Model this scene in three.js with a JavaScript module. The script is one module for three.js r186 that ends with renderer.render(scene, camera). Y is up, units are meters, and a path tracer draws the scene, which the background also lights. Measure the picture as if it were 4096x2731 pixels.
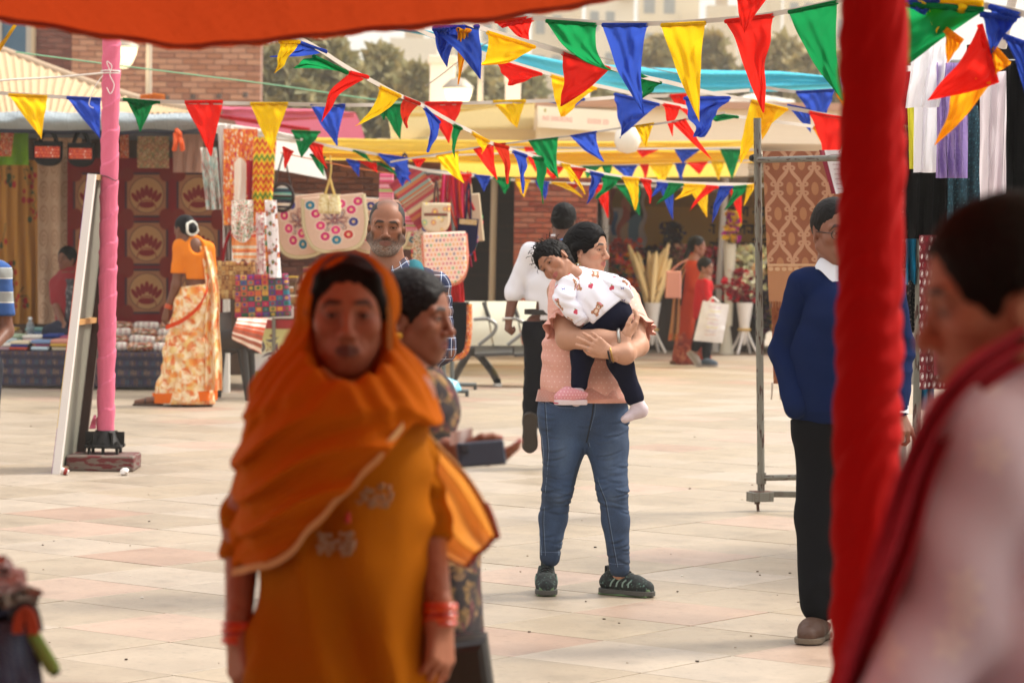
import * as THREE from 'three';
import { RoundedBoxGeometry } from 'three/addons/geometries/RoundedBoxGeometry.js';
import { mergeGeometries } from 'three/addons/utils/BufferGeometryUtils.js';

// ---------- camera: 105 mm lens held at eye height ----------
const scene = new THREE.Scene();
const CAM = { h: 1.62, f: 11948, pitch: Math.atan((1365.5 - 905) / 11948), roll: 0.015 };
const camera = new THREE.PerspectiveCamera(2 * Math.atan(12 / 105) * 180 / Math.PI, 1024 / 682, 0.3, 1500);
camera.filmGauge = 36;
camera.position.set(0, CAM.h, 0);
camera.rotation.set(-CAM.pitch, 0, CAM.roll, 'YXZ');
camera.focus = 13.3; camera.userData.fStop = 5.2;
camera.updateMatrixWorld(true); camera.updateProjectionMatrix();

// ---------- sky (bright thin overcast), soft sun, haze, exposure ----------
const SUN = new THREE.Vector3(0.62, 0.74, -0.30).normalize();
{
  const W = 512, H = 256, data = new Float32Array(W * H * 4), d = new THREE.Vector3();
  for (let j = 0; j < H; j++) for (let i = 0; i < W; i++) {
    const el = ((j + 0.5) / H - 0.5) * Math.PI, az = ((i + 0.5) / W - 0.5) * 2 * Math.PI;
    d.set(Math.cos(az) * Math.cos(el), Math.sin(el), Math.sin(az) * Math.cos(el));
    const up = Math.max(0, d.y), g = Math.max(0, d.dot(SUN));
    const L = 0.66 * (1 + 0.6 * up) * (1 + 1.1 * Math.pow(g, 5) + 2.2 * Math.pow(g, 40)), o = (j * W + i) * 4;
    const t = Math.min(1, up * 1.6);
    const low = d.y < 0 ? 0.62 : 1;
    data[o] = L * low * (1.0 - 0.05 * t); data[o + 1] = L * low * (0.945 + 0.01 * t); data[o + 2] = L * low * (0.83 + 0.16 * t); data[o + 3] = 1;
  }
  const t = new THREE.DataTexture(data, W, H, THREE.RGBAFormat, THREE.FloatType);
  t.mapping = THREE.EquirectangularReflectionMapping; t.magFilter = THREE.LinearFilter; t.minFilter = THREE.LinearFilter; t.needsUpdate = true;
  scene.background = t; scene.environment = t;
}
const sun = new THREE.DirectionalLight(new THREE.Color(1, 0.93, 0.80), 2.6);
sun.position.copy(SUN).multiplyScalar(40).add(new THREE.Vector3(0, 0, -15)); sun.target.position.set(0, 0, -15);
sun.castShadow = true; sun.shadow.radius = 24; sun.shadow.mapSize.set(2048, 2048);
Object.assign(sun.shadow.camera, { left: -25, right: 25, top: 25, bottom: -25, near: 1, far: 120 });
scene.add(sun, sun.target);
scene.fog = new THREE.FogExp2(new THREE.Color(1, 0.965, 0.89), 0.0011);
const renderer = new THREE.WebGLRenderer({ antialias: true });
renderer.setSize(1024, 682); renderer.shadowMap.enabled = true;
renderer.toneMapping = THREE.LinearToneMapping; renderer.toneMappingExposure = 1.7;

// ---------- helpers ----------
const rnd = (s => () => { s |= 0; s = s + 0x6D2B79F5 | 0; let t = Math.imul(s ^ s >>> 15, 1 | s); t = t + Math.imul(t ^ t >>> 7, 61 | t) ^ t; return ((t ^ t >>> 14) >>> 0) / 4294967296; });
const R = rnd(20240611);
const rr = (a, b) => a + (b - a) * R();
const V = (x, y, z) => new THREE.Vector3(x, y, z);
const lerp = (a, b, t) => a + (b - a) * t, clamp = (x, a = 0, b = 1) => Math.max(a, Math.min(b, x));
const sm = (a, b, x) => { const t = clamp((x - a) / (b - a)); return t * t * (3 - 2 * t); };
// the point of the photograph (4096 x 2731) that lies `d` metres in front of the camera
const _fw = V(0, 0, 0);
function P(px, py, d) {
  _fw.set((px - 2048) / CAM.f, -(py - 1365.5) / CAM.f, -1).applyQuaternion(camera.quaternion);
  return V(0, CAM.h, 0).addScaledVector(_fw, d / -_fw.z);
}
const G = (px, d) => { const a = P(px, 1500, d); a.y = 0; return a; };         // a place on the ground
const hash3 = (x, y, z) => { let h = Math.imul(x, 374761393) + Math.imul(y, 668265263) + Math.imul(z, 2147483647 ^ 0x5bd1e995) | 0; h = Math.imul(h ^ h >>> 13, 1274126177); return ((h ^ h >>> 16) >>> 0) / 4294967296; };
function noise(x, y, z) {
  const i = Math.floor(x), j = Math.floor(y), k = Math.floor(z); let u = x - i, v = y - j, w = z - k;
  u = u * u * (3 - 2 * u); v = v * v * (3 - 2 * v); w = w * w * (3 - 2 * w);
  const h = (a, b, c) => hash3(i + a, j + b, k + c);
  return (lerp(lerp(lerp(h(0, 0, 0), h(1, 0, 0), u), lerp(h(0, 1, 0), h(1, 1, 0), u), v), lerp(lerp(h(0, 0, 1), h(1, 0, 1), u), lerp(h(0, 1, 1), h(1, 1, 1), u), v), w)) * 2 - 1;
}
const fbm = (x, y, z) => noise(x, y, z) * 0.6 + noise(x * 2.1 + 9, y * 2.1, z * 2.1) * 0.3 + noise(x * 4.3, y * 4.3 + 5, z * 4.3) * 0.15;
const lin = hex => { const c = new THREE.Color(hex); return [c.r, c.g, c.b]; };

const used = new Map();
function numbered(n) { const k = used.get(n) ?? 0; used.set(n, k + 1); return k ? n + '_' + String(k).padStart(3, '0') : n; }
function tag(o, label, category, group, kind) { if (label) o.userData.label = label; if (category) o.userData.category = category; if (group) o.userData.group = group; if (kind) o.userData.kind = kind; return o; }
function thing(name, label, category, pos, group) {
  const o = new THREE.Group(); o.name = numbered(name); if (pos) o.position.copy(pos); scene.add(o); o.updateMatrixWorld(true);
  return tag(o, label, category, group);
}
function part(parent, name, geo, m, label) {
  const o = new THREE.Mesh(geo, m); o.castShadow = o.receiveShadow = true;
  o.name = parent === scene ? numbered(name) : name; parent.add(o); if (label) o.userData.label = label; return o;
}
// part whose geometry is given in world coordinates, put under a thing that stands elsewhere
function wpart(parent, name, geo, m, label) { const p = V(0, 0, 0); parent.getWorldPosition(p); geo.translate(-p.x, -p.y, -p.z); return part(parent, name, geo, m, label); }
function struct(name, geo, m) { const o = part(scene, name, geo, m); o.userData.kind = 'structure'; return o; }

function texData(n, fn, srgb) {
  const d = new Uint8Array(n * n * 4);
  for (let j = 0; j < n; j++) for (let i = 0; i < n; i++) { const c = fn(i / n, j / n), o = (j * n + i) * 4; d[o] = clamp(c[0]) * 255; d[o + 1] = clamp(c[1]) * 255; d[o + 2] = clamp(c[2]) * 255; d[o + 3] = 255; }
  const t = new THREE.DataTexture(d, n, n); t.wrapS = t.wrapT = THREE.RepeatWrapping; t.magFilter = THREE.LinearFilter; if (srgb) t.colorSpace = THREE.SRGBColorSpace; t.needsUpdate = true; return t;
}
function tileNoise(u, v, f, s) { // value noise that repeats over 0..1
  const x = u * f, y = v * f, i = Math.floor(x), j = Math.floor(y); let a = x - i, b = y - j; a = a * a * (3 - 2 * a); b = b * b * (3 - 2 * b);
  const h = (p, q) => hash3((i + p) % f, (j + q) % f, s); return lerp(lerp(h(0, 0), h(1, 0), a), lerp(h(0, 1), h(1, 1), a), b);
}
const tfbm = (u, v, f, s) => tileNoise(u, v, f, s) * 0.5 + tileNoise(u, v, f * 2, s + 1) * 0.28 + tileNoise(u, v, f * 4, s + 2) * 0.14 + tileNoise(u, v, f * 8, s + 3) * 0.08;
const grey = v => [v, v, v];
const rep = (t, x, y = x) => { const c = t.clone(); c.repeat.set(x, y); c.needsUpdate = true; return c; };
const T_noise = texData(256, (u, v) => grey(tfbm(u, v, 8, 3)));
const T_crumple = texData(256, (u, v) => { let a = 0, f = 4; for (let o = 0; o < 3; o++) { a += (1 - Math.abs(tileNoise(u, v, f, 30 + o) * 2 - 1)) / (o + 1.5); f *= 2; } return grey(a * 0.55); });
const T_weave = texData(128, (u, v) => grey(0.5 + 0.25 * Math.sin(u * 2 * Math.PI * 32) * Math.sin(v * 2 * Math.PI * 32) + 0.3 * (tfbm(u, v, 8, 8) - 0.5)));
const T_dirt = texData(256, (u, v) => grey(0.72 + 0.5 * (tfbm(u, v, 4, 12) - 0.4)), false);
function canvasTex(w, h, draw, repeat) {
  const c = document.createElement('canvas'); c.width = w; c.height = h; const g = c.getContext('2d'); draw(g, w, h);
  const t = new THREE.CanvasTexture(c); t.colorSpace = THREE.SRGBColorSpace; if (repeat) t.wrapS = t.wrapT = THREE.RepeatWrapping; return t;
}
const mats = new Map();
function M(hex, o = {}) {
  const key = hex + JSON.stringify(o, (k, v) => v && v.isTexture ? v.uuid + v.repeat.x : v);
  if (!mats.has(key)) { const p = { color: hex, roughness: 0.8, side: THREE.DoubleSide, ...(o.transmission && o.roughness === 1 ? { specularIntensity: 0 } : {}), ...o }; mats.set(key, new (p.transmission || p.sheen || p.clearcoat || p.specularIntensity ? THREE.MeshPhysicalMaterial : THREE.MeshStandardMaterial)(p)); }
  return mats.get(key);
}
const cloth = (hex, o = {}) => M(hex, { roughness: 0.95, specularIntensity: 0.25, bumpMap: rep(T_weave, 6), bumpScale: 0.0012, ...o });

// geometry
function box(w, h, d, x = 0, y = 0, z = 0, ry = 0, r = 0) {
  const g = r ? new RoundedBoxGeometry(w, h, d, 2, r) : new THREE.BoxGeometry(w, h, d);
  if (ry) g.rotateY(ry); g.translate(x, y, z); return g;
}
const flat = g => { const q = g.index ? g.toNonIndexed() : g; for (const k of Object.keys(q.attributes)) if (!['position', 'normal', 'uv', 'color'].includes(k)) q.deleteAttribute(k); return q; };
function merge(list) {
  const l = list.filter(Boolean).map(flat), col = l.some(g => g.attributes.color);
  for (const g of l) {
    const n = g.attributes.position.count;
    if (!g.attributes.uv) g.setAttribute('uv', new THREE.BufferAttribute(new Float32Array(n * 2), 2));
    if (!g.attributes.normal) g.computeVertexNormals();
    if (col && !g.attributes.color) g.setAttribute('color', new THREE.BufferAttribute(new Float32Array(n * 3).fill(1), 3));
  }
  return mergeGeometries(l);
}
function rod(a, b, r1, r2 = r1, seg = 10) {
  const d = b.clone().sub(a), g = new THREE.CylinderGeometry(r2, r1, d.length(), seg, 1);
  g.applyQuaternion(new THREE.Quaternion().setFromUnitVectors(V(0, 1, 0), d.clone().normalize())); const m = a.clone().add(b).multiplyScalar(0.5); g.translate(m.x, m.y, m.z); return g;
}
function tube(pts, r, seg = 24, rad = 6, closed = false) { return new THREE.TubeGeometry(new THREE.CatmullRomCurve3(pts, closed), seg, r, rad, closed); }
// a bent sheet of cloth or board: f(u, v) gives a point; uv run 0..1 times (su, sv)
function sheet(nu, nv, f, su = 1, sv = 1) {
  const p = [], uv = [], ix = [];
  for (let j = 0; j <= nv; j++) for (let i = 0; i <= nu; i++) { const q = f(i / nu, j / nv); p.push(q.x, q.y, q.z); uv.push(i / nu * su, (1 - j / nv) * sv); }
  for (let j = 0; j < nv; j++) for (let i = 0; i < nu; i++) { const a = j * (nu + 1) + i, b = a + 1, c = a + nu + 1, e = c + 1; ix.push(a, c, b, b, c, e); }
  const g = new THREE.BufferGeometry(); g.setAttribute('position', new THREE.Float32BufferAttribute(p, 3)); g.setAttribute('uv', new THREE.Float32BufferAttribute(uv, 2)); g.setIndex(ix); g.computeVertexNormals(); return g;
}
// the same sheet with a back face t metres behind, closed round the edges
function slabSheet(nu, nv, f, t, su = 1, sv = 1) {
  const a = sheet(nu, nv, f, su, sv), n = a.attributes.normal, p = a.attributes.position;
  const b = a.clone(), q = b.attributes.position; for (let i = 0; i < q.count; i++) q.setXYZ(i, p.getX(i) - n.getX(i) * t, p.getY(i) - n.getY(i) * t, p.getZ(i) - n.getZ(i) * t);
  const idx = []; for (let j = 0; j < b.index.count; j += 3) idx.push(b.index.getX(j), b.index.getX(j + 2), b.index.getX(j + 1)); b.setIndex(idx); b.computeVertexNormals();
  const rim = [], W = nu + 1, at = (g, i, j) => V(0, 0, 0).fromBufferAttribute(g.attributes.position, j * W + i);
  const edge = []; for (let i = 0; i <= nu; i++) edge.push([i, 0]); for (let j = 1; j <= nv; j++) edge.push([nu, j]); for (let i = nu - 1; i >= 0; i--) edge.push([i, nv]); for (let j = nv - 1; j >= 0; j--) edge.push([0, j]);
  rim.push(sheet(edge.length - 1, 1, (u, v) => at(v ? b : a, ...edge[Math.round(u * (edge.length - 1))]), 0, 0));
  return merge([a, b, ...rim]);
}
function tintG(g, hex) { const c = lin(hex), n = g.attributes.position.count, a = new Float32Array(n * 3); for (let i = 0; i < n; i++) { a[i * 3] = c[0]; a[i * 3 + 1] = c[1]; a[i * 3 + 2] = c[2]; } g.setAttribute('color', new THREE.BufferAttribute(a, 3)); return g; }
// ---------- ground: square slabs laid on the diagonal ----------
struct('ground', new THREE.PlaneGeometry(1600, 1600).rotateX(-Math.PI / 2).translate(0, -0.07, -300), M('#8a7d6c', { roughness: 0.95 }));
{
  const s = 0.6, yaw = -0.656, e1 = V(Math.cos(yaw), 0, -Math.sin(yaw)), e2 = V(-Math.sin(yaw), 0, -Math.cos(yaw));
  const bed = part(scene, 'pavement', new THREE.BoxGeometry(70, 0.03, 80).translate(0, -0.045, -36), M('#4a433b', { roughness: 1 })); bed.userData.kind = 'structure';
  const grain = texData(256, (u, v) => { const a = tfbm(u, v, 4, 40) - 0.45, b = tileNoise(u, v, 128, 44) - 0.5, st = sm(0.6, 0.78, tfbm(u, v, 6, 50)); return grey(0.87 + a * 0.26 + b * 0.08 - st * 0.1 - 0.12 * sm(0.8, 0.86, tileNoise(u, v, 64, 57))); });
  const T = (hex) => M(hex, { map: grain, roughness: 0.62, roughnessMap: T_dirt, bumpMap: T_noise, bumpScale: 0.0006 });
  const creams = ['#a5947f', '#a08f79', '#a99986', '#9b8a74', '#a29078'].map(T), pinks = ['#a68c78', '#a18571', '#ad937f'].map(T);
  const geos = [0, 1, 2, 3].map(k => {
      // eased top edges
    const b = new RoundedBoxGeometry(s - 0.0065, 0.03, s - 0.0065, 1, 0.002); const p = b.attributes.position, u2 = b.attributes.uv;
    for (let i = 0; i < p.count; i++) u2.setXY(i, p.getX(i) * 0.9 + k * 0.37, p.getZ(i) * 0.9 + k * 0.61);
    b.rotateY(yaw); b.translate(0, -0.015, 0); return b;
  });
  // pink slabs read off the photograph (lattice numbers), the rest scattered alike
  const seen = new Set(['-19,17', '-12,16', '-14,19', '-14,17', '-15,22', '-14,13', '-12,14', '-11,18', '-12,20', '-10,15', '-9,13', '-20,21', '-17,16', '-16,14', '-18,24', '-13,24', '-20,18', '-10,20', '-16,26', '-12,27']);
  const all = [];
  for (let i = -70; i < 40; i++) for (let j = -30; j < 110; j++) {
    const c = V(0, 0, 0).addScaledVector(e1, (i - 0.37 + 0.5) * s).addScaledVector(e2, (j + 0.81 + 0.5) * s), d = -c.z;
    if (d < -3 || d > 60 || Math.abs(c.x) > 26) continue;
    const q = c.clone().project(camera), inView = d > 8 && Math.abs(q.x) < 1.12 && Math.abs(q.y) < 1.1;
    const near = d < 21 && d > 8 && Math.abs(c.x) < d * 0.2;
    const pink = seen.has(i + ',' + j) || (!near && hash3(i, j, 5) < 0.2 && (i + j) % 2 === 0) || (!near && hash3(i, j, 6) < 0.09);
    all.push({ c, d, inView, pink, h: hash3(i, j, 9), g: Math.floor(hash3(i, j, 11) * 4), t: hash3(i, j, 13) });
  }
  const vis = all.filter(a => a.inView).sort((a, b) => a.d - b.d).slice(0, 298);
  const set = new Set(vis);
  for (const a of vis) {
    const m = a.pink ? pinks[Math.floor(a.h * 3)] : creams[Math.floor(a.h * 5)];
    const o = part(bed, 'tile', geos[a.g], m); o.position.copy(a.c); o.position.y = (a.t - 0.5) * 0.002; o.rotation.set((a.h - 0.5) * 0.003, 0, (a.t - 0.5) * 0.003);
  }
  const rest = all.filter(a => !set.has(a)), im = new THREE.InstancedMesh(new THREE.BoxGeometry(s - 0.0065, 0.03, s - 0.0065).rotateY(yaw).translate(0, -0.015, 0), M('#ffffff', { map: grain, roughness: 0.65 }), rest.length);
  const mm = new THREE.Matrix4(), cc = new THREE.Color();
  rest.forEach((a, k) => { im.setMatrixAt(k, mm.makeTranslation(a.c.x, 0, a.c.z)); im.setColorAt(k, cc.set(a.pink ? ['#a68c78', '#a18571', '#ad937f'][Math.floor(a.h * 3)] : ['#a5947f', '#a08f79', '#a99986', '#9b8a74', '#a29078'][Math.floor(a.h * 5)])); });
  im.name = 'paving_tiles'; im.userData.kind = 'stuff'; im.receiveShadow = true; bed.add(im);
}

{ // grit, leaf bits and scraps lying about
  const q = rnd(404), l = []; for (let i = 0; i < 170; i++) { const d = 8.5 + q() * q() * 16, x = (q() - 0.5) * d * 0.36, r = 0.004 + q() * q() * 0.012, g = new THREE.IcosahedronGeometry(r, 0).scale(1, 0.35, 0.7); g.rotateY(q() * 6); g.translate(x, r * 0.3, -d); l.push(tintG(g, ['#4a3d30', '#6b5a48', '#8a7a66', '#d8d0c4', '#3a2c22'][Math.floor(q() * 5)])); }
  tag(part(scene, 'debris', merge(l), M('#ffffff', { vertexColors: true, roughness: 1 })), 'scattered grit, leaf bits and paper scraps on the paving', 'debris', null, 'stuff');
}
// ---------- brick: each course of bricks is real relief ----------
const brickMats = (cols) => cols.map(c => M(c, { roughness: 0.9, bumpMap: rep(T_noise, 3), bumpScale: 0.002 }));
// a wall face of bricks seen from the front: joints are the recessed wall behind; bricks joined into one part per tone
function brickFace(parent, x0, x1, y0, y1, z, mats, bl = 0.23, bh = 0.075, joint = 0.012, depth = 0.03, singles = 0) {
  const buckets = mats.map(() => []); let row = 0, list = [];
  for (let y = y0; y < y1 - bh * 0.5; y += bh + joint, row++) for (let x = x0 - (row % 2) * (bl + joint) / 2; x < x1; x += bl + joint) {
    const a = Math.max(x, x0), b = Math.min(x + bl, x1); if (b - a < 0.03) continue;
    list.push([a, b, y, Math.min(y + bh, y1)]);
  }
  for (const [a, b, y, yt] of list) { const k = Math.floor(R() * mats.length); buckets[k].push(box(b - a, yt - y, depth, (a + b) / 2, (y + yt) / 2, z + rr(-0.004, 0.004))); }
  buckets.forEach((l, k) => { if (l.length) { const o = part(parent, 'bricks', merge(l), mats[k]); o.userData.kind = 'stuff'; } });
}
function place(o, px, d) { const g = G(px, d); o.position.copy(g); o.updateMatrixWorld(true); return o; }

// far brick block on the left, two wall planes, with a steel window
{
  const d = 52, t = thing('brick_building', 'large red brick building rising behind the stalls on the left', 'building');
  const a = P(285, 400, d), b = P(1040, 400, d), top = 16, m = M('#8f6a58', { roughness: 0.95 });
  part(t, 'wall', box(b.x - a.x, top, 0.4, (a.x + b.x) / 2, top / 2, -d - 0.2), m);
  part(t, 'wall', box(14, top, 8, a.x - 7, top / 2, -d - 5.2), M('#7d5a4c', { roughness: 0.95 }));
  const y0 = P(600, 440, d).y, y1 = P(600, -60, d).y;
  brickFace(t, a.x, b.x, y0, y1, -d + 0.012, brickMats(['#b07a5c', '#a87050', '#b98668', '#9f6a50', '#bd8a6a']), 0.26, 0.085, 0.016);
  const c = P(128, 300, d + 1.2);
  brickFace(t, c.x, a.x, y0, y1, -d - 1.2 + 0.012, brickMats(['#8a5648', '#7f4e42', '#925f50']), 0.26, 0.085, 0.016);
  const w0 = P(-120, 240, d + 1.2), w1 = P(118, 60, d + 1.2);
  const win = part(t, 'window', merge([0, 0.5, 1].map(u => box(0.09, w1.y - w0.y + 3, 0.12, lerp(w0.x, w1.x, u), (w0.y + w1.y) / 2 + 1, -d - 1.12))), M('#b9b2a5'));
  part(win, 'pane', box(w1.x - w0.x, w1.y - w0.y + 3, 0.02, (w0.x + w1.x) / 2, (w0.y + w1.y) / 2 + 1, -d - 1.14), M('#41627a', { roughness: 0.15, metalness: 0.2 }));
  part(t, 'drain_pipe', rod(V(c.x + 0.02, 0, -d - 1.1), V(c.x + 0.02, top, -d - 1.1), 0.05), M('#cbb592'));
  for (let k = 0; k < 5; k++) part(t, 'lightning_rod', rod(P(560 + k * 105, 405 - k * 4, 51.6), P(560 + k * 105, 385 - k * 4, 51.6), 0.05), M('#5b4a40'));
}
// low cream service building in the middle with brick piers and a dark doorway
{
  const d = 37.5, t = thing('service_building', 'low cream parapet building with brick piers and dark doorway behind the benches', 'building');
  const X = (px) => P(px, 800, d).x, Y = (py) => P(2200, py, d).y, cream = M('#ead9c2', { roughness: 0.9, bumpMap: rep(T_noise, 2), bumpScale: 0.003 });
  part(t, 'parapet', box(X(2145) - X(1780), Y(408) - Y(560), 4, (X(2145) + X(1780)) / 2, (Y(408) + Y(560)) / 2, -d - 2.4), cream);
  part(t, 'parapet', box(X(3500) - X(2140), Y(415) - Y(560), 4, (X(3500) + X(2140)) / 2, (Y(415) + Y(560)) / 2, -d - 2), cream);
  part(t, 'coping', box(X(3500) - X(2130), 0.09, 4.2, (X(3500) + X(2130)) / 2, Y(411), -d - 2), M('#b98f78'));
  part(t, 'beam', box(X(3000) - X(1500), Y(560) - Y(690), 4, (X(3000) + X(1500)) / 2, (Y(560) + Y(690)) / 2, -d - 2.3), cream);
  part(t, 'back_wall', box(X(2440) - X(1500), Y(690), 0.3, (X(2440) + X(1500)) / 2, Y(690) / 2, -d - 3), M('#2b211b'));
  const pier = part(t, 'pier', box(X(2390) - X(2058), Y(690), 0.6, (X(2390) + X(2058)) / 2, Y(690) / 2, -d - 0.4), M('#8e6c60'));
  brickFace(pier, X(2058), X(2390), 0, Y(690), -d - 0.085, brickMats(['#a5563f', '#984a36', '#b0634a', '#8e4635', '#a86a55']), 0.17, 0.055, 0.012, 0.05);
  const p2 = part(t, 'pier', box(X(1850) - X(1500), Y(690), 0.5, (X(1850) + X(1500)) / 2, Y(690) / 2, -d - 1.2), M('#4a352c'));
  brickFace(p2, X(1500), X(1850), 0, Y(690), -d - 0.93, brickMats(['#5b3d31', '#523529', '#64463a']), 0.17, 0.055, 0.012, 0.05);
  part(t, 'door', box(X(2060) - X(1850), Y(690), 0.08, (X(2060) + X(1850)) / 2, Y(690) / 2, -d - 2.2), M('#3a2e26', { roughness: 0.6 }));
  for (let k = 0; k < 7; k++) part(t, 'door_rail', box(X(2060) - X(1850), 0.03, 0.05, (X(2060) + X(1850)) / 2, 0.3 + k * 0.33, -d - 2.12), M('#4a3a30'));
  part(t, 'downpipe', rod(V(X(1970), 0, -d - 0.6), V(X(1976), Y(690), -d - 0.6), 0.045), M('#c3b49b'));
  part(t, 'column', box(0.3, Y(700), 0.3, X(1520), Y(700) / 2, -d - 0.2), M('#d8cbb5'));
}
// brick wall behind the hanging bags
{
  const d = 33.5, t = thing('brick_wall', 'dark red brick wall behind the embroidered bags stall', 'wall');
  const X = px => P(px, 800, d).x, y1 = P(1400, 640, d).y;
  part(t, 'wall', box(X(1760) - X(1100), y1, 0.25, (X(1760) + X(1100)) / 2, y1 / 2, -d - 0.15), M('#6b4a3e'));
  brickFace(t, X(1100), X(1760), 0.2, y1, -d + 0.0, brickMats(['#6d3d2e', '#623628', '#754636', '#5a3226']), 0.17, 0.055, 0.012, 0.05);
}
// white roof posts and lamps standing on the parapet
for (const [px, y0, y1, d, w, l] of [[1768, 255, 420, 42, 100, 'tall cream roof column left of the other two by the street lamp'], [2051, 330, 410, 42, 62, 'cream roof column with a moulded cap under the red half-round flag'], [2330, 325, 410, 42, 58, 'cream roof column rising behind the no smoking banner']]) {
  const a = P(px, y1, d), b = P(px, y0, d), wd = w / CAM.f * d, t = thing('roof_column', l, 'column', V(a.x, 0, -d), 'cream columns on the roof');
  const hh = Math.max(0.5, b.y - a.y);
  part(t, 'shaft', box(wd, b.y, wd, 0, b.y / 2, 0, 0, 0.02), M('#efe3d0')); part(t, 'cap', box(wd * 1.14, 0.12, wd * 1.14, 0, b.y + 0.05, 0, 0, 0.02), M('#e8dac4'));
}
for (const [px, py, d, l] of [[1832, 380, 41, 'glowing pendant street lamp beside the tall roof column'], [490, 215, 40, 'street lamp head half hidden right of the pink pole']]) {
  const a = P(px, py, d), t = thing('street_lamp', l, 'lamp', V(a.x, 0, -d));
  part(t, 'pole', rod(V(0.3, 0, -0.4), V(0.3, a.y + 0.5, -0.4), 0.05, 0.04), M('#b7ab98'));
  part(t, 'bracket', tube([V(0.3, a.y + 0.45, -0.4), V(0.25, a.y + 0.55, -0.2), V(0, a.y + 0.3, 0)], 0.025), M('#b7ab98'));
  part(t, 'lamp_head', new THREE.LatheGeometry([[0.02, 0.24], [0.1, 0.22], [0.21, 0.12], [0.215, 0.09]].map(q => new THREE.Vector2(...q)), 20).translate(0, a.y, 0), M('#9a8f7e', { metalness: 0.3, roughness: 0.5 }));
  part(t, 'lamp_shade', new THREE.LatheGeometry([[0.195, 0.09], [0.18, 0.0], [0.13, -0.12], [0.07, -0.19], [0.0, -0.2]].map(q => new THREE.Vector2(...q)), 20).translate(0, a.y, 0), M('#fff6df', { emissive: '#ffe9b8', emissiveIntensity: 0.75, roughness: 0.5 }));
  const pl = new THREE.PointLight(new THREE.Color(1, 0.85, 0.6), 0.6); pl.position.set(0, a.y - 0.05, 0); pl.castShadow = true; pl.shadow.radius = 5; t.add(pl);
}

// ---------- high-rise towers fading into the haze ----------
{
  const spec = [[1770, 1905, 60, 230, 0], [1925, 2100, -120, 250, 1], [2130, 2330, -60, 240, 2], [2350, 2540, -160, 235, 1], [2560, 2800, -90, 260, 0], [2830, 2950, 20, 270, 2], [2965, 3130, -140, 245, 1], [3150, 3330, -100, 265, 0], [3340, 3600, -200, 240, 2], [1560, 1750, 150, 270, 1]];
  const cols = ['#d9c9a8', '#ddcfb4', '#d2c2a4'], names = ['beige', 'cream', 'sand coloured'];
  spec.forEach(([x0, x1, y, d, c], n) => {
    const a = P(x0, y, d), b = P(x1, y, d), w = b.x - a.x, h = Math.max(a.y, 12), cx = (a.x + b.x) / 2;
    const place = ['furthest left of the towers', 'second tower rising above the hanging blue flags', 'broad tower above the sky blue tarpaulin', 'tall tower over the green flag', 'widest tower above the yellow flag', 'short slim tower behind the big red flag', 'tower between the red and the green flags', 'tower behind the large green flag', 'tower mostly behind the red pole', 'low tower at the edge of the orange canopy'][n];
    const t = thing('apartment_tower', `hazy ${names[c]} apartment block, ${place}`, 'tower', V(cx, 0, -d));
    part(t, 'wall', box(w, h, w * 0.8, 0, h / 2, -w * 0.4), M(cols[c]));
    const fl = Math.floor(h / 3.2), nb = Math.max(3, Math.round(w / 1.5)), wins = [], bal = [];
    for (let f = 0; f < fl; f++) for (let k = 0; k < nb; k++) { if ((k + 1) % 3 === 0) bal.push(box(w / nb * 0.9, 0.9, 0.8, -w / 2 + (k + 0.5) * w / nb, f * 3.2 + 0.7, 0.4)); else wins.push(box(w / nb * 0.55, 1.5, 0.1, -w / 2 + (k + 0.5) * w / nb, f * 3.2 + 1.8, 0.02)); }
    if (wins.length) tag(part(t, 'windows', merge(wins), M('#8a8a84', { roughness: 0.4 })), null, null, null, 'stuff');
    if (bal.length) tag(part(t, 'balconies', merge(bal), M('#d6c4a2')), null, null, null, 'stuff');
    part(t, 'roof', box(w * 0.4, 3, w * 0.3, 0, h + 1.5, -w * 0.4), M('#b59f7e'));
  });
}
// ---------- trees ----------
function leafGeo(n, size, seed, shape) {
  const q = rnd(seed), p = [], c = [], nn = [], a = V(0, 0, 0), b = V(0, 0, 0), e = V(0, 0, 0);
  for (let i = 0; i < n; i++) {
    const o = shape(q); a.set(q() - 0.5, q() - 0.5, q() - 0.5).normalize(); b.set(q() - 0.5, q() * 0.6 - 0.4, q() - 0.5).normalize().cross(a).normalize();
    const s = size * (0.6 + q() * 0.8), v = 0.7 + q() * 0.5, y = q();
    e.crossVectors(a, b);
    for (const [u, w] of [[-1, 0], [0, -0.45], [0, 0.45], [1, 0], [0, 0.45], [0, -0.45]]) { p.push(o.x + (a.x * u + b.x * w) * s, o.y + (a.y * u + b.y * w) * s, o.z + (a.z * u + b.z * w) * s); nn.push(e.x, e.y, e.z); c.push(v * (1 + y * 0.25), v, v * (0.9 - y * 0.2)); }
  }
  const g = new THREE.BufferGeometry(); g.setAttribute('position', new THREE.Float32BufferAttribute(p, 3)); g.setAttribute('normal', new THREE.Float32BufferAttribute(nn, 3)); g.setAttribute('color', new THREE.Float32BufferAttribute(c, 3)); return g;
}
const leafM = hex => M(hex, { vertexColors: true, roughness: 0.8, transmission: 0.25, thickness: 0 });
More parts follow.
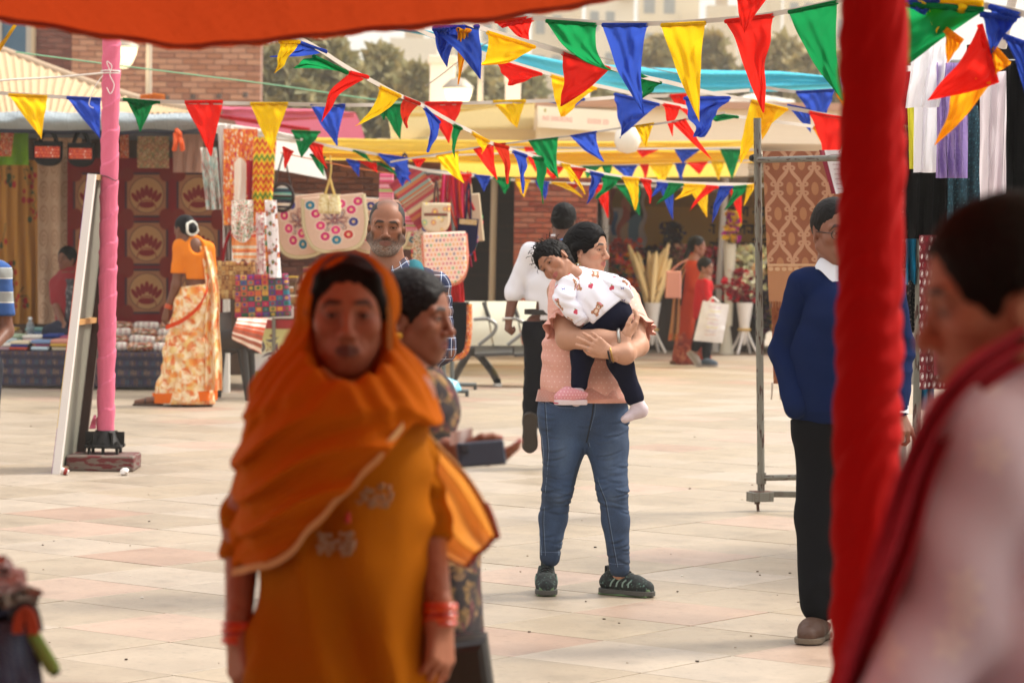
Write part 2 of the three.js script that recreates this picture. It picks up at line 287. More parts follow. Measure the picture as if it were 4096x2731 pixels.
function tree(px, topPy, d, halfW, hex, seed, label, botPy = 520) {
  const a = P(px, topPy, d), h = a.y, t = thing('tree', label, 'tree', V(a.x, 0, -d), 'trees beyond the market roofs'), q = rnd(seed), w = halfW / CAM.f * d;
  const b0 = Math.min(h * 0.35, P(px, botPy, d).y), clumps = [];
  for (let k = 0; k < 30; k++) { const yy = q(), rad = w * Math.sqrt(1 - Math.pow(yy * 1.5 - 0.6, 2) * 0.8) * Math.sqrt(q()), an = q() * 7; clumps.push([V(Math.cos(an) * rad, b0 + (h - b0) * (0.05 + yy * 0.88), Math.sin(an) * rad * 0.8), w * (0.3 + q() * 0.3)]); }
  const limbs = [rod(V(0, 0, 0), V(w * 0.03, b0 + (h - b0) * 0.35, 0), 0.16 * h / 8, 0.1 * h / 8)];
  for (const [c, r] of clumps) limbs.push(rod(V(w * 0.02, b0 + (c.y - b0) * 0.35, 0), c, 0.05 * h / 8, 0.012 * h / 8, 5));
  part(t, 'trunk', merge(limbs), M('#6b5b48', { roughness: 0.95 }));
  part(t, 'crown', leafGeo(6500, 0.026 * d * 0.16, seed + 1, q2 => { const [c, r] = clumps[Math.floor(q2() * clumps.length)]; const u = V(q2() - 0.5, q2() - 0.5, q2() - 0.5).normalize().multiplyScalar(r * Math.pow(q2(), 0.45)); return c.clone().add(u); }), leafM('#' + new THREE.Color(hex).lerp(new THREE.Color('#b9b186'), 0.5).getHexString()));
}
[[1100, 190, 72, 110, '#6a7148', 'dark broad tree at the corner of the brick building'], [1290, 150, 76, 140, '#757a4a', 'bushy tree rising highest beside the orange canopy edge'], [1480, 190, 80, 130, '#7e7e50', 'olive tree behind the leaning red flag'], [1640, 240, 78, 110, '#86834e', 'low yellow-green tree left of the tall roof column'],
 [1900, 290, 90, 120, '#77743f', 'light olive tree right of the street lamp'], [2110, 310, 88, 130, '#777a4a', 'dark tree between the two roof columns'], [2420, 300, 92, 140, '#7f804e', 'tree low behind the sky blue tarpaulin'], [2660, 150, 95, 95, '#8a8358', 'thin pale feathery tree above the tarpaulin left of the yellow flag'],
 [2860, 130, 97, 90, '#857c50', 'thin tree between the yellow and the red flags'], [3090, 165, 96, 120, '#8c8054', 'dry looking tree between the red and the green flags'], [3280, 210, 93, 110, '#767446', 'tree right of the green flag beside the red pole'], [2500, 220, 99, 90, '#90895c', 'pale hazy tree behind the blue flag']].forEach(([px, py, d, w, hex, l], k) => tree(px, py, d, w, hex, 100 + k * 7, l));
// ---------- cloth and bag makers ----------
// cloth hanging in soft vertical folds; px box given on the photograph, d metres away
function hang(name, label, cat, x0, x1, y0, y1, d, m, o = {}) {
  const { folds = 4, amp = 0.03, taper = 0, lean = 0, sag = 0, group, su = 1, sv = 1, dz = 0, ragged = 0 } = o;
  const ph = R() * 9, a = P((x0 + x1) / 2, y0, d), t = thing(name, label, cat, a, group);
  part(t, 'cloth', sheet(28, 22, (u, v) => {
    const w = (u - 0.5) * (1 - taper * v), x = (x0 + x1) / 2 + w * (x1 - x0) + lean * v, y = lerp(y0, y1, v) + sag * (1 - 4 * (u - 0.5) ** 2) * v + (v > 0.97 ? ragged * Math.sin(u * 17 + ph) : 0);
    const q = P(x, y, d); q.z += dz * v + amp * (0.35 + 0.65 * v) * (Math.sin(u * folds * 6.283 + ph + 0.8 * Math.sin(v * 3 + ph)) + 0.4 * Math.sin(u * folds * 13 + v * 4)) + amp * 0.5 * noise(u * 5, v * 4, ph);
    return q.sub(a);
  }, su, sv), m);
  return t;
}
const T_em = {};
// printed or embroidered cloth drawn flat: rows of motifs, dots and bands in the given thread colours
function embroidery(key, bg, cols, kind, n = 256) {
  if (T_em[key]) return T_em[key];
  const q = rnd(key.length * 91 + key.charCodeAt(0) * 7 + key.charCodeAt(key.length - 1)), pick = () => cols[Math.floor(q() * cols.length)];
  return T_em[key] = canvasTex(n, n, (g, w, h) => {
    g.fillStyle = bg; g.fillRect(0, 0, w, h);
    const flower = (x, y, r, c, c2) => { g.fillStyle = c; for (let k = 0; k < 8; k++) { g.beginPath(); g.ellipse(x + Math.cos(k * 0.785) * r * 0.6, y + Math.sin(k * 0.785) * r * 0.6, r * 0.42, r * 0.3, k * 0.785, 0, 7); g.fill(); } g.fillStyle = c2; g.beginPath(); g.arc(x, y, r * 0.3, 0, 7); g.fill(); };
    if (kind === 'dots') { const s = w / 14; for (let j = 0; j < 14; j++) for (let i = 0; i < 14; i++) { g.fillStyle = pick(); g.beginPath(); g.arc((i + 0.5 + (j % 2) / 2) * s, (j + 0.5) * s, s * 0.27, 0, 7); g.fill(); g.fillStyle = '#f2ead8'; g.beginPath(); g.arc((i + 0.5 + (j % 2) / 2) * s, (j + 0.5) * s, s * 0.1, 0, 7); g.fill(); } }
    if (kind === 'mosaic') for (let k = 0; k < 900; k++) { g.fillStyle = pick(); const s = 3 + q() * 9; g.save(); g.translate(q() * w, q() * h); g.rotate(q() * 3); g.fillRect(-s / 2, -s / 2, s, s * 0.7); g.restore(); }
    if (kind === 'flowers') { for (let k = 0; k < 46; k++) flower(q() * w, q() * h, 8 + q() * 12, pick(), '#f6d24a'); for (let k = 0; k < 200; k++) { g.fillStyle = pick(); g.fillRect(q() * w, q() * h, 3, 3); } }
    if (kind === 'stripes') { let y = 0; while (y < h) { const s = 5 + q() * 18; g.fillStyle = pick(); g.fillRect(0, y, w, s); y += s; if (q() < 0.5) { g.fillStyle = pick(); for (let x = 0; x < w; x += 10) { g.beginPath(); g.arc(x + 5, y - s / 2, 3, 0, 7); g.fill(); } } } }
    if (kind === 'checks') { const s = w / 8; for (let j = 0; j < 8; j++) for (let i = 0; i < 8; i++) { g.fillStyle = pick(); g.fillRect(i * s + 2, j * s + 2, s - 4, s - 4); flower((i + 0.5) * s, (j + 0.5) * s, s * 0.3, pick(), pick()); } }
    if (kind === 'buti') { const s = w / 6; for (let j = 0; j < 6; j++) for (let i = 0; i < 6; i++) { const x = (i + 0.5 + (j % 2) / 2) * s, y = (j + 0.5) * s; g.fillStyle = pick(); g.beginPath(); g.ellipse(x % w, y, s * 0.2, s * 0.3, 0.4, 0, 7); g.fill(); g.strokeStyle = pick(); g.lineWidth = 2; g.beginPath(); g.arc(x % w, y, s * 0.4, q() * 3, 3 + q() * 3); g.stroke(); } }
    if (kind === 'blotch') for (let k = 0; k < 420; k++) { g.fillStyle = pick(); g.globalAlpha = 0.55; g.beginPath(); g.ellipse(q() * w, q() * h, 5 + q() * 16, 4 + q() * 9, q() * 3, 0, 7); g.fill(); }
    if (kind === 'leheriya') { g.lineWidth = 20; for (let k = -4; k < 12; k++) { g.strokeStyle = cols[((k % cols.length) + cols.length) % cols.length]; g.lineWidth = 26; g.beginPath(); for (let x = 0; x <= w; x += 8) g.lineTo(x, k * 26 + Math.abs((x % 64) - 32) * 1.1); g.stroke(); } }
    g.globalAlpha = 1;
  }, true);
}
const emb = (key, bg, cols, kind, rx = 1, ry = rx) => M('#ffffff', { map: rep(embroidery(key, bg, cols, kind), rx, ry), roughness: 0.9, bumpMap: rep(T_weave, 4), bumpScale: 0.002 });
// a padded bag outline extruded with rounded edges; uv 0..1 over its face
function padded(pts, depth, bevel = depth * 0.4) {
  const s = new THREE.Shape(); s.moveTo(pts[0][0], pts[0][1]); for (const p of pts.slice(1)) p.length === 2 ? s.lineTo(p[0], p[1]) : s.quadraticCurveTo(...p); s.closePath();
  const g = new THREE.ExtrudeGeometry(s, { depth, bevelEnabled: true, bevelThickness: bevel, bevelSize: bevel * 0.8, bevelSegments: 3, curveSegments: 10 }); g.translate(0, 0, -depth / 2);
  g.computeBoundingBox(); const b = g.boundingBox, p = g.attributes.position, u = g.attributes.uv; for (let i = 0; i < p.count; i++) u.setXY(i, (p.getX(i) - b.min.x) / (b.max.x - b.min.x), (p.getY(i) - b.min.y) / (b.max.y - b.min.y));
  return g;
}
const roundBag = (w, h) => [[-w / 2, 0], [-w / 2, -h * 0.55], [-w / 2, -h, 0, -h], [w / 2, -h, w / 2, -h * 0.55], [w / 2, 0]];
const toteBag = (w, h) => [[-w / 2 * 0.92, 0], [-w / 2, -h], [w / 2, -h], [w / 2 * 0.92, 0]];
function bag(name, label, x0, x1, y0, y1, d, m, o = {}) {
  const a = P((x0 + x1) / 2, y0, d), w = (x1 - x0) / CAM.f * d, h = (y1 - y0) / CAM.f * d, t = thing(name, label, o.cat ?? 'bag', a, o.group);
  const body = part(t, 'body', padded((o.tote ? toteBag : roundBag)(w, h), o.t ?? 0.05), m); body.rotation.set(0, o.yaw ?? 0, o.tilt ?? 0);
  if (o.edge) { const e = part(t, 'edging', tube([V(-w / 2, 0, 0), V(-w / 2, -h * 0.6, 0), V(-w * 0.36, -h * 0.93, 0), V(0, -h * 1.01, 0), V(w * 0.36, -h * 0.93, 0), V(w / 2, -h * 0.6, 0), V(w / 2, 0, 0)], o.edgeR ?? 0.018, 40, 6), o.edge); e.rotation.copy(body.rotation); }
  if (o.band) for (const [k, [v0, v1, bm]] of o.band.entries()) { const e = part(t, 'band', box(w * 1.02, h * (v1 - v0), (o.t ?? 0.05) * 1.95, 0, -h * (v0 + v1) / 2, 0, 0, 0.006), bm); e.rotation.copy(body.rotation); }
  if (o.strap) { const hs = (o.strapH ?? 60) / CAM.f * d, k = o.strapW ?? 0.6; part(t, 'strap', merge([-1, 1].map(s => tube([V(-w * 0.3 * k, 0, s * 0.02), V(-w * 0.16 * k, hs * 0.75, s * 0.015), V(0, hs, 0), V(w * 0.16 * k, hs * 0.75, s * 0.015), V(w * 0.3 * k, 0, s * 0.02)], o.strapR ?? 0.011, 20, 6))), o.strap); }
  if (o.pom) { const bits = []; for (let k = 0; k <= 14; k++) { const an = Math.PI * (1 + k / 14); const s = new THREE.IcosahedronGeometry(o.pomR ?? 0.022, 1); s.translate(Math.cos(an) * w * 0.54, -h * 0.5 + Math.sin(an) * h * 0.55, 0.01); const c = lin(o.pom[k % o.pom.length]), n = s.attributes.position.count; s.setAttribute('color', new THREE.Float32BufferAttribute(Array.from({ length: n * 3 }, (_, i) => c[i % 3]), 3)); bits.push(s); } part(t, 'tassels', merge(bits), M('#ffffff', { vertexColors: true, roughness: 0.95 })).rotation.copy(body.rotation); }
  return t;
}

// ---------- canopies overhead ----------
{
  // orange awning over the near stalls: far hem sags between its ties
  const hem = x => { const k = [[-900, 40], [0, 86], [150, 108], [287, 136], [488, 166], [689, 196], [800, 199], [918, 187], [1090, 174], [1400, 140], [1700, 113], [1982, 88], [2188, 55], [2486, 0], [2900, -90], [3600, -260]]; for (let i = 1; i < k.length; i++) if (x <= k[i][0]) { const t = (x - k[i - 1][0]) / (k[i][0] - k[i - 1][0]); return lerp(k[i - 1][1], k[i][1], t); } return -260; };
  const t = thing('awning', 'orange cloth awning sagging overhead along the top edge of the view', 'awning', V(0, 0, 0)), d0 = 6.6;
  const m = M('#a03616', { roughness: 1, transmission: 0.4, thickness: 0, bumpMap: rep(T_crumple, 3), bumpScale: 0.01 });
  part(t, 'cloth', sheet(200, 40, (u, v) => {
    const x = lerp(-6500, 3300, u), e = P(x, hem(x) - 22 + 4 * Math.sin(x * 0.02), d0), z = lerp(-d0, 3, v);
    const bag = 0.10 * Math.sin(Math.PI * Math.min(1, v * 1.2)) + 0.03 * Math.sin(u * 34 + v * 5) * v + 0.02 * noise(u * 22, v * 7, 1);
    return V(e.x, e.y + v * 0.85 - bag * 1.2 * v, z);
  }, 6, 6), m);
  part(t, 'hem', sheet(160, 5, (u, v) => { const x = lerp(-900, 3600, u), e = P(x, hem(x) - 22 + 4 * Math.sin(x * 0.02) + v * 22 + 3 * v * Math.sin(x * 0.05), d0 + 0.012); e.z += 0.008 * Math.sin(v * 3.1) + 0.01 * v * noise(u * 60, v * 3, 4); return e; }, 40, 0.3), m);
  part(t, 'rope', tube(Array.from({ length: 40 }, (_, i) => { const x = lerp(-900, 3600, i / 39); return P(x, hem(x) - 20, d0 - 0.005); }), 0.006, 120, 6), M('#8d2a10'));
  const r = thing('awning', 'cream cloth awning carried by the red post on the right', 'awning', V(0, 0, 0));
  part(r, 'cloth', sheet(30, 30, (u, v) => V(lerp(0.5, 5.5, u), 2.75 + 0.25 * v + 0.05 * Math.sin(u * 12) - 0.1 * Math.sin(Math.PI * u), lerp(-5.35, 4, v)), 5, 5), M('#d8ccb8', { roughness: 1, transmission: 0.3, thickness: 0 }));
  const l = thing('awning', 'orange cloth roof of the stall behind the viewer', 'awning', V(0, 0, 0));
  const bw = thing('stall_wall', 'dark cloth wall of the stall behind the viewer', 'wall', V(0, 0, 0)); part(bw, 'cloth', sheet(20, 6, (u, v) => V(lerp(-7, 5.5, u), lerp(2.95, 0.05, v), 6.8 + 0.05 * Math.sin(u * 50)), 5, 2), M('#6a4038', { roughness: 1 }));
  part(l, 'cloth', sheet(20, 20, (u, v) => V(lerp(-7, 5, u), 2.95 + 0.1 * Math.sin(u * 9), lerp(-1, 7, v))), m);
}
// tarpaulin roofs farther back: a bent sheet through a polyline of px rows
function roofStrip(name, label, pts, d, depthBack, rise, hex, o = {}) {
  const x0 = pts[0][0], x1 = pts[pts.length - 1][0], a = P((x0 + x1) / 2, pts[0][1], d), t = thing(name, label, o.cat ?? 'canopy', a, o.group);
  const at = (u, j) => { const x = lerp(x0, x1, u); for (let i = 1; i < pts.length; i++) if (x <= pts[i][0] + 1e-6) { const s = (x - pts[i - 1][0]) / (pts[i][0] - pts[i - 1][0]); return [x, lerp(pts[i - 1][j], pts[i][j], s)]; } return [x, pts[pts.length - 1][j]]; };
  const f = o.folds ?? 0.05, m = M(hex, { roughness: 1, transmission: o.tr ?? 0.3, thickness: 0, bumpMap: rep(T_crumple, 2), bumpScale: 0.02, ...(o.map ? { map: o.map } : {}) });
  part(t, 'valance', sheet(60, 14, (u, v) => { const [x, ya] = at(u, 1), [, yb] = at(u, 2), q = P(x, lerp(ya, yb, v), d); q.z += f * Math.sin(v * 9 + 1.5 * noise(u * 6, v, 2)) + f * 0.7 * noise(u * 14, v * 3, 7) + Math.sin(Math.PI * v) * f * 2; return q.sub(a); }, 6, 1), m);
  if (depthBack) part(t, 'cloth', sheet(30, 12, (u, v) => { const [x, ya] = at(u, 1), q = P(x, ya, d); q.z -= depthBack * v; q.y += rise * 0.15 * Math.sin(Math.PI * v) - 0.35 * v; return q.sub(a); }, 6, 3), m);
  for (const px of o.posts ?? []) { const q = P(px, at((px - x0) / (x1 - x0), 1)[1], d); part(t, 'post', rod(V(q.x, 0, q.z - 0.05), q.clone().setZ(q.z - 0.05), 0.03).translate(-a.x, -a.y, -a.z), M('#d9d4c8')); }
  return t;
}
roofStrip('tarpaulin', 'sky blue tarpaulin rolled along a rope across the court', [[1560, 95, 118], [1700, 118, 142], [2025, 200, 252], [2296, 252, 328], [2567, 268, 368], [2900, 282, 370], [3116, 284, 366], [3340, 308, 352], [3700, 330, 372]], 25, 0, 0, '#5fc3d6', { folds: 0.06, cat: 'tarpaulin' });
roofStrip('canopy', 'pale yellow cloth canopy running low across the far stalls', [[1080, 545, 600], [1500, 556, 612], [1900, 560, 604], [2500, 566, 606], [3020, 560, 604]], 33, 3, 0.2, '#f0d060', { tr: 0.45, folds: 0.03 });
roofStrip('canopy', 'deep yellow scalloped valance below the pale yellow canopy', [[1080, 600, 628], [1500, 612, 640], [2100, 598, 660], [2500, 600, 664], [3020, 598, 650]], 32.6, 0, 0, '#e8b838', { tr: 0.45, folds: 0.05 });
roofStrip('canopy', 'pink cloth canopy behind the red and yellow pennants', [[890, 425, 470], [1020, 430, 490], [1250, 436, 478], [1420, 450, 470]], 36, 3, 0.4, '#d9768c', { folds: 0.04 });
roofStrip('canopy', 'bright red strip of cloth under the pink canopy', [[860, 455, 470], [1050, 484, 500], [1240, 512, 528]], 35.6, 0, 0, '#c3222a', { folds: 0.02 });
roofStrip('canopy', 'white cloth roof of the hanging garments stall', [[850, 488, 530], [960, 502, 548], [1090, 522, 560], [1240, 552, 580]], 28.3, 2.6, 0.25, '#f0ebe2', { tr: 0.4 });
roofStrip('canopy', 'white ridge tent roof beside the grey rack pole', [[2640, 640, 690], [2760, 640, 700], [2960, 650, 705], [3040, 660, 700]], 38.2, 3, 0.4, '#eee8dc', { tr: 0.35 });
roofStrip('canopy', 'white tent top behind the dark blue pennants', [[2820, 445, 500], [2900, 405, 500], [3010, 372, 495], [3180, 400, 500]], 44, 3, 0.3, '#ece6da', { tr: 0.3 });
roofStrip('canopy', 'white awning low behind the yellow twisted pennant', [[3060, 505, 590], [3200, 495, 590], [3420, 500, 590]], 40, 3, 0.3, '#efe8da', { tr: 0.3 });
roofStrip('canopy', 'lime green strip of cloth behind the red pennant', [[2845, 520, 548], [2910, 535, 585], [2990, 560, 600]], 39, 0, 0, '#a9bf3e', { folds: 0.02 });
roofStrip('canopy', 'cream fabric roof edge below the cream parapet', [[1540, 424, 470], [1700, 412, 466], [1980, 405, 430], [2140, 404, 416]], 36.2, 2, 0.2, '#e5d29c', { folds: 0.03 });
roofStrip('canopy', 'orange cloth peak just right of the pink pole', [[560, 380, 400], [615, 372, 405], [660, 378, 420]], 34, 0, 0, '#d87a35', { folds: 0.02 });

// ---------- textile stall on the left ----------
{
  const roof = thing('hip_roof', 'beige ribbed hip roof over the textile stall on the left', 'roof', P(200, 455, 32));
  const A = P(-420, 40, 40), B = P(845, 452, 32.5), C = P(-420, 458, 31), o = roof.position;
  const up = P(-40, 185, 39), rt = P(560, 400, 34.5);
  part(roof, 'slope', sheet(2, 900, (u, v) => { const top = new THREE.CatmullRomCurve3([A, up, rt, B]).getPoint(v), bot = C.clone().lerp(B, v); const q = top.lerp(bot, u); q.z += 0.02 * Math.abs(Math.sin(v * 330)); q.y += 0.012 * Math.sin(v * 330); return q.sub(o); }, 4, 12), M('#bfa27c', { roughness: 0.9, bumpMap: rep(T_noise, 3), bumpScale: 0.02 }));
  part(roof, 'ridge', tube([A, up, rt, B].map(q => q.clone().sub(o)), 0.06, 30, 6), M('#ad9478'));
  const stall = thing('textile_stall', 'open fronted textile stall with grey tarpaulin edge on the left', 'stall', P(420, 1000, 31.6));
  const s0 = stall.position, X = (px, d) => P(px, 900, d).x;
  part(stall, 'back_wall', box(X(900, 31.6) - X(-200, 31.6), 2.62, 0.06, 0, 1.31 - s0.y, -0.1), M('#5a4638'));
  part(stall, 'ceiling', box(X(900, 31.6) - X(-200, 31.6), 0.04, 3.4, 0, P(0, 500, 28.5).y - s0.y - 0.02, 1.6), M('#4a5560'));
  const edge = P(400, 480, 28.2);
  part(stall, 'tarpaulin_edge', sheet(60, 12, (u, v) => { const x = lerp(-80, 815, u), y0 = 444 + 14 * u * u + 4 * Math.sin(u * 19), y1 = 512 + 10 * Math.sin(u * 3) + 6 * Math.sin(u * 23) * u; const q = P(x, lerp(y0, y1, v), 28.2); q.z += 0.1 * Math.sin(Math.PI * v) + 0.03 * noise(u * 16, v * 3, 3); return q.sub(s0); }, 6, 1), M('#9aa3a6', { roughness: 0.7, bumpMap: rep(T_crumple, 3), bumpScale: 0.02 }));
  part(stall, 'navy_lining', sheet(40, 3, (u, v) => { const x = lerp(-80, 800, u), y1 = 512 + 10 * Math.sin(u * 3) + 6 * Math.sin(u * 23) * u; return P(x, y1 - 4 + v * 20, 28.24 + v * 0.2).sub(s0); }), M('#26304a'));
  part(stall, 'post', rod(P(905, 520, 28.4).sub(s0), P(905, 1570, 28.4).setY(0).sub(s0), 0.035), M('#d5d0c6'));
  part(stall, 'ribbon', merge([[700, 535, 695, 600], [712, 540, 728, 600], [705, 520, 720, 545]].map(([a, b, c, e]) => tube([P(a, b, 28.1), P((a + c) / 2 + 4, (b + e) / 2, 28.05), P(c, e, 28.1)].map(q => q.sub(s0)), 0.025, 10, 5))), M('#e2581c'));

  const rose = canvasTex(256, 512, (g, w, h) => { g.fillStyle = '#b07a30'; g.fillRect(0, 0, w, h); const q = rnd(5); for (let k = 0; k < 16; k++) { let x = q() * w, y = q() * h; g.strokeStyle = '#3f4a26'; g.lineWidth = 3; g.beginPath(); g.moveTo(x, y); for (let s = 0; s < 5; s++) { x += (q() - 0.4) * 50; y += (q() - 0.3) * 40; g.lineTo(x, y); } g.stroke(); for (let s = 0; s < 5; s++) { g.fillStyle = q() < 0.5 ? '#a31d1d' : '#44522a'; g.beginPath(); g.arc(x + (q() - 0.5) * 70, y + (q() - 0.5) * 50, 4 + q() * 7, 0, 7); g.fill(); } } });
  hang('curtain', 'mustard yellow curtain with red rose vines at the left edge', 'curtain', -60, 158, 640, 1295, 31.3, M('#ffffff', { map: rose, roughness: 0.95 }), { folds: 5, amp: 0.04 });
  const swirl = canvasTex(256, 512, (g, w, h) => { g.fillStyle = '#c2a185'; g.fillRect(0, 0, w, h); g.strokeStyle = '#ab866a'; g.lineWidth = 5; for (let j = 0; j < 8; j++) for (let i = 0; i < 4; i++) { g.beginPath(); for (let a = 0; a < 14; a += 0.3) g.lineTo(i * 64 + 32 + Math.cos(a) * a * 2.1, j * 64 + 32 + Math.sin(a) * a * 2.1); g.stroke(); } });
  hang('quilt', 'cream quilt with stitched spirals hanging beside the yellow curtain', 'quilt', 150, 325, 520, 1295, 31.2, M('#ffffff', { map: swirl, roughness: 0.95, bumpMap: swirl, bumpScale: 0.01 }), { folds: 2 });
  const bt = canvasTex(1024, 1024, (g, w, h) => {
    g.fillStyle = '#7c070d'; g.fillRect(0, 0, w, h);
    for (let j = 0; j < 3; j++) for (let i = 0; i < 3; i++) {
      g.save(); g.translate(w * (0.05 + i * 0.325), h * (0.1 + j * 0.29)); const s = w * 0.245; g.fillStyle = '#3d2a33'; g.fillRect(-14, -14, s + 28, s + 28); g.fillStyle = '#a06a48'; g.fillRect(0, 0, s, s); g.fillStyle = '#7a1f12';
      for (const [a, b] of [[0, 0], [1, 0], [0, 1], [1, 1]]) { g.beginPath(); g.arc(a * s, b * s, s * 0.17, 0, 7); g.fill(); }
      g.fillStyle = '#b48658'; g.beginPath(); g.arc(s / 2, s / 2, s * 0.44, 0, 7); g.fill(); g.strokeStyle = '#5f3b34'; g.lineWidth = 5; g.stroke();
      g.fillStyle = '#7c1013'; for (let k = -3; k <= 3; k++) { g.save(); g.translate(s / 2 + k * s * 0.1, s * (0.56 - 0.17 * (1 - Math.abs(k) / 3))); g.rotate(k * 0.22); g.beginPath(); g.ellipse(0, 0, s * 0.055, s * 0.14, 0, 0, 7); g.fill(); g.restore(); }
      g.beginPath(); g.ellipse(s / 2, s * 0.74, s * 0.2, s * 0.08, 0, 0, 7); g.fill(); g.strokeStyle = '#7c1013'; g.beginPath(); g.arc(s / 2, s * 0.86, s * 0.24, Math.PI, 0); g.stroke(); g.restore();
    }
  });
  hang('bedspread', 'dark red bedspread of framed flower panels hung behind the woman in the sari', 'bedspread', 268, 905, 632, 1296, 31.1, M('#ffffff', { map: bt, roughness: 0.95, bumpMap: rep(T_weave, 8), bumpScale: 0.003 }), { folds: 3, amp: 0.02 });
  hang('green_cloth', 'leaf green cloth hanging from the stall edge at far left', 'cloth', -40, 112, 520, 660, 28.9, cloth('#6f9a28'), { folds: 2, group: null });
  hang('toran', 'narrow red embroidered hanging over the green cloth', 'hanging', 2, 56, 515, 625, 28.7, emb('toran', '#a3231c', ['#d88a2c', '#e8d7b0', '#3c6a44', '#c94a2c'], 'mosaic'), { folds: 1, amp: 0.01, lean: -14 });
  hang('toran', 'second red embroidered hanging just right of the pink pole', 'hanging', 478, 514, 520, 632, 28.9, emb('toran', '#a3231c', ['#d88a2c', '#e8d7b0', '#3c6a44', '#c94a2c'], 'mosaic'), { folds: 1, amp: 0.01 });
  hang('table_cover', 'small cream flowered cloth pegged above the red bedspread', 'cloth', 548, 675, 545, 672, 29.4, emb('buti', '#d3b793', ['#a65a4a', '#6a7f58', '#b98b56'], 'blotch', 2), { folds: 2, amp: 0.015 });
  hang('shawl', 'plain pinkish beige shawl with an embroidered corner', 'shawl', 690, 812, 532, 690, 29.2, cloth('#b89080'), { folds: 3, amp: 0.02 });
  hang('scarf', 'narrow grey and pink printed scarf hung in a long loop', 'scarf', 800, 866, 590, 838, 28.0, emb('greyp', '#c8cabd', ['#8fb0a8', '#b96a60', '#dcdcd0'], 'blotch'), { folds: 2, amp: 0.04, lean: 22, taper: 0.1 });
  for (const [x0, x1, y0, y1, l] of [[142, 240, 572, 656, 'black bag with a red mirror band, left of the pair'], [278, 368, 580, 660, 'black bag with a red mirror band, next to the pink pole']])
    bag('handbag', l, x0, x1, y0, y1, 28.4, cloth('#191615'), { strap: cloth('#191615'), strapH: 55, strapW: 1.2, strapR: 0.018, t: 0.06, band: [[0.16, 0.7, emb('mirror', '#b8331f', ['#e07a2a', '#f0e4c8', '#8a1a18', '#d85a2a'], 'dots', 0.6, 0.25)]] });
  // platform table and its piles
  const tb = thing('display_table', 'low platform table under a dark flowered cloth', 'table', P(400, 1500, 29.8).setY(0)), t0 = tb.position, th = 0.335;
  const dark = emb('darkcloth', '#2b2636', ['#5b4a5c', '#3f5560', '#6b4d3a', '#40385a', '#8a7058'], 'buti', 4, 1.2);
  part(tb, 'table_top', box(X(900, 28.5) - X(-150, 28.5), 0.04, 2.4, (X(375, 28.5)) - t0.x, th, -29.75 - t0.z, 0, 0.01), cloth('#3a3340'));
  part(tb, 'table_cloth', sheet(90, 10, (u, v) => { const x = lerp(X(-150, 28.5), X(890, 28.5), u); return V(x - t0.x, lerp(th + 0.022, 0.03, v), -28.5 - t0.z + 0.02 * Math.sin(u * 60) * v + 0.02 * noise(u * 20, v, 6)); }, 5, 0.5), dark);
  const q = rnd(77), cl = ['#b9c9cf', '#d8c7a8', '#7a8fb0', '#c98a7a', '#a8b89a', '#e0d8cc', '#2f3f7a', '#a0506a', '#c9a04a', '#86b0a8', '#d0a8b0', '#b04a3a'];
  const names = ['pale blue', 'sand', 'dusty blue', 'salmon', 'sage', 'off white', 'navy', 'plum', 'ochre', 'sea green', 'pink', 'rust'];
  [[20, 0], [95, 1], [170, 2], [245, 3], [55, 4], [130, 5], [205, 6], [280, 7], [40, 8], [150, 9], [225, 10], [300, 11]].forEach(([px, k], n) => {
    const row = Math.floor(n / 4), d = 28.9 + row * 0.6, w = 75 / CAM.f * d, at = P(px, 1400, d).setY(th + 0.022), s = thing('folded_cloth_stack', `folded cloths, ${names[k]} one on top, ${['front', 'middle', 'back'][row]} row of the table`, 'cloths', at);
    let y = 0; for (let j = 0; j < 3 + row; j++) { const hh = 0.022 + q() * 0.02; const f = part(s, 'folded_cloth', box(w * (0.85 + q() * 0.25), hh, 0.3 + q() * 0.1, (q() - 0.5) * 0.05, y + hh / 2, (q() - 0.5) * 0.06, (q() - 0.5) * 0.2, hh * 0.42), cloth(cl[(k + (2 + row - j) * 5) % 12])); y += hh; }
  });
  const block = emb('block', '#e6ddd0', ['#8f1a20', '#a52a2a', '#6d1418', '#c9b8a8', '#8f1a20'], 'buti', 2, 1), block2 = emb('block2', '#8f1f22', ['#e8d8c4', '#d87a2a', '#e8d8c4', '#3f6a44'], 'blotch', 2, 1);
  for (let r = 0; r < 4; r++) for (let c = 0; c < 3; c++) {
    const px = 455 + c * 105 + r * 8, d = 28.8 + r * 0.35, at = P(px, 1400, d).setY(th + 0.022 + r * 0.055), w = 0.24;
    const s = thing('cloth_roll', `${['white and maroon', 'maroon and cream', 'red sprigged', 'white flowered'][(r + c) % 4]} rolled block print, ${['front', 'second', 'third', 'topmost'][r]} row, ${['nearest the pink pole', 'in the middle', 'nearest the sari'][c]}`, 'cloth roll', at);
    part(s, 'roll', new THREE.CapsuleGeometry(0.045, w * 0.75, 6, 14).rotateZ(Math.PI / 2 + (q() - 0.5) * 0.15).translate(0, 0.045, 0), (r + c) % 2 ? block2 : block);
  }
  const bo = thing('water_bottle', 'clear plastic water bottle standing on the textile table', 'bottle', P(119, 1290, 29.9).setY(th + 0.03));
  part(bo, 'bottle', new THREE.LatheGeometry([[0, 0], [0.035, 0], [0.036, 0.09], [0.033, 0.11], [0.036, 0.13], [0.03, 0.17], [0.014, 0.2], [0.014, 0.21]].map(a => new THREE.Vector2(...a)), 16).scale(1.2, 1.2, 1.2), M('#cdd6dc', { transmission: 0.8, roughness: 0.15, thickness: 0 })); part(bo, 'cap', new THREE.CylinderGeometry(0.02, 0.02, 0.022, 12).translate(0, 0.262, 0), M('#e8ecf0'));
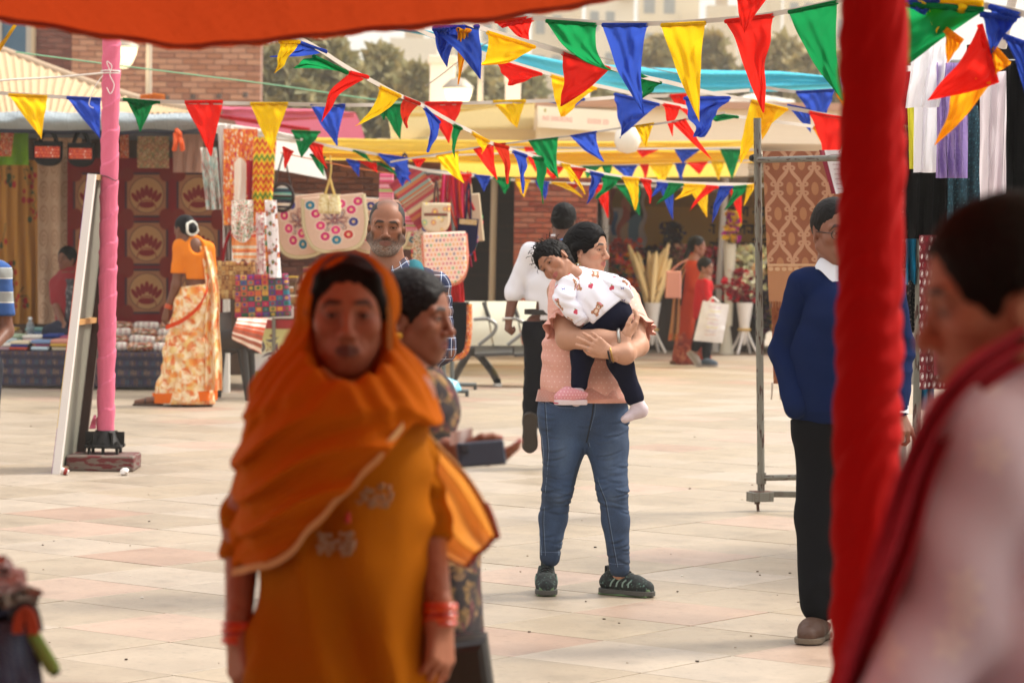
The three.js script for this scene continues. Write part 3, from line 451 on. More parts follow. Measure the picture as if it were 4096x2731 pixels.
  const cu = thing('cushion', 'beige cushion lying on the platform behind the bottle', 'cushion', P(190, 1290, 30.5).setY(th + 0.05)); part(cu, 'cushion', new THREE.SphereGeometry(0.24, 20, 12).scale(1, 0.32, 0.7).translate(0, 0.05, 0), cloth('#a58a74'));
  // black plastic chair
  const ch = thing('plastic_chair', 'black plastic armchair draped with a striped cloth beside the table', 'chair', G(935, 27.3)), cm = M('#2a2624', { roughness: 0.45 }), k = 27.3 / CAM.f, px = x => (x - 935) * k, py = y => P(935, y, 27.3).y;
  part(ch, 'seat', box(0.46, 0.04, 0.44, 0.02, py(1400), -0.02, 0, 0.015), cm);
  part(ch, 'backrest', slabSheet(14, 10, (u, v) => V(px(868) + u * 0.1, lerp(py(1250), py(1400), v), 0.2 - u * 0.44 + 0.03 * Math.sin(u * 3.1)), 0.02), cm);
  part(ch, 'armrest', slabSheet(14, 8, (u, v) => V(lerp(px(862), px(1000), u), lerp(py(1330) + 0.06 * u * u, py(1400), v) + 0.02 * Math.sin(u * 3), 0.22 + 0.02 * Math.sin(v * 3)), 0.025), cm);
  part(ch, 'armrest', slabSheet(14, 8, (u, v) => V(lerp(px(862), px(1000), u), lerp(py(1330) + 0.06 * u * u, py(1400), v), -0.24), 0.025), cm);
  for (const [x, z, dx] of [[975, 0.2, 0.06], [985, -0.22, 0.05], [872, 0.2, -0.02], [872, -0.22, -0.02]]) part(ch, 'leg', rod(V(px(x), py(1390), z), V(px(x) + dx, 0, z * 1.1), 0.05, 0.025, 8), cm);
  const dr = thing('striped_cloth', 'orange and white striped cloth thrown over the chair arm', 'cloth', P(985, 1300, 27.1));
  part(dr, 'cloth', sheet(20, 16, (u, v) => { const a = v * 2.6 - 0.5; return V(lerp(-0.1, 0.17, u) + 0.02 * Math.sin(v * 5), 0.07 * Math.cos(a * 1.1) - 0.13 * v * v * (0.6 + u), 0.12 * Math.sin(a) + 0.02 * Math.sin(u * 14)); }), emb('stripo', '#ecdcc8', ['#d8562a', '#f0e0d0', '#a8604a', '#f4e8d8'], 'stripes', 1));
}

// ---------- embroidery stall in the middle ----------
{
  hang('curtain', 'long white gathered curtain at the corner of the garments stall', 'curtain', 868, 932, 498, 1060, 28.15, cloth('#d9d2cc'), { folds: 3, amp: 0.05, lean: 18, taper: 0.35 });
  hang('bandhej_cloth', 'orange mirror work door hanging with a plain white middle', 'hanging', 893, 1030, 515, 900, 28.0, M('#ffffff', { roughness: 0.9, map: canvasTex(256, 512, (g, w, h) => { g.drawImage(embroidery('orangemirror', '#d9622a', ['#f2c04a', '#e8e0c8', '#c02a4a', '#e07a2a', '#f0a03a'], 'mosaic').image, 0, 0, w, h); g.fillStyle = '#efe4d2'; g.beginPath(); g.moveTo(w * 0.3, h); g.lineTo(w * 0.3, h * 0.36); g.quadraticCurveTo(w * 0.5, h * 0.24, w * 0.66, h * 0.36); g.lineTo(w * 0.66, h); g.fill(); }) }), { folds: 2 });
  hang('toran', 'red fringe of tassels inside the orange door hanging', 'hanging', 985, 1012, 640, 880, 27.9, cloth('#a11a2a'), { folds: 1, taper: 0.6 });
  hang('scarf', 'red, yellow and green wave dyed scarf', 'scarf', 1016, 1106, 548, 850, 27.9, emb('lehar', '#e8b820', ['#e8b820', '#c8341c', '#e8b820', '#d8441c', '#f0c430', '#5a8a2a'], 'leheriya', 1, 2), { folds: 2, lean: -14, taper: 0.15 });
  hang('garland', 'tricolour tassel garland looped below the door hanging', 'garland', 925, 1012, 800, 930, 27.7, emb('tri', '#efe6d8', ['#2a7a44', '#e0582a', '#f4f0e4', '#b02030', '#2a7a44'], 'mosaic'), { folds: 2, sag: 40 });
  hang('toran', 'orange fringed valance under the tricolour garland', 'hanging', 922, 1026, 925, 1045, 27.75, emb('orfr', '#e0501c', ['#f08a4a', '#e8e0c8', '#c8341c', '#f0a060'], 'stripes', 1, 0.7), { folds: 2, lean: 8, ragged: 12 });
  hang('scarf', 'white scarf printed with red squares, left of the pair', 'scarf', 1022, 1056, 850, 1095, 27.7, emb('whred', '#efe8e2', ['#a8202a', '#f4eee8', '#c0404a', '#f0e8e0'], 'checks', 0.5, 3), { folds: 1, lean: 8, group: null });
  hang('scarf', 'white scarf with dark red flowers, right of the pair', 'scarf', 1058, 1105, 800, 1110, 27.65, emb('whflo', '#efe8e6', ['#8a1420', '#2a4a34', '#a01c28'], 'flowers', 0.4, 2), { folds: 1, lean: 18 });
  hang('scarf', 'green and orange scarf ends between the white scarves', 'scarf', 1040, 1078, 900, 1120, 27.8, emb('gror', '#2f7a3a', ['#e0701c', '#2f7a3a', '#e8a02a'], 'stripes', 1, 1), { folds: 1, lean: 14 });
  bag('shopping_bag', 'jute shopper with a woven check and long red handles', 862, 1006, 1060, 1180, 27.9, emb('jutec', '#8a5a34', ['#b98a4a', '#6d3a24', '#a8743c', '#c9a86a'], 'checks', 1.5, 1), { tote: true, strap: cloth('#8a141c'), strapH: 145, strapW: 1.1, strapR: 0.016, t: 0.12 });
  bag('shopping_bag', 'patchwork shopper of red, teal and violet squares', 948, 1145, 1110, 1255, 27.8, emb('patch', '#6a2a4a', ['#b0204a', '#2a6a7a', '#5a2a7a', '#c8642a', '#2a5a3a', '#c89a3a', '#a01c3c'], 'checks', 1), { tote: true, t: 0.1, tilt: 0.05 });
  const d = 29, tb = thing('sales_table', 'sales table fronted by a red and yellow printed banner', 'table', G(1150, 29.6)), o = tb.position, X = px => P(px, 1300, d).x - o.x, ty = P(1150, 1262, d).y;
  part(tb, 'table_top', box(X(1420) - X(985), 0.04, 1.3, (X(1420) + X(985)) / 2, ty, 0, 0, 0.01), M('#5a463a'));
  for (const [x, z] of [[1000, 0.5], [1400, 0.5], [1000, -0.5], [1400, -0.5]]) part(tb, 'leg', rod(V(X(x), 0, z), V(X(x), ty - 0.02, z), 0.025), M('#5a5550'));
  part(tb, 'banner', slabSheet(16, 16, (u, v) => V(lerp(X(988), X(1400), u) + (1 - u) * v * 0.05, lerp(ty - 0.04, ty - (1540 - 1268) / CAM.f * d, v), 0.66 + 0.015 * Math.sin(u * 7 + v * 3)), 0.004), M('#ffffff', { roughness: 0.5, map: canvasTex(512, 512, (g, w, h) => { const k = g.createLinearGradient(0, 0, 0, h); k.addColorStop(0, '#b8282c'); k.addColorStop(0.25, '#b23a30'); k.addColorStop(0.6, '#c49a48'); k.addColorStop(0.9, '#b8aa3c'); g.fillStyle = k; g.fillRect(0, 0, w, h); g.fillStyle = '#ddd2d6'; g.fillRect(0, h * 0.93, w, h * 0.07); g.strokeStyle = '#a83a44'; g.lineWidth = 5; g.beginPath(); for (let x = 0; x < w; x += 24) g.lineTo(x, h * (x % 48 ? 0.99 : 0.94)); g.stroke(); }) }));
  const ps = thing('poster', 'pale yellow poster with a pinwheel emblem fixed to the banner', 'poster', P(1085, 1400, d - 0.1));
  part(ps, 'sheet', box((1175 - 1016) / CAM.f * d, (1482 - 1312) / CAM.f * d, 0.006), M('#ffffff', { roughness: 0.6, map: canvasTex(512, 548, (g, w, h) => {
    const k = g.createLinearGradient(0, 0, 0, h); k.addColorStop(0, '#c9bd7a'); k.addColorStop(0.4, '#d6cf8c'); k.addColorStop(0.62, '#d8d4c8'); k.addColorStop(1, '#d9d4d4'); g.fillStyle = k; g.fillRect(0, 0, w, h);
    g.translate(w * 0.47, h * 0.43); for (let q = 0; q < 4; q++) { g.save(); g.rotate(q * Math.PI / 2); g.fillStyle = '#6c5d62'; g.beginPath(); g.moveTo(-60, -95); g.quadraticCurveTo(10, -95, 110, -135); g.quadraticCurveTo(40, -50, -20, -66); g.quadraticCurveTo(-50, -74, -60, -95); g.fill(); g.strokeStyle = '#9a6a3a'; g.lineWidth = 8; g.beginPath(); g.arc(0, -92, 62, 0.6, 2.5); g.stroke(); g.fillStyle = '#7a2a1c'; g.beginPath(); g.arc(4, -148, 17, 0, 7); g.fill(); g.restore(); }
    g.fillStyle = '#7a2a1c'; g.beginPath(); g.arc(0, 0, 12, 0, 7); g.fill(); g.setTransform(1, 0, 0, 1, 0, 0); g.fillStyle = '#5d5458'; g.font = '34px sans-serif'; g.textAlign = 'center'; g.fillText('\u0909\u092e\u0902\u0917', w * 0.3, h * 0.9); g.font = '30px sans-serif'; g.fillText('UM', w * 0.42, h * 0.9);
  }) }));
  // boxes and packets along the table
  const q = rnd(31), bc = ['#8a4a3a', '#d9d4cc', '#a8804a', '#c9b090', '#7a5a48', '#d8c8a8', '#b0603a', '#e0b83a', '#c98a4a', '#8a3a44'], bn = ['brown leather', 'white', 'tan', 'cream', 'dark brown', 'pale', 'rust', 'yellow', 'amber', 'maroon'];
  [[1040, 1250, 60], [1125, 1252, 90], [1180, 1200, 60], [1215, 1150, 46], [1170, 1118, 40], [1240, 1110, 50], [1200, 1250, 60], [1260, 1180, 40], [1150, 1160, 40], [1230, 1080, 36]].forEach(([px, y, w], n) => {
    const dd = 28.9 + (1260 - y) / 150, at = P(px, y, dd); at.y = Math.max(at.y, ty + 0.03); const ww = w / CAM.f * dd, s = thing('gift_box', `${bn[n]} box ${n < 2 ? 'at the front of' : n < 6 ? 'stacked on' : 'at the back of'} the embroidery sales table`, 'box', at);
    part(s, 'carton', box(ww, ww * 0.5, ww * 0.8, 0, 0, 0, q() - 0.5, 0.01), M(bc[n], { roughness: 0.6 })); part(s, 'lid', box(ww * 1.04, ww * 0.12, ww * 0.84, 0, ww * 0.26, 0, 0, 0.006), M(bc[(n + 3) % 10], { roughness: 0.6 }));
    if (at.y > ty + 0.06) { part(s, 'stand', box(ww * 0.6, at.y - ty - ww * 0.25, 0.1, 0, -(at.y - ty) / 2 - ww * 0.12, -0.05), M('#8a6a4a')); }
  });
  const rail = thing('clothes_rail', 'long horizontal rail carrying the embroidered rugs and purses', 'rail', P(1450, 780, 28.9));
  part(rail, 'bar', rod(P(1090, 778, 28.9).sub(rail.position), P(1560, 800, 28.9).sub(rail.position), 0.018), M('#8a8478', { metalness: 0.6, roughness: 0.4 }));
  for (const px of [1095, 1555]) part(rail, 'upright', rod(P(px, 780, 28.9).sub(rail.position), P(px, 1500, 28.9).setY(0).sub(rail.position), 0.02), M('#8a8478', { metalness: 0.6, roughness: 0.4 }));
  // big embroidered shoulder bags hung flap down
  const flap = canvasTex(512, 512, (g, w, h) => {
    g.fillStyle = '#d9b8a0'; g.fillRect(0, 0, w, h); const q2 = rnd(8); const pal = ['#c81f6a', '#2a7a94', '#c02a2a', '#d83a7a', '#3a3a84', '#e06a9a', '#c81f6a'];
    for (let k = 0; k < 900; k++) { g.fillStyle = ['#cfa48c', '#e0c8b0', '#c89a9a'][k % 3]; g.fillRect(q2() * w, q2() * h, 4, 3); }
    g.strokeStyle = '#7a3a4a'; g.lineWidth = 6; for (let k = 0; k < 8; k++) { g.save(); g.translate(w * 0.5, h * 0.45); g.rotate(k * 0.785); g.beginPath(); g.ellipse(0, -66, 26, 54, 0, 0, 7); g.stroke(); g.strokeStyle = k % 2 ? '#5a6a8a' : '#8a2a3a'; g.beginPath(); g.ellipse(0, -66, 13, 34, 0, 0, 7); g.stroke(); g.restore(); }
    for (const [x, y, n] of [[0.2, 0.3, 0], [0.26, 0.52, 3], [0.32, 0.72, 0], [0.5, 0.8, 1], [0.7, 0.72, 2], [0.8, 0.5, 4], [0.78, 0.28, 0], [0.62, 0.16, 3], [0.36, 0.14, 4], [0.5, 0.62, 3], [0.12, 0.14, 1], [0.9, 0.14, 0]]) { g.fillStyle = '#e8d4c0'; g.beginPath(); g.arc(x * w, y * h, 50, 0, 7); g.fill(); g.fillStyle = pal[n]; for (let p = 0; p < 10; p++) { g.beginPath(); g.arc(x * w + Math.cos(p * 0.63) * 27, y * h + Math.sin(p * 0.63) * 27, 14, 0, 7); g.fill(); } g.fillStyle = '#e8b84a'; g.beginPath(); g.arc(x * w, y * h, 8, 0, 7); g.fill(); }
  });
  const fm = M('#ffffff', { map: flap, roughness: 0.95, bumpMap: flap, bumpScale: 0.01 }), edge = emb('edge', '#c9b98a', ['#d8cba0', '#b8a878', '#e0d4b0'], 'stripes', 2);
  for (const [x0, x1, y0, y1, dd, tl, l] of [[1092, 1290, 786, 1022, 28.7, 0.12, 'embroidered flower bag hanging leftmost under the round purse'], [1212, 1450, 786, 1000, 28.5, 0.1, 'embroidered flower bag hanging behind the two cream pouches'], [1400, 1640, 800, 1008, 28.65, -0.05, 'embroidered flower bag half hidden behind the bearded man'], [1570, 1730, 840, 985, 28.75, 0.0, 'small embroidered flower bag with a teal flower right of the bearded man']])
    bag('shoulder_bag', l, x0, x1, y0, y1, dd, fm, { edge, edgeR: 0.032, t: 0.03, tilt: tl });
  const rp = thing('round_purse', 'round striped purse on a long strap at the left of the rail', 'purse', P(1128, 790, 28.2));
  part(rp, 'body', new THREE.SphereGeometry(0.1, 24, 16).scale(1, 1.2, 0.45), emb('purse', '#2a2a3a', ['#3aa08a', '#d8d4c8', '#2a2438', '#e8e0d0', '#4a3a5a', '#1f6a6a'], 'stripes', 1, 1)); part(rp, 'zip', new THREE.TorusGeometry(0.106, 0.014, 8, 28).scale(1, 1.2, 1).translate(0, 0, 0.01), M('#2a1a18')); part(rp, 'band', box(0.2, 0.025, 0.1, 0, 0.01, 0), M('#1f1614'));
  part(rp, 'strap', merge([tube([V(-0.07, 0.09, 0), V(-0.04, 0.25, 0), V(0.01, 0.43, 0)], 0.009, 10, 5), tube([V(0.09, 0.07, 0), V(0.05, 0.24, 0), V(0.01, 0.43, 0)], 0.009, 10, 5)]), M('#3a2a24'));
  const po = thing('potli_pouch', 'pair of cream brocade drawstring pouches hanging from a cord', 'pouch', P(1318, 800, 28.1)), pm = emb('potli', '#d8c48a', ['#e8dcb4', '#c0a45a', '#f0e8cc'], 'blotch', 2);
  for (const s of [-1, 1]) part(po, 'pouch', new THREE.LatheGeometry([[0.0, -0.13], [0.05, -0.13], [0.058, -0.1], [0.055, -0.02], [0.04, 0.03], [0.05, 0.055]].map(a => new THREE.Vector2(...a)), 18).translate(s * 0.052, 0, s * 0.02), pm);
  part(po, 'cord', merge([tube([V(-0.05, 0.03, 0), V(-0.02, 0.13, 0), V(0, 0.2, 0)], 0.012, 8, 5), tube([V(0.05, 0.03, 0), V(0.02, 0.13, 0), V(0, 0.2, 0)], 0.012, 8, 5), tube([V(0, 0.2, 0), V(0.01, 0.3, 0), V(0, 0.42, 0)], 0.008, 8, 5)]), M('#c9a85a'));

  // bag stand: steel uprights on T feet with bags and tassels all round
  const st = thing('bag_stand', 'steel display stand on bar feet hung with bags and tassels', 'stand', G(1800, 28.3)), so = st.position, steel = M('#6b706e', { metalness: 0.5, roughness: 0.45 });
  const W = (px, py, dd = 28.3) => P(px, py, dd).sub(so);
  part(st, 'upright', rod(W(1772, 1530).setY(0.04), W(1795, 690), 0.022), steel); part(st, 'upright', rod(W(1808, 1525, 29).setY(0.04), W(1810, 690, 29), 0.022), steel);
  part(st, 'foot', rod(W(1740, 1566).setY(0.05), W(1874, 1573).setY(0.05), 0.02), steel); part(st, 'foot', rod(W(1770, 1530, 29.5).setY(0.05), W(1906, 1536, 29.5).setY(0.05), 0.02), steel);
  part(st, 'castor', merge([[1868, 28.3], [1900, 29.5], [1745, 28.3]].map(([px, dd]) => { const q3 = W(px, 1570, dd); return rod(V(q3.x, 0, q3.z), V(q3.x, 0.05, q3.z), 0.018); })), M('#3a3a38'));
  part(st, 'arm', rod(W(1640, 675), W(1905, 700), 0.016), steel); part(st, 'arm', rod(W(1700, 690, 28), W(1890, 705, 28.9), 0.016), steel);
  bag('shoulder_bag', 'slanted bag with grey, red and tan stripes and mirror buttons', 1545, 1690, 702, 905, 28.1, emb('slant', '#b89a70', ['#a8343a', '#7f9184', '#c0a47a', '#8f2434', '#b8683c', '#8a9a8a', '#c8ac84'], 'stripes', 1, 1.2), { tote: true, t: 0.05, tilt: 0.62, strap: cloth('#1f2444'), strapH: 90, strapW: 0.4 });
  bag('shoulder_bag', 'red and tan striped bag right of the grey striped one', 1665, 1752, 715, 840, 28.3, emb('slant2', '#a8402c', ['#a8343a', '#c09058', '#8f2424', '#c0a47a'], 'stripes', 1, 1), { tote: true, t: 0.05, tilt: 0.5 });
  bag('handbag', 'pink and magenta woven bag hanging behind the bearded man head', 1522, 1570, 700, 800, 28.5, emb('pinkw', '#c8346a', ['#d8507a', '#e0a0a8', '#b8204a', '#a8b06a'], 'stripes', 1, 1), { tote: true, t: 0.04 });
  bag('handbag', 'brown leather purse with a flowered front and gold tassel', 1698, 1790, 822, 922, 27.9, emb('floralp', '#cdb89a', ['#c98a6a', '#9ab08a', '#d8c4a4', '#c0a07a'], 'flowers', 0.6), { t: 0.08, edge: M('#6d3222', { roughness: 0.5 }), edgeR: 0.02, band: [[0.3, 0.42, M('#6d3222', { roughness: 0.5 })]], strap: M('#4a2a20'), strapH: 100, strapW: 0.3 });
  bag('handbag', 'small brown and pink striped bag behind the flowered purse', 1615, 1662, 872, 920, 28.3, emb('pinkw', '#c8346a', ['#d8507a'], 'stripes'), { t: 0.05, tote: true });
  bag('shoulder_bag', 'large orange bag covered in mirror dots with a pompom edge', 1702, 1852, 938, 1128, 27.8, emb('mirrordots', '#f2d0bc', ['#c02a5a', '#3a9a4a', '#2a2a6a', '#e8902a', '#e8763a', '#d83a4a', '#e8a03a'], 'dots', 0.8), { t: 0.07, tilt: 0.06, edge: emb('orfr', '#e0501c', ['#f08a4a'], 'stripes', 2), edgeR: 0.045, pom: ['#d8304a', '#e8902a', '#3a8a4a', '#e06aa0', '#2a3a8a'] });
  bag('shoulder_bag', 'cream and red bag behind the orange mirror bag', 1662, 1760, 935, 1080, 28.2, emb('creamred', '#dcd0b8', ['#b8342c', '#d8c8a8', '#3a5a3a', '#c88a3a'], 'mosaic'), { t: 0.05, tilt: -0.06, pom: ['#d8304a', '#e8902a', '#e06aa0'] });
  bag('shoulder_bag', 'navy blue velvet bag with a gold band and pompoms', 1838, 1908, 880, 1012, 28.0, cloth('#161534'), { t: 0.05, tilt: -0.05, band: [[-0.02, 0.14, emb('gold', '#a8844a', ['#d8c08a', '#e8e0d0'], 'dots', 1, 0.3)]], strap: cloth('#191838'), strapH: 150, strapW: 0.5, pom: ['#d8304a', '#e8902a', '#2a6a4a', '#e06aa0', '#3a4aa0'], pomR: 0.018 });
  bag('shoulder_bag', 'pale cream canvas bag with bright pompoms at the right end of the stand', 1842, 1915, 782, 960, 28.4, cloth('#cdb99a'), { tote: true, t: 0.05, tilt: 0.1, strap: cloth('#c8b48a'), strapH: 50, strapW: 0.3, pom: ['#e8902a', '#d8304a', '#3a8a4a'], pomR: 0.018 });
  const tas = thing('tassel_strings', 'bunch of red, pink and purple beaded strings hanging from the stand', 'tassels', P(1830, 690, 28.1)), tc = ['#b81c2a', '#d83a6a', '#8a1a3a', '#c8242a', '#3a2a5a', '#d84a2a', '#a01c2a'];
  for (let k = 0; k < 22; k++) { const x = (k - 11) * 0.012, z = rr(-0.1, 0.1), l = rr(0.35, 0.95); part(tas, 'string', tube([V(x, rr(-0.03, 0.02), z), V(x + rr(-0.02, 0.02), -l / 2, z), V(x + 0.01 + rr(-0.02, 0.04) + l * 0.05, -l, z)], rr(0.008, 0.016), 10, 5), cloth(tc[k % 7])); }
  hang('hanging_strip', 'orange and red beaded strip at the bottom of the stand left side', 'hanging', 1745, 1800, 1110, 1250, 28.0, emb('orangemirror', '#d9622a', ['#f2c04a'], 'mosaic'), { folds: 2, amp: 0.03 });
  hang('hanging_strip', 'plain red cloth strip hanging beside the mirror bag', 'hanging', 1800, 1850, 1080, 1230, 28.2, cloth('#b01c1c'), { folds: 1, lean: 10, amp: 0.03 });
  bag('shoulder_bag', 'large black bag framed with orange mirror work at the foot of the stand', 1770, 1868, 1215, 1420, 27.9, cloth('#0e0d10'), { t: 0.06, edge: emb('mosedge', '#c8622a', ['#e8a83a', '#e0d8c4', '#b83a2a', '#8a3a5a', '#e8c06a', '#d8862a'], 'mosaic', 3, 1), edgeR: 0.055, strap: cloth('#b01c24'), strapH: 110, strapW: 0.8 });
  const pb = thing('plastic_bag', 'crumpled white and sky blue plastic bag lying by the stand foot', 'bag', G(1735, 28.0));
  for (const [hex, ox, s] of [['#dfe0d6', -0.1, 1], ['#5fb4d0', 0.09, 0.8]]) { const g = new THREE.IcosahedronGeometry(0.15 * s, 4), p = g.attributes.position; for (let i = 0; i < p.count; i++) { const k2 = 1 + 0.3 * noise(p.getX(i) * 16, p.getY(i) * 16, p.getZ(i) * 16 + ox); p.setXYZ(i, p.getX(i) * k2, p.getY(i) * k2 * 0.75 + 0.1 * s, p.getZ(i) * k2); } g.computeVertexNormals(); g.rotateZ(-0.5); g.translate(ox, 0.03, ox * 0.4); part(pb, 'crumple', g, M(hex, { roughness: 0.35 })); }
}
// ---------- row of perforated steel waiting chairs ----------
{
  const t = thing('waiting_bench', 'row of pale waiting seats on a grey steel beam with armrests', 'bench', G(1980, 30.5)), o = t.position, W = (px, py, d = 30.5) => P(px, py, d).sub(o), pale = M('#e0d8bc', { roughness: 0.35, metalness: 0.1 }), dark = M('#4c4a48', { roughness: 0.5, metalness: 0.4 });
  const yaw = 0.25;
  for (const [x0, x1] of [[1830, 1940], [1946, 2058], [2064, 2170], [2176, 2290], [2296, 2400]]) part(t, 'backrest', slabSheet(10, 10, (u, v) => { const q = W(lerp(x0, x1, u) + v * 30, lerp(1206 - (x0 > 2000 ? 2 : 0), 1380, v)); q.z += 0.12 * v - 0.12 * (1 - v) + 0.05 * Math.sin(Math.PI * v); return q; }, 0.02), pale);
  for (const [x0, x1] of [[1900, 2050], [2056, 2170], [2180, 2290]]) part(t, 'seat', slabSheet(10, 8, (u, v) => { const q = W(lerp(x0, x1, u), lerp(1378, 1408, v) - (1 - u) * -6); q.z += lerp(0.02, 0.45, v) ; q.y -= 0.03 * Math.sin(Math.PI * v) - 0.015; return q; }, 0.03), dark);
  for (const x of [1934, 2050, 2172]) { part(t, 'backrest_post', rod(W(x, 1208), W(x + 58, 1372), 0.022), dark); part(t, 'armrest', tube([W(x - 40, 1277, 30.2), W(x + 20, 1277, 30.2), W(x + 50, 1300, 30.2), W(x + 44, 1325, 30.2), W(x - 20, 1380, 30.2)], 0.02, 24, 6), M('#8a8884', { metalness: 0.6, roughness: 0.35 })); }
  part(t, 'beam', rod(W(1880, 1404), W(2330, 1402), 0.05), dark);
  for (const x of [1882, 2300]) part(t, 'leg', merge([tube([W(x - 66, 1520, 30.9).setY(0.03), W(x - 30, 1450), W(x - 4, 1412), W(x + 20, 1412), W(x + 74, 1470), W(x + 108, 1518, 30.1).setY(0.05)], 0.04, 24, 7)]), dark);
  for (const [x, dd] of [[1990, 30.1], [1816, 30.9]]) part(t, 'foot_pad', new THREE.CylinderGeometry(0.045, 0.05, 0.03, 14).translate(W(x, 1535, dd).x, 0.02, W(x, 1535, dd).z), M('#b8b4aa'));
}
// ---------- banner on the parapet ----------
{
  const d = 37.35, a = P(2152, 428, d), b = P(2470, 520, d), t = thing('banner', 'white banner with red no smoking lettering on the cream parapet', 'banner', P(2305, 476, d));
  part(t, 'sheet', slabSheet(16, 4, (u, v) => { const q = P(lerp(2150, 2478, u), lerp(422, 508, v) + u * 22, d); q.z += 0.01 * Math.sin(u * 9); return q.sub(t.position); }, 0.01), M('#ffffff', { roughness: 0.6, map: canvasTex(1024, 256, (g, w, h) => { g.fillStyle = '#f4ebdc'; g.fillRect(0, 0, w, h); g.fillStyle = '#e39a92'; g.font = 'bold 78px sans-serif'; g.textBaseline = 'middle'; g.save(); g.translate(60, h * 0.56); g.scale(0.74, 1); g.fillText('NO SMOKING', 0, 0); g.translate(760, 0); g.fillText('GUIDE ZO', 0, 0); g.restore(); g.fillStyle = '#8a9a5a'; g.beginPath(); g.ellipse(95, h * 0.2, 14, 24, 0, 0, 7); g.fill(); g.fillStyle = '#e0b04a'; g.beginPath(); g.arc(95, h * 0.2, 9, 0, 7); g.fill(); }) }));
}
// ---------- dried flower stall ----------
{
  const d = 39.4, X = px => P(px, 900, d).x;
  const t = thing('flower_stall', 'open tent stall with a mustard backdrop selling dried flowers', 'stall', G(2740, 41.5)), o = t.position;
  const H0 = P(2700, 690, d).y;
  part(t, 'backdrop', box(X(3200) - X(2360), H0 - 0.2, 0.05, (X(3200) + X(2360)) / 2 - o.x, H0 / 2 + 0.1, -0.4), M('#ffffff', { roughness: 0.8, map: canvasTex(1024, 640, (g, w, h) => {
    g.fillStyle = '#bd8f18'; g.fillRect(0, 0, w, h); g.fillStyle = '#9a7416'; g.fillRect(0, 0, w, h * 0.2); g.fillStyle = '#241a0c'; g.textAlign = 'left'; g.textBaseline = 'middle';
    g.font = 'bold 62px sans-serif'; const q = rnd(17);
    // bold script strokes in four lines on the right half
    for (let r = 0; r < 4; r++) { let x = w * 0.63; while (x < w * 0.97) { const cw = 22 + q() * 16, y = h * (0.2 + r * 0.115); g.lineWidth = 9; g.strokeStyle = '#241a0c'; g.beginPath(); g.moveTo(x, y); g.lineTo(x + cw, y); g.moveTo(x + cw * 0.75, y); g.lineTo(x + cw * 0.75, y + 36); g.stroke(); g.beginPath(); g.arc(x + cw * 0.35, y + 18, 9, q() * 3, 3 + q() * 3); g.stroke(); if (q() < 0.4) { g.beginPath(); g.arc(x + cw * 0.8, y - 6, 12, 3.5, 6); g.stroke(); } x += cw + (q() < 0.25 ? 26 : 3); } }
  }) }));
  part(t, 'side_wall', box(0.05, H0, 3, X(3200) - o.x, H0 / 2, 1.2), M('#7a6230'));
  for (const [px0, py0, px1] of [[2905, 690, 2862], [2378, 690, 2372], [2420, 700, 2424]]) part(t, 'tent_pole', merge([rod(P(px0, py0, d).sub(o), P(px1, 1392, d).setY(0).sub(o), 0.045, 0.045, 12)]), M('#dcd9d6', { roughness: 0.4 }));
  part(t, 'cross_bar', rod(P(2360, 742, d).sub(o), P(3100, 742, d).sub(o), 0.03), M('#dcd9d6'));
  part(t, 'tent_roof', slabSheet(20, 8, (u, v) => { const q = P(lerp(2340, 3100, u), 690 - 30 * Math.sin(Math.PI * v * 0.5), d); q.z -= 3 * v; return q.sub(o); }, 0.02), M('#efeae0'));
  const fig = thing('poster', 'tall cut-out poster with a painted woman in blue and orange', 'poster', P(2515, 880, 41.3));
  part(fig, 'board', slabSheet(18, 18, (u, v) => { const q = P(lerp(2435, 2582, u) + 6 * Math.sin(v * 17), lerp(735, 1010, v), 41.2); return q.sub(fig.position); }, 0.03), M('#ffffff', { roughness: 0.7, map: canvasTex(256, 512, (g, w, h) => { g.fillStyle = '#b8aca8'; g.fillRect(0, 0, w, h); g.fillStyle = '#8a6a14'; g.fillRect(w * 0.12, 0, w * 0.6, h * 0.35); g.fillStyle = '#8a4420'; g.beginPath(); g.moveTo(0, 0); g.lineTo(w * 0.16, 0); g.lineTo(w * 0.1, h * 0.6); g.lineTo(0, h * 0.6); g.fill(); g.fillStyle = '#2c2418'; g.beginPath(); g.ellipse(w * 0.72, h * 0.35, w * 0.2, h * 0.32, 0, 0, 7); g.fill(); g.fillStyle = '#b0683c'; g.beginPath(); g.ellipse(w * 0.5, h * 0.3, w * 0.13, h * 0.13, 0, 0, 7); g.fill(); g.fillStyle = '#a8441c'; g.beginPath(); g.moveTo(w * 0.45, h * 0.3); g.quadraticCurveTo(w * 0.2, h * 0.6, w * 0.18, h); g.lineTo(w * 0.5, h); g.lineTo(w * 0.55, h * 0.4); g.fill(); g.fillStyle = '#5d7f9a'; g.beginPath(); g.ellipse(w * 0.6, h * 0.72, w * 0.22, h * 0.3, 0.3, 0, 7); g.fill(); g.fillStyle = '#3a5a8a'; g.fillRect(w * 0.1, h * 0.4, w * 0.12, h * 0.35); g.fillStyle = '#c0a080'; g.beginPath(); g.ellipse(w * 0.42, h * 0.75, w * 0.1, h * 0.2, 0.3, 0, 7); g.fill(); }) }));
  const tb = thing('display_table', 'flower stall table with a pink rope strung along its front', 'table', G(2700, 40.2));
  part(tb, 'table_top', box(X(3080) - X(2420), 0.05, 1.2, (X(3080) + X(2420)) / 2 - tb.position.x, P(2700, 1165, d).y, 0, 0, 0.01), M('#4a3a30'));
  part(tb, 'table_cloth', box(X(3080) - X(2420), P(2700, 1170, d).y, 0.04, (X(3080) + X(2420)) / 2 - tb.position.x, P(2700, 1170, d).y / 2, 0.3), cloth('#4e423c'));
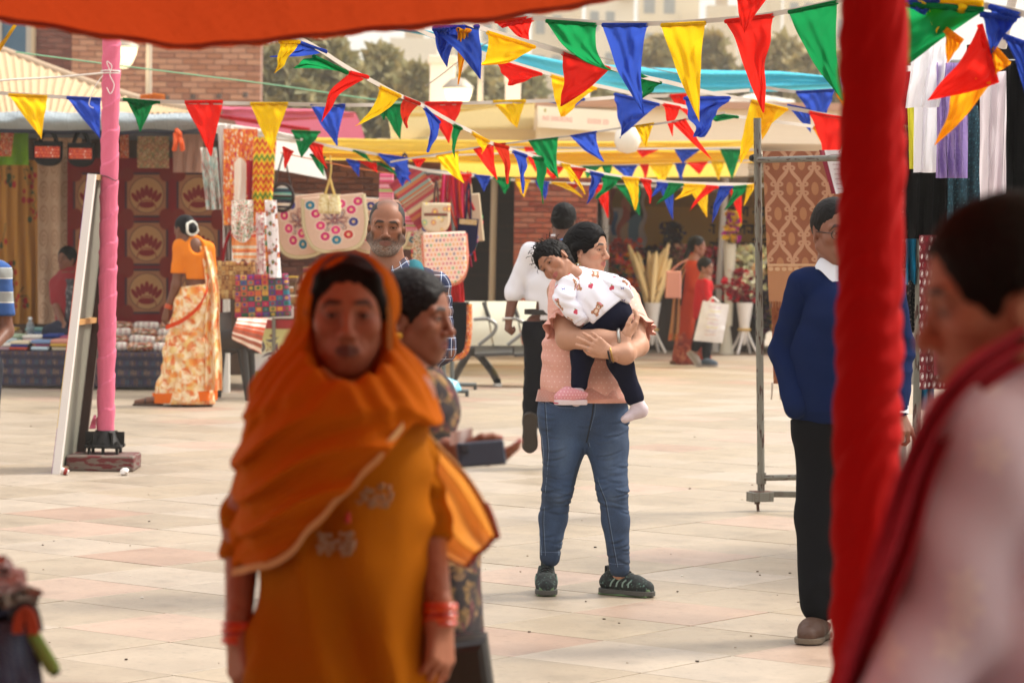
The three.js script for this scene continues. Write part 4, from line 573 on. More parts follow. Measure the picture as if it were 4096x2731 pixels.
  part(tb, 'rope', tube([P(2420, 1150, 39.2), P(2520, 1156, 39.2), P(2640, 1150, 39.2), P(2870, 1146, 39.2), P(3060, 1150, 39.2)].map(q => q.sub(tb.position)), 0.03, 30, 5), M('#b0685a'));
  // vases on tripod stands
  for (const [px, l] of [[2606, 'white conical vase on a wire tripod holding pampas plumes'], [2975, 'white conical vase on a wire tripod holding red and white flowers']]) {
    const v = thing('floor_vase', l, 'vase', G(px, 38.8)), h0 = P(px, 1210, 38.8).y;
    part(v, 'cone', new THREE.LatheGeometry([[0.02, h0 - 0.55], [0.06, h0 - 0.35], [0.11, h0], [0.1, h0]].map(a => new THREE.Vector2(...a)), 18), M('#e6e0da', { roughness: 0.4 }));
    for (let k = 0; k < 4; k++) { const a = k * 1.57 + 0.5; part(v, 'leg', tube([V(Math.cos(a) * 0.09, h0 - 0.05, Math.sin(a) * 0.09), V(Math.cos(a) * 0.05, h0 - 0.35, Math.sin(a) * 0.05), V(Math.cos(a) * 0.1, 0.18, Math.sin(a) * 0.1), V(Math.cos(a) * 0.2, 0.01, Math.sin(a) * 0.2)], 0.018, 16, 6), M('#dcd6d0')); }
    part(v, 'ring', new THREE.TorusGeometry(0.07, 0.02, 6, 18).rotateX(1.57).translate(0, h0 - 0.35, 0), M('#c9a45a'));
  }
  const tall = thing('floor_vase', 'tall slim white vase with purple and yellow orchids beside the tent pole', 'vase', G(2905, 38.9)), h1 = P(2905, 965, 38.9).y;
  part(tall, 'cone', new THREE.CylinderGeometry(0.085, 0.05, 1.1, 16).translate(0.02, h1 - 0.55, 0), M('#dad3c0')); part(tall, 'base', new THREE.CylinderGeometry(0.04, 0.1, h1 - 1.1, 16).translate(0, (h1 - 1.1) / 2, 0), M('#cdc6b4'));
  // bunches: each a bundle of stems and many small petals
  function bunch(label, px, py0, py1, wpx, d2, cols, n, s, stemHex = '#5d4a2c', plume = 0) {
    const c = P(px, (py0 + py1) / 2, d2), w = wpx / 2 / CAM.f * d2, h = (py1 - py0) / CAM.f * d2, t = thing('dried_flowers', label, 'flowers', c, null), q = rnd(Math.round(px * 3 + py0));
    const stems = []; for (let k = 0; k < 16; k++) stems.push(rod(V((q() - 0.5) * 0.1, -h * 0.62, (q() - 0.5) * 0.1), V((q() - 0.5) * 1.7 * w, h * (q() * 0.8 - 0.35), (q() - 0.5) * w), 0.008, 0.005, 4)); part(t, 'stems', merge(stems), M(stemHex));
    cols.forEach((hex, ci) => {
      const l = []; for (let k = 0; k < n / cols.length; k++) {
        const x = (q() - 0.5) * 2 * w * (plume ? 1 : Math.sqrt(q())), y = (q() - 0.5) * h, z = (q() - 0.5) * w * 1.2, r = s * (0.6 + q() * 0.8);
        if (plume) { const g = new THREE.SphereGeometry(r, 6, 8).scale(0.5, 4.5, 0.5).rotateZ(-x / w * 0.35).translate(x * 0.8, y * 0.4, z); l.push(g); }
        else for (let p = 0; p < 3; p++) { const g = new THREE.CircleGeometry(r, 6); const ps = g.attributes.position; for (let i = 1; i < ps.count; i++) ps.setZ(i, r * 0.4); g.rotateX(q() * 3); g.rotateY(q() * 6); g.translate(x, y, z); l.push(g); }
      }
      const pm = part(t, plume ? 'plumes' : 'petals', merge(l), M('#' + new THREE.Color(hex).multiplyScalar(1.7).getHexString(), { roughness: 0.95 })); pm.userData.kind = 'stuff';
    });
  }
  bunch('bunch of orange and yellow dried flowers below the poster', 2520, 1020, 1150, 120, 39.3, ['#d8641c', '#e09a24', '#c8401c', '#5a2a6a', '#3a5a2a'], 130, 0.05);
  bunch('spray of reddish orange dried stalks behind the orange flowers', 2500, 960, 1080, 160, 40.3, ['#a8341c', '#8a2a1c', '#c0502a'], 150, 0.035);
  bunch('pampas grass plumes like pale brushes in the left vase', 2606, 1055, 1190, 125, 38.9, ['#c8b080', '#b8a070'], 30, 0.075, '#8a6a3c', 1);
  bunch('dark brown dried stalks in the middle of the flower table', 2620, 985, 1080, 150, 40.4, ['#3a2014', '#4a2a1c', '#2f1a14'], 170, 0.035);
  bunch('pinkish grey dried blossoms left of the walking woman', 2710, 975, 1120, 150, 40.0, ['#8a5a48', '#b08a70', '#a03038', '#6a4a38'], 200, 0.03);
  bunch('round wreath of dark twigs standing on the flower table', 2690, 890, 990, 120, 40.8, ['#4a2c1c', '#3c2418'], 120, 0.03);
  bunch('bright red dried flowers behind the child', 2860, 985, 1150, 150, 39.8, ['#a81420', '#c01c28', '#7a1018'], 210, 0.035);
  bunch('cream white dried blossoms at the right of the flower table', 3000, 980, 1150, 140, 39.2, ['#dcc8a0', '#e8d8b8', '#c8aa7c', '#e0cca4'], 220, 0.042);
  bunch('deep red flowers with white daisies above the right vase', 2965, 1080, 1200, 150, 38.9, ['#8f1020', '#a81828', '#e0d0b0', '#7a0c18'], 200, 0.04);
  bunch('dark purple dried leaves at the far right of the table', 3050, 1100, 1330, 80, 39.6, ['#3a1a2a', '#54203a', '#2a1a1c'], 140, 0.04);
  bunch('purple and yellow orchid spray in the tall vase', 2930, 845, 960, 70, 38.8, ['#9a1c7a', '#d8a41c', '#a82a8a', '#e0b02a'], 90, 0.04);
}
// ---------- bodies and clothes: smooth distance fields, meshed as one continuous surface ----------
class Field {
  constructor() { this.p = []; this.clips = []; this.disp = null; this.tail = []; }
  _add(o, c, r) { o.c = c; o.r = r; this.p.push(o); return this; }
  cap(a, b, ra, rb = ra, k = 0.02, neg = false) { return this._add({ t: 0, a, b, ra, rb, k, neg, ab: b.clone().sub(a), l2: Math.max(1e-9, b.distanceToSquared(a)) }, a.clone().add(b).multiplyScalar(0.5), a.distanceTo(b) / 2 + Math.max(ra, rb)); }
  chain(pts, rs, k = 0.02) { for (let i = 1; i < pts.length; i++) this.cap(pts[i - 1], pts[i], rs[i - 1], rs[i], k); return this; }
  ell(c, r, k = 0.02, q = null, neg = false) { return this._add({ t: 1, e: r, q: q ? q.clone().invert() : null, k, neg, o: c }, c, Math.max(r.x, r.y, r.z)); }
  clip(n, c) { this.clips.push([n.x, n.y, n.z, c]); return this; }   // keeps n . p < c
  at(x, y, z) {
    let d = 10;
    for (const o of this.p) {
      const cx = x - o.c.x, cy = y - o.c.y, cz = z - o.c.z, lb = Math.sqrt(cx * cx + cy * cy + cz * cz) - o.r;
      if (o.neg ? -lb + o.k < d : lb > d + o.k) continue;
      let e;
      if (o.t === 0) {
        const px = x - o.a.x, py = y - o.a.y, pz = z - o.a.z; let t = (px * o.ab.x + py * o.ab.y + pz * o.ab.z) / o.l2; t = t < 0 ? 0 : t > 1 ? 1 : t;
        const dx = px - o.ab.x * t, dy = py - o.ab.y * t, dz = pz - o.ab.z * t; e = Math.sqrt(dx * dx + dy * dy + dz * dz) - (o.ra + (o.rb - o.ra) * t);
      } else {
        let px = cx, py = cy, pz = cz;
        if (o.q) { const q = o.q, ix = q.w * px + q.y * pz - q.z * py, iy = q.w * py + q.z * px - q.x * pz, iz = q.w * pz + q.x * py - q.y * px, iw = -q.x * px - q.y * py - q.z * pz; px = ix * q.w - iw * q.x - iy * q.z + iz * q.y; py = iy * q.w - iw * q.y - iz * q.x + ix * q.z; pz = iz * q.w - iw * q.z - ix * q.y + iy * q.x; }
        const ax = px / o.e.x, ay = py / o.e.y, az = pz / o.e.z, k0 = Math.sqrt(ax * ax + ay * ay + az * az), bx = ax / o.e.x, by = ay / o.e.y, bz = az / o.e.z, k1 = Math.sqrt(bx * bx + by * by + bz * bz);
        e = k1 < 1e-9 ? -Math.min(o.e.x, o.e.y, o.e.z) : k0 * (k0 - 1) / k1;
      }
      if (o.neg) { const m = -e, h = Math.max(o.k - Math.abs(d - m), 0) / (o.k || 1e-9); d = Math.max(d, m) + h * h * o.k * 0.25; }
      else { const h = Math.max(o.k - Math.abs(d - e), 0) / (o.k || 1e-9); d = Math.min(d, e) - h * h * o.k * 0.25; }
    }
    if (this.disp && d < 0.15 && d > -0.15) d -= this.disp(x, y, z);
    for (const c of this.clips) { const e = c[0] * x + c[1] * y + c[2] * z - c[3]; if (e > d) d = e; }
    for (const f of this.tail) d = f(d, x, y, z);
    return d;
  }
  // surface nets; colour(x, y, z) gives linear rgb; uvs: planar coordinates in metres chosen by facing
  mesh(cell, { colour, uv, margin = 0.03, box: bb } = {}) {
    const lo = V(1e9, 1e9, 1e9), hi = V(-1e9, -1e9, -1e9);
    for (const o of this.p) if (!o.neg) { lo.min(V(o.c.x - o.r, o.c.y - o.r, o.c.z - o.r)); hi.max(V(o.c.x + o.r, o.c.y + o.r, o.c.z + o.r)); }
    lo.subScalar(margin); hi.addScalar(margin); if (bb) { lo.max(bb[0]); hi.min(bb[1]); }
    const B = 6, n = [0, 1, 2].map(i => Math.ceil((hi.getComponent(i) - lo.getComponent(i)) / cell / B) * B + 1), [nx, ny, nz] = n, S1 = nx, S2 = nx * ny;
    const val = new Float32Array(nx * ny * nz).fill(NaN), act = [], half = B * cell * 0.87 * 1.25 + margin;
    for (let k = 0; k < nz - 1; k += B) for (let j = 0; j < ny - 1; j += B) for (let i = 0; i < nx - 1; i += B) {
      const d = this.at(lo.x + (i + B / 2) * cell, lo.y + (j + B / 2) * cell, lo.z + (k + B / 2) * cell);
      if (Math.abs(d) < half) { act.push([i, j, k]); for (let c = k; c <= k + B; c++) for (let b = j; b <= j + B; b++) for (let a = i; a <= i + B; a++) { const o = a + b * S1 + c * S2; if (val[o] !== val[o]) val[o] = this.at(lo.x + a * cell, lo.y + b * cell, lo.z + c * cell); } }
    }
    const idx = new Int32Array(nx * ny * nz).fill(-1), pos = [], E = [[0, 1], [2, 3], [4, 5], [6, 7], [0, 2], [1, 3], [4, 6], [5, 7], [0, 4], [1, 5], [2, 6], [3, 7]], v = new Float32Array(8);
    for (const [bi, bj, bk] of act) for (let k = bk; k < bk + B; k++) for (let j = bj; j < bj + B; j++) for (let i = bi; i < bi + B; i++) {
      const o = i + j * S1 + k * S2; let m = 0; for (let c = 0; c < 8; c++) { v[c] = val[o + (c & 1) + (c >> 1 & 1) * S1 + (c >> 2) * S2]; if (v[c] < 0) m |= 1 << c; }
      if (m === 0 || m === 255) continue;
      let x = 0, y = 0, z = 0, q = 0;
      for (const [a, b] of E) if ((v[a] < 0) !== (v[b] < 0)) { const t = v[a] / (v[a] - v[b]); x += (a & 1) + t * ((b & 1) - (a & 1)); y += (a >> 1 & 1) + t * ((b >> 1 & 1) - (a >> 1 & 1)); z += (a >> 2) + t * ((b >> 2) - (a >> 2)); q++; }
      idx[o] = pos.length / 3; pos.push(lo.x + (i + x / q) * cell, lo.y + (j + y / q) * cell, lo.z + (k + z / q) * cell);
    }
    const tri = [];
    for (const [bi, bj, bk] of act) for (let k = bk; k < bk + B; k++) for (let j = bj; j < bj + B; j++) for (let i = bi; i < bi + B; i++) {
      const o = i + j * S1 + k * S2, s = val[o] < 0;
      const quad = (a, b, c, d, f) => { const A = idx[a], Bq = idx[b], C = idx[c], D = idx[d]; if (A < 0 || Bq < 0 || C < 0 || D < 0) return; f ? tri.push(A, Bq, C, A, C, D) : tri.push(A, C, Bq, A, D, C); };
      if (j > 0 && k > 0 && s !== (val[o + 1] < 0)) quad(o, o - S1, o - S1 - S2, o - S2, !s);
      if (i > 0 && k > 0 && s !== (val[o + S1] < 0)) quad(o, o - S2, o - 1 - S2, o - 1, !s);
      if (i > 0 && j > 0 && s !== (val[o + S2] < 0)) quad(o, o - 1, o - 1 - S1, o - S1, !s);
    }
    let g = new THREE.BufferGeometry(); g.setAttribute('position', new THREE.Float32BufferAttribute(pos, 3)); g.setIndex(tri); g.computeVertexNormals();
    if (colour) { const c = new Float32Array(pos.length), nn = g.attributes.normal; for (let i = 0; i < pos.length; i += 3) { const q = colour(pos[i], pos[i + 1], pos[i + 2], nn.array[i], nn.array[i + 1], nn.array[i + 2]); c[i] = q[0]; c[i + 1] = q[1]; c[i + 2] = q[2]; } g.setAttribute('color', new THREE.BufferAttribute(c, 3)); }
    if (uv) {
      g = g.toNonIndexed(); const p = g.attributes.position, nn = g.attributes.normal, u = new Float32Array(p.count * 2);
      for (let i = 0; i < p.count; i += 3) { const ax = Math.abs(nn.getX(i) + nn.getX(i + 1) + nn.getX(i + 2)), az = Math.abs(nn.getZ(i) + nn.getZ(i + 1) + nn.getZ(i + 2)), ay = Math.abs(nn.getY(i) + nn.getY(i + 1) + nn.getY(i + 2)), w = ay > 1.5 * Math.max(ax, az) ? 2 : ax > az * 1.2 ? 1 : 0; for (let q = i; q < i + 3; q++) { const f = typeof uv === 'function' ? uv(p.getX(q), p.getY(q), p.getZ(q), w) : w === 0 ? [p.getX(q), p.getY(q)] : w === 1 ? [p.getZ(q), p.getY(q)] : [p.getX(q), p.getZ(q)]; u[q * 2] = f[0]; u[q * 2 + 1] = f[1]; } }
      g.setAttribute('uv', new THREE.BufferAttribute(u, 2));
    }
    return g;
  }
}
const F = () => new Field();
const mixc = (a, b, t) => [lerp(a[0], b[0], t), lerp(a[1], b[1], t), lerp(a[2], b[2], t)];
const blob = (x, y, cx, cy, rx, ry) => 1 - sm(0.75, 1.25, Math.hypot((x - cx) / rx, (y - cy) / ry));
// A head about its own centre (between the ears), face towards +z, 0.23 m from chin to crown at s = 1.
function headGeo(o) {
  const { skin, cell = 0.0032, jaw = 1, child = 0, nose = 1, beard, browHex = '#17100c', lipHex, smile = 0, neck = true, brow = 1, stubbleHair, mouthOpen = 0, weak = 0, eyeOpen = 0.9 } = o, f = F();
  const S = lin(skin), lip = lin(lipHex ?? skin), dark = lin(browHex);
  f.ell(V(0, 0.042, -0.014), V(0.073, 0.08, 0.092), 0).ell(V(0, 0.012, 0.028), V(0.063, 0.082, 0.058), 0.03);
  f.cap(V(-0.05 * jaw, -0.05, 0.0), V(-0.018 * jaw, -0.094, 0.05), 0.026, 0.021, 0.03).cap(V(0.05 * jaw, -0.05, 0.0), V(0.018 * jaw, -0.094, 0.05), 0.026, 0.021, 0.03);
  f.ell(V(0, -0.05, 0.035), V(0.046 * jaw, 0.05, 0.045), 0.03).ell(V(0, -0.097, 0.061), V(0.019, 0.015, 0.016), 0.018);
  for (const s of [-1, 1]) { f.ell(V(s * 0.042, -0.016 + child * -0.01, 0.055), V(0.022 + child * 0.006, 0.02 + child * 0.008, 0.022), 0.02); f.cap(V(s * 0.045, 0.026, 0.07), V(s * 0.014, 0.024, 0.084), 0.008 * brow, 0.008 * brow, 0.014); }
  for (const s of [-1, 1]) f.ell(V(s * 0.031, 0.006, 0.1), V(0.019, 0.013, 0.02), 0.014, null, true);
  for (const s of [-1, 1]) f.ell(V(s * 0.031, 0.006, 0.0705), V(0.0152, 0.0145, 0.0145), 0.006);
  for (const s of [-1, 1]) f.ell(V(s * 0.0315, 0.0045 - 0.002 * (1 - eyeOpen), 0.088), V(0.0122, 0.0042 * eyeOpen, 0.0135), 0.003, null, true);
  const nz = 0.086 + 0.022 * nose;
  f.cap(V(0, 0.02, 0.079), V(0, -0.026, nz - 0.006), 0.0075, 0.0095, 0.012).ell(V(0, -0.031, nz - 0.007), V(0.0125, 0.011, 0.0125), 0.008);
  for (const s of [-1, 1]) { f.ell(V(s * 0.013, -0.035, nz - 0.018), V(0.0085, 0.008, 0.0105), 0.006); f.ell(V(s * 0.007, -0.043, nz - 0.014), V(0.0042, 0.005, 0.005), 0.003, null, true); }
  const my = -0.064;
  f.ell(V(0, my, 0.074), V(0.03, 0.022, 0.016), 0.02);
  for (const s of [-1, 1]) f.cap(V(s * 0.0225, my + smile * 0.008, 0.0795 - smile * 0.004), V(0, my + 0.0055, 0.0905), 0.003, 0.0052, 0.006).cap(V(s * 0.021, my + smile * 0.007 - 0.002, 0.079), V(0, my - 0.0075 - mouthOpen * 0.006, 0.0885), 0.003, 0.0068, 0.006);
  f.cap(V(-0.022, my + smile * 0.008, 0.088), V(0, my - 0.0005, 0.0985), 0.0018 + mouthOpen * 0.003, 0.0022 + mouthOpen * 0.004, 0.003, true).cap(V(0.022, my + smile * 0.008, 0.088), V(0, my - 0.0005, 0.0985), 0.0018 + mouthOpen * 0.003, 0.0022 + mouthOpen * 0.004, 0.003, true);
  for (const s of [-1, 1]) {
    const q = new THREE.Quaternion().setFromEuler(new THREE.Euler(-0.15, s * 0.45, s * -0.08));
    f.ell(V(s * 0.0765, -0.004, -0.014), V(0.007, 0.031, 0.019), 0.006, q).ell(V(s * 0.0715, -0.004, -0.004), V(0.009, 0.014, 0.01), 0.008);
    f.ell(V(s * 0.083, 0.002, -0.01), V(0.006, 0.02, 0.011), 0.004, q, true).ell(V(s * 0.076, -0.03, -0.008), V(0.006, 0.009, 0.008), 0.006);
  }
  if (neck) f.cap(V(0, -0.06, -0.02), V(0, -0.14, -0.035), 0.05 * (0.75 + 0.25 * jaw), 0.054, 0.03);
  if (o.extra) o.extra(f);
  const colour = (x, y, z) => {
    const front = sm(0.02, 0.05, z), ax = Math.abs(x); let c = S;
    c = mixc(c, [S[0] * 1.05, S[1] * 0.82, S[2] * 0.76], 0.35 * front * blob(ax, y, 0.04, -0.026, 0.022, 0.018));
    c = mixc(c, [S[0] * 0.72, S[1] * 0.62, S[2] * 0.6], 0.5 * front * blob(ax, y, 0.031, 0.004, 0.023, 0.014));
    c = mixc(c, [S[0] * 1.0, S[1] * 0.8, S[2] * 0.75], 0.4 * front * blob(ax, y, 0, -0.033, 0.016, 0.012));
    const by = 0.0255 + (o.browDy ?? 0) + 0.006 * brow - 10 * Math.max(0, ax - 0.036) ** 2 * 8 + 0.06 * (ax - 0.02);
    c = mixc(c, dark, 0.9 * front * blob(ax, y, 0.032, by, 0.022, 0.0048 + 0.0012 * brow) * (1 - weak * 0.6));
    const lid = sm(0.9, 1.0, Math.hypot((ax - 0.0315) / 0.0128, (y - 0.0045) / 0.0052)) * (1 - sm(1.0, 1.5, Math.hypot((ax - 0.0315) / 0.0128, (y - 0.0045) / 0.0052)));
    c = mixc(c, dark, lid * front * (y > 0.003 ? 0.85 : 0.35));
    const lipm = front * sm(0.07, 0.078, z) * blob(ax, y, 0, my + smile * 0.006 * (ax / 0.02), 0.0245, 0.0125 + mouthOpen * 0.004); c = mixc(c, lip, 0.85 * lipm);
    if (beard) { const [bd, ml] = beard(x, y, z, ax); const nb = 0.75 + 0.4 * noise(x * 500, y * 500, z * 500); c = mixc(c, ml, clamp(bd * nb) * (1 - lipm)); }
    if (stubbleHair) { const h = stubbleHair(x, y, z, ax); c = mixc(c, o.hairCol, clamp(h[0] * (0.8 + 0.35 * noise(x * 420, y * 420, z * 420)))); }
    if (o.paint) c = o.paint(c, x, y, z, ax);
    const v = 1 + 0.06 * fbm(x * 90, y * 90, z * 90); return [c[0] * v, c[1] * v, c[2] * v];
  };
  return f.mesh(cell, { colour, margin: 0.012 });
}
function eyeGeo(gx = 0, gy = 0, iris = '#2a160c') {
  const g = new THREE.SphereGeometry(0.0128, 26, 20), p = g.attributes.position, c = [], I = lin(iris), d = V(gx, gy, 1).normalize();
  for (let i = 0; i < p.count; i++) { const a = V(p.getX(i), p.getY(i), p.getZ(i)).normalize().angleTo(d); const k = a < 0.2 ? [0.004, 0.003, 0.003] : a < 0.52 ? I : [0.22, 0.18, 0.16]; c.push(...k); }
  g.setAttribute('color', new THREE.Float32BufferAttribute(c, 3)); return g;
}
const skinM = new THREE.MeshPhysicalMaterial({ vertexColors: true, roughness: 0.52, sheen: 0.25, sheenRoughness: 0.5, sheenColor: new THREE.Color(0.9, 0.6, 0.5), specularIntensity: 0.6 });
const eyeM = new THREE.MeshPhysicalMaterial({ vertexColors: true, roughness: 0.22, specularIntensity: 0.5 });
const hairM = (hex) => M(hex, { roughness: 0.6, specularIntensity: 0.22 });
// hand: wrist at the origin, fingers along +y, palm towards +z, thumb on +x (side = -1 mirrors). curls: index, middle, ring, little, thumb
function handGeo(skin, { side = 1, curls = [0.3, 0.35, 0.4, 0.45, 0.3], spread = 0.05, cell = 0.0034, nails = '#c9a08e', scale = 1 } = {}) {
  const f = F(), S = lin(skin), N = lin(nails), tips = [];
  const kn = [[0.031, 0.084], [0.011, 0.09], [-0.010, 0.086], [-0.029, 0.077]], len = [0.07, 0.079, 0.073, 0.057], r0 = [0.0092, 0.0095, 0.009, 0.0078];
  f.cap(V(0, -0.03, 0), V(0, 0.01, 0), 0.024, 0.026, 0);
  for (const [i, [x, y]] of kn.entries()) f.cap(V(x * 0.62, 0.012, 0), V(x, y - 0.006, 0), 0.0145, 0.0115, 0.014);
  f.ell(V(0.022, 0.03, 0.01), V(0.016, 0.026, 0.013), 0.012);
  for (const [i, [x, y]] of kn.entries()) {
    let p = V(x, y - 0.004, 0), an = curls[i] * 0.8; const sp = (1.5 - i) * spread;
    for (let j = 0; j < 3; j++) { const l = len[i] * [0.46, 0.31, 0.25][j], q = p.clone().add(V(Math.sin(sp) * l * Math.cos(an), Math.cos(an) * l, Math.sin(an) * l)); f.cap(p, q, r0[i] * (1 - j * 0.1), r0[i] * (0.92 - j * 0.1), j ? 0.002 : 0.006); p = q; if (j === 2) tips.push([p.clone(), an]); an += curls[i] * [1.15, 0.8, 0][j]; }
  }
  { const c = curls[4]; let p = V(0.024, 0.022, 0.006), q = V(0.045, 0.05, 0.014 + 0.016 * c); f.cap(p, q, 0.0135, 0.0105, 0.01); const r = q.clone().add(V(0.012 - 0.03 * c, 0.026 - 0.004 * c, 0.004 + 0.014 * c)), t = r.clone().add(V(0.004 - 0.028 * c, 0.021 - 0.004 * c, 0.002 + 0.008 * c)); f.cap(q, r, 0.0102, 0.0092, 0.004).cap(r, t, 0.009, 0.0072, 0.003); tips.push([t, c]); }
  const g = f.mesh(cell, { margin: 0.01, colour: (x, y, z, nx, ny, nzz) => { let c = S; for (const [t, an] of tips) { const d = Math.hypot(x - t.x, y - t.y, z - t.z); if (d < 0.011 && nzz < -0.2) c = N; } const v = 1 + 0.08 * fbm(x * 120, y * 120, z * 120) - (z > 0.004 ? -0.05 : 0); return [c[0] * v, c[1] * v, c[2] * v]; } });
  g.scale(side * scale, scale, scale); if (side < 0) { const ix = g.index.array; for (let i = 0; i < ix.length; i += 3) { const t = ix[i]; ix[i] = ix[i + 1]; ix[i + 1] = t; } g.computeVertexNormals(); }
  return g;
}
// puts a hand on a wrist: y = finger direction, z = palm normal
function placeHand(g, wrist, dir, palm) { const y = dir.clone().normalize(), x = y.clone().cross(palm).normalize(), z = x.clone().cross(y); g.applyMatrix4(new THREE.Matrix4().makeBasis(x, y, z).setPosition(wrist)); return g; }
const headMat = (pos, rx = 0, ry = 0, rz = 0, s = 1) => new THREE.Matrix4().compose(pos, new THREE.Quaternion().setFromEuler(new THREE.Euler(rx, ry, rz, 'YXZ')), V(s, s, s));
const skinFn = hex => { const S = lin(hex); return (x, y, z) => { const v = 1 + 0.07 * fbm(x * 40, y * 40, z * 40); return [S[0] * v, S[1] * v, S[2] * v]; }; };
// body: list of bones [a, b, ra, rb, k]; joined with head and hands into the one skin mesh of the person
function bodyMesh(t, bones, skin, extra, cell = 0.012) {
  const f = F(); for (const [a, b, ra, rb, k] of bones) f.cap(a, b, ra, rb, k ?? 0.03);
  return part(t, 'body', merge([f.mesh(cell, { colour: skinFn(skin) }), ...extra]), skinM);
}
// hair as a shell of the skull: base cap with the face cut out, more volumes added by `more`
function hairGeo(mat4, { t = 0.010, line = 0.085, side = 0.055, low = -0.075, ears = true, more, strands, cell = 0.004, amp = 0.0022, pre } = {}) {
  const f = F(); f.ell(V(0, 0.043, -0.016), V(0.074 + t, 0.082 + t, 0.094 + t), 0);
  f.cap(V(0, 0.02, -0.05), V(0, low + 0.03, -0.05), 0.062 + t * 0.5, 0.05 + t * 0.5, 0.03);
  if (pre) pre(f);
  f.ell(V(0, line - 0.105, 0.115), V(side + 0.014, 0.105, 0.088), 0.008, null, true);
  if (ears) for (const s of [-1, 1]) f.ell(V(s * 0.085, -0.018, -0.008), V(0.03, 0.034, 0.024), 0.006, null, true);
  f.cap(V(0, low - 0.04, 0.05), V(0, low - 0.06, 0.05), 0.06, 0.06, 0.01, true);
  if (more) more(f);
  f.disp = strands ?? ((x, y, z) => amp * noise(x * 330, y * 60, z * 160) + amp * 0.35 * noise(x * 90, y * 40, z * 60));
  const g = f.mesh(cell, { margin: 0.02 }); if (mat4) g.applyMatrix4(mat4); return g;
}
function garment(t, name, bones, m, { cell = 0.01, k = 0.03, clips = [], disp, uv = true, more, label, tail } = {}) {
  const f = F(); for (const [a, b, ra, rb, kk, neg] of bones) f.cap(a, b, ra, rb, kk ?? k, neg); if (more) more(f);
  for (const [n, c] of clips) f.clip(n, c); f.disp = disp ?? null; if (tail) f.tail.push(tail); return part(t, name, f.mesh(cell, { uv, margin: 0.03 }), m, label);
}
// clip that ends a sleeve or leg: beyond point p in direction n
const cut = (p, n) => { const m = n.clone().normalize(); return [m, m.dot(p)]; };
function shoe(t, at, yaw, m, soleM, { len = 0.26, pitch = 0, w = 0.045, h = 0.075, name = 'shoe', laceM, roll = 0, label } = {}) {
  const f = F(), L = len; f.chain([V(0, 0.052, -L * 0.36), V(0, 0.052, -L * 0.08), V(0, 0.044, L * 0.18), V(0, 0.035, L * 0.38)], [w * 0.84, w * 0.9, w * 0.98, w * 0.82], 0.025).cap(V(0, 0.06, -L * 0.26), V(0, h + 0.02, -L * 0.22), w * 0.84, w * 0.82, 0.025).cap(V(0, 0.06, L * 0.02), V(0, h * 0.9, -L * 0.08), w * 0.66, w * 0.6, 0.03);
  f.cap(V(0, h - 0.005, -L * 0.22), V(0, h + 0.08, -L * 0.2), w * 0.62, w * 0.7, 0.006, true);
  f.clip(V(0, -1, 0), -0.018).clip(V(0, 1, -0.3), h + 0.028).disp = (x, y, z) => 0.001 * noise(x * 90, y * 90, z * 90);
  const o = part(t, name, f.mesh(0.005, { uv: true }), m, label); o.position.copy(at); o.rotation.set(pitch, yaw, roll, 'YXZ');
  const s2 = new THREE.Shape(); s2.setFromPoints(new THREE.SplineCurve([[0, -0.5], [0.75, -0.44], [0.92, -0.28], [0.8, 0.0], [1.03, 0.24], [0.86, 0.43], [0, 0.53], [-0.86, 0.43], [-1.03, 0.24], [-0.8, 0.0], [-0.92, -0.28], [-0.75, -0.44], [0, -0.5]].map(p => new THREE.Vector2(p[0] * w * 1.04, p[1] * L))).getPoints(40));
  part(o, 'sole', new THREE.ExtrudeGeometry(s2, { depth: 0.014, bevelEnabled: true, bevelSize: 0.003, bevelThickness: 0.004, bevelSegments: 2 }).rotateX(Math.PI / 2).translate(0, 0.022, 0), soleM);
  if (laceM) for (let i = 0; i < 5; i++) { const z = L * (0.0 + i * 0.05), y = 0.1135 - i * 0.0088; part(o, 'lace', tube([V(-w * 0.6, y - 0.015, z), V(0, y, z + 0.004), V(w * 0.6, y - 0.015, z)], 0.0042, 8, 5), laceM); }
  return o;
}
// ---------- people ----------
function person(label, px, d) {
  const t = thing('person', label, 'person', G(px, d)), k = d / CAM.f;
  return { t, k, J: (x, y, dz = 0) => P(x, y, d - dz).sub(t.position) };
}
function eyes(t, hm, gx, gy, which = [-1, 1]) { for (const s of which) { const o = part(t, 'eye', eyeGeo(gx, gy), eyeM); o.applyMatrix4(hm.clone().multiply(new THREE.Matrix4().makeTranslation(s * 0.031, 0.006, 0.0705))); } }
const BLACK = '#120e0d';
const wrinkle = (f, a, sx = 1) => (x, y, z) => a * noise(x * f * sx, y * f, z * f * sx) + a * 0.5 * noise(x * f * 2.3 * sx, y * f * 2.3 + 7, z * f * 2.3 * sx);

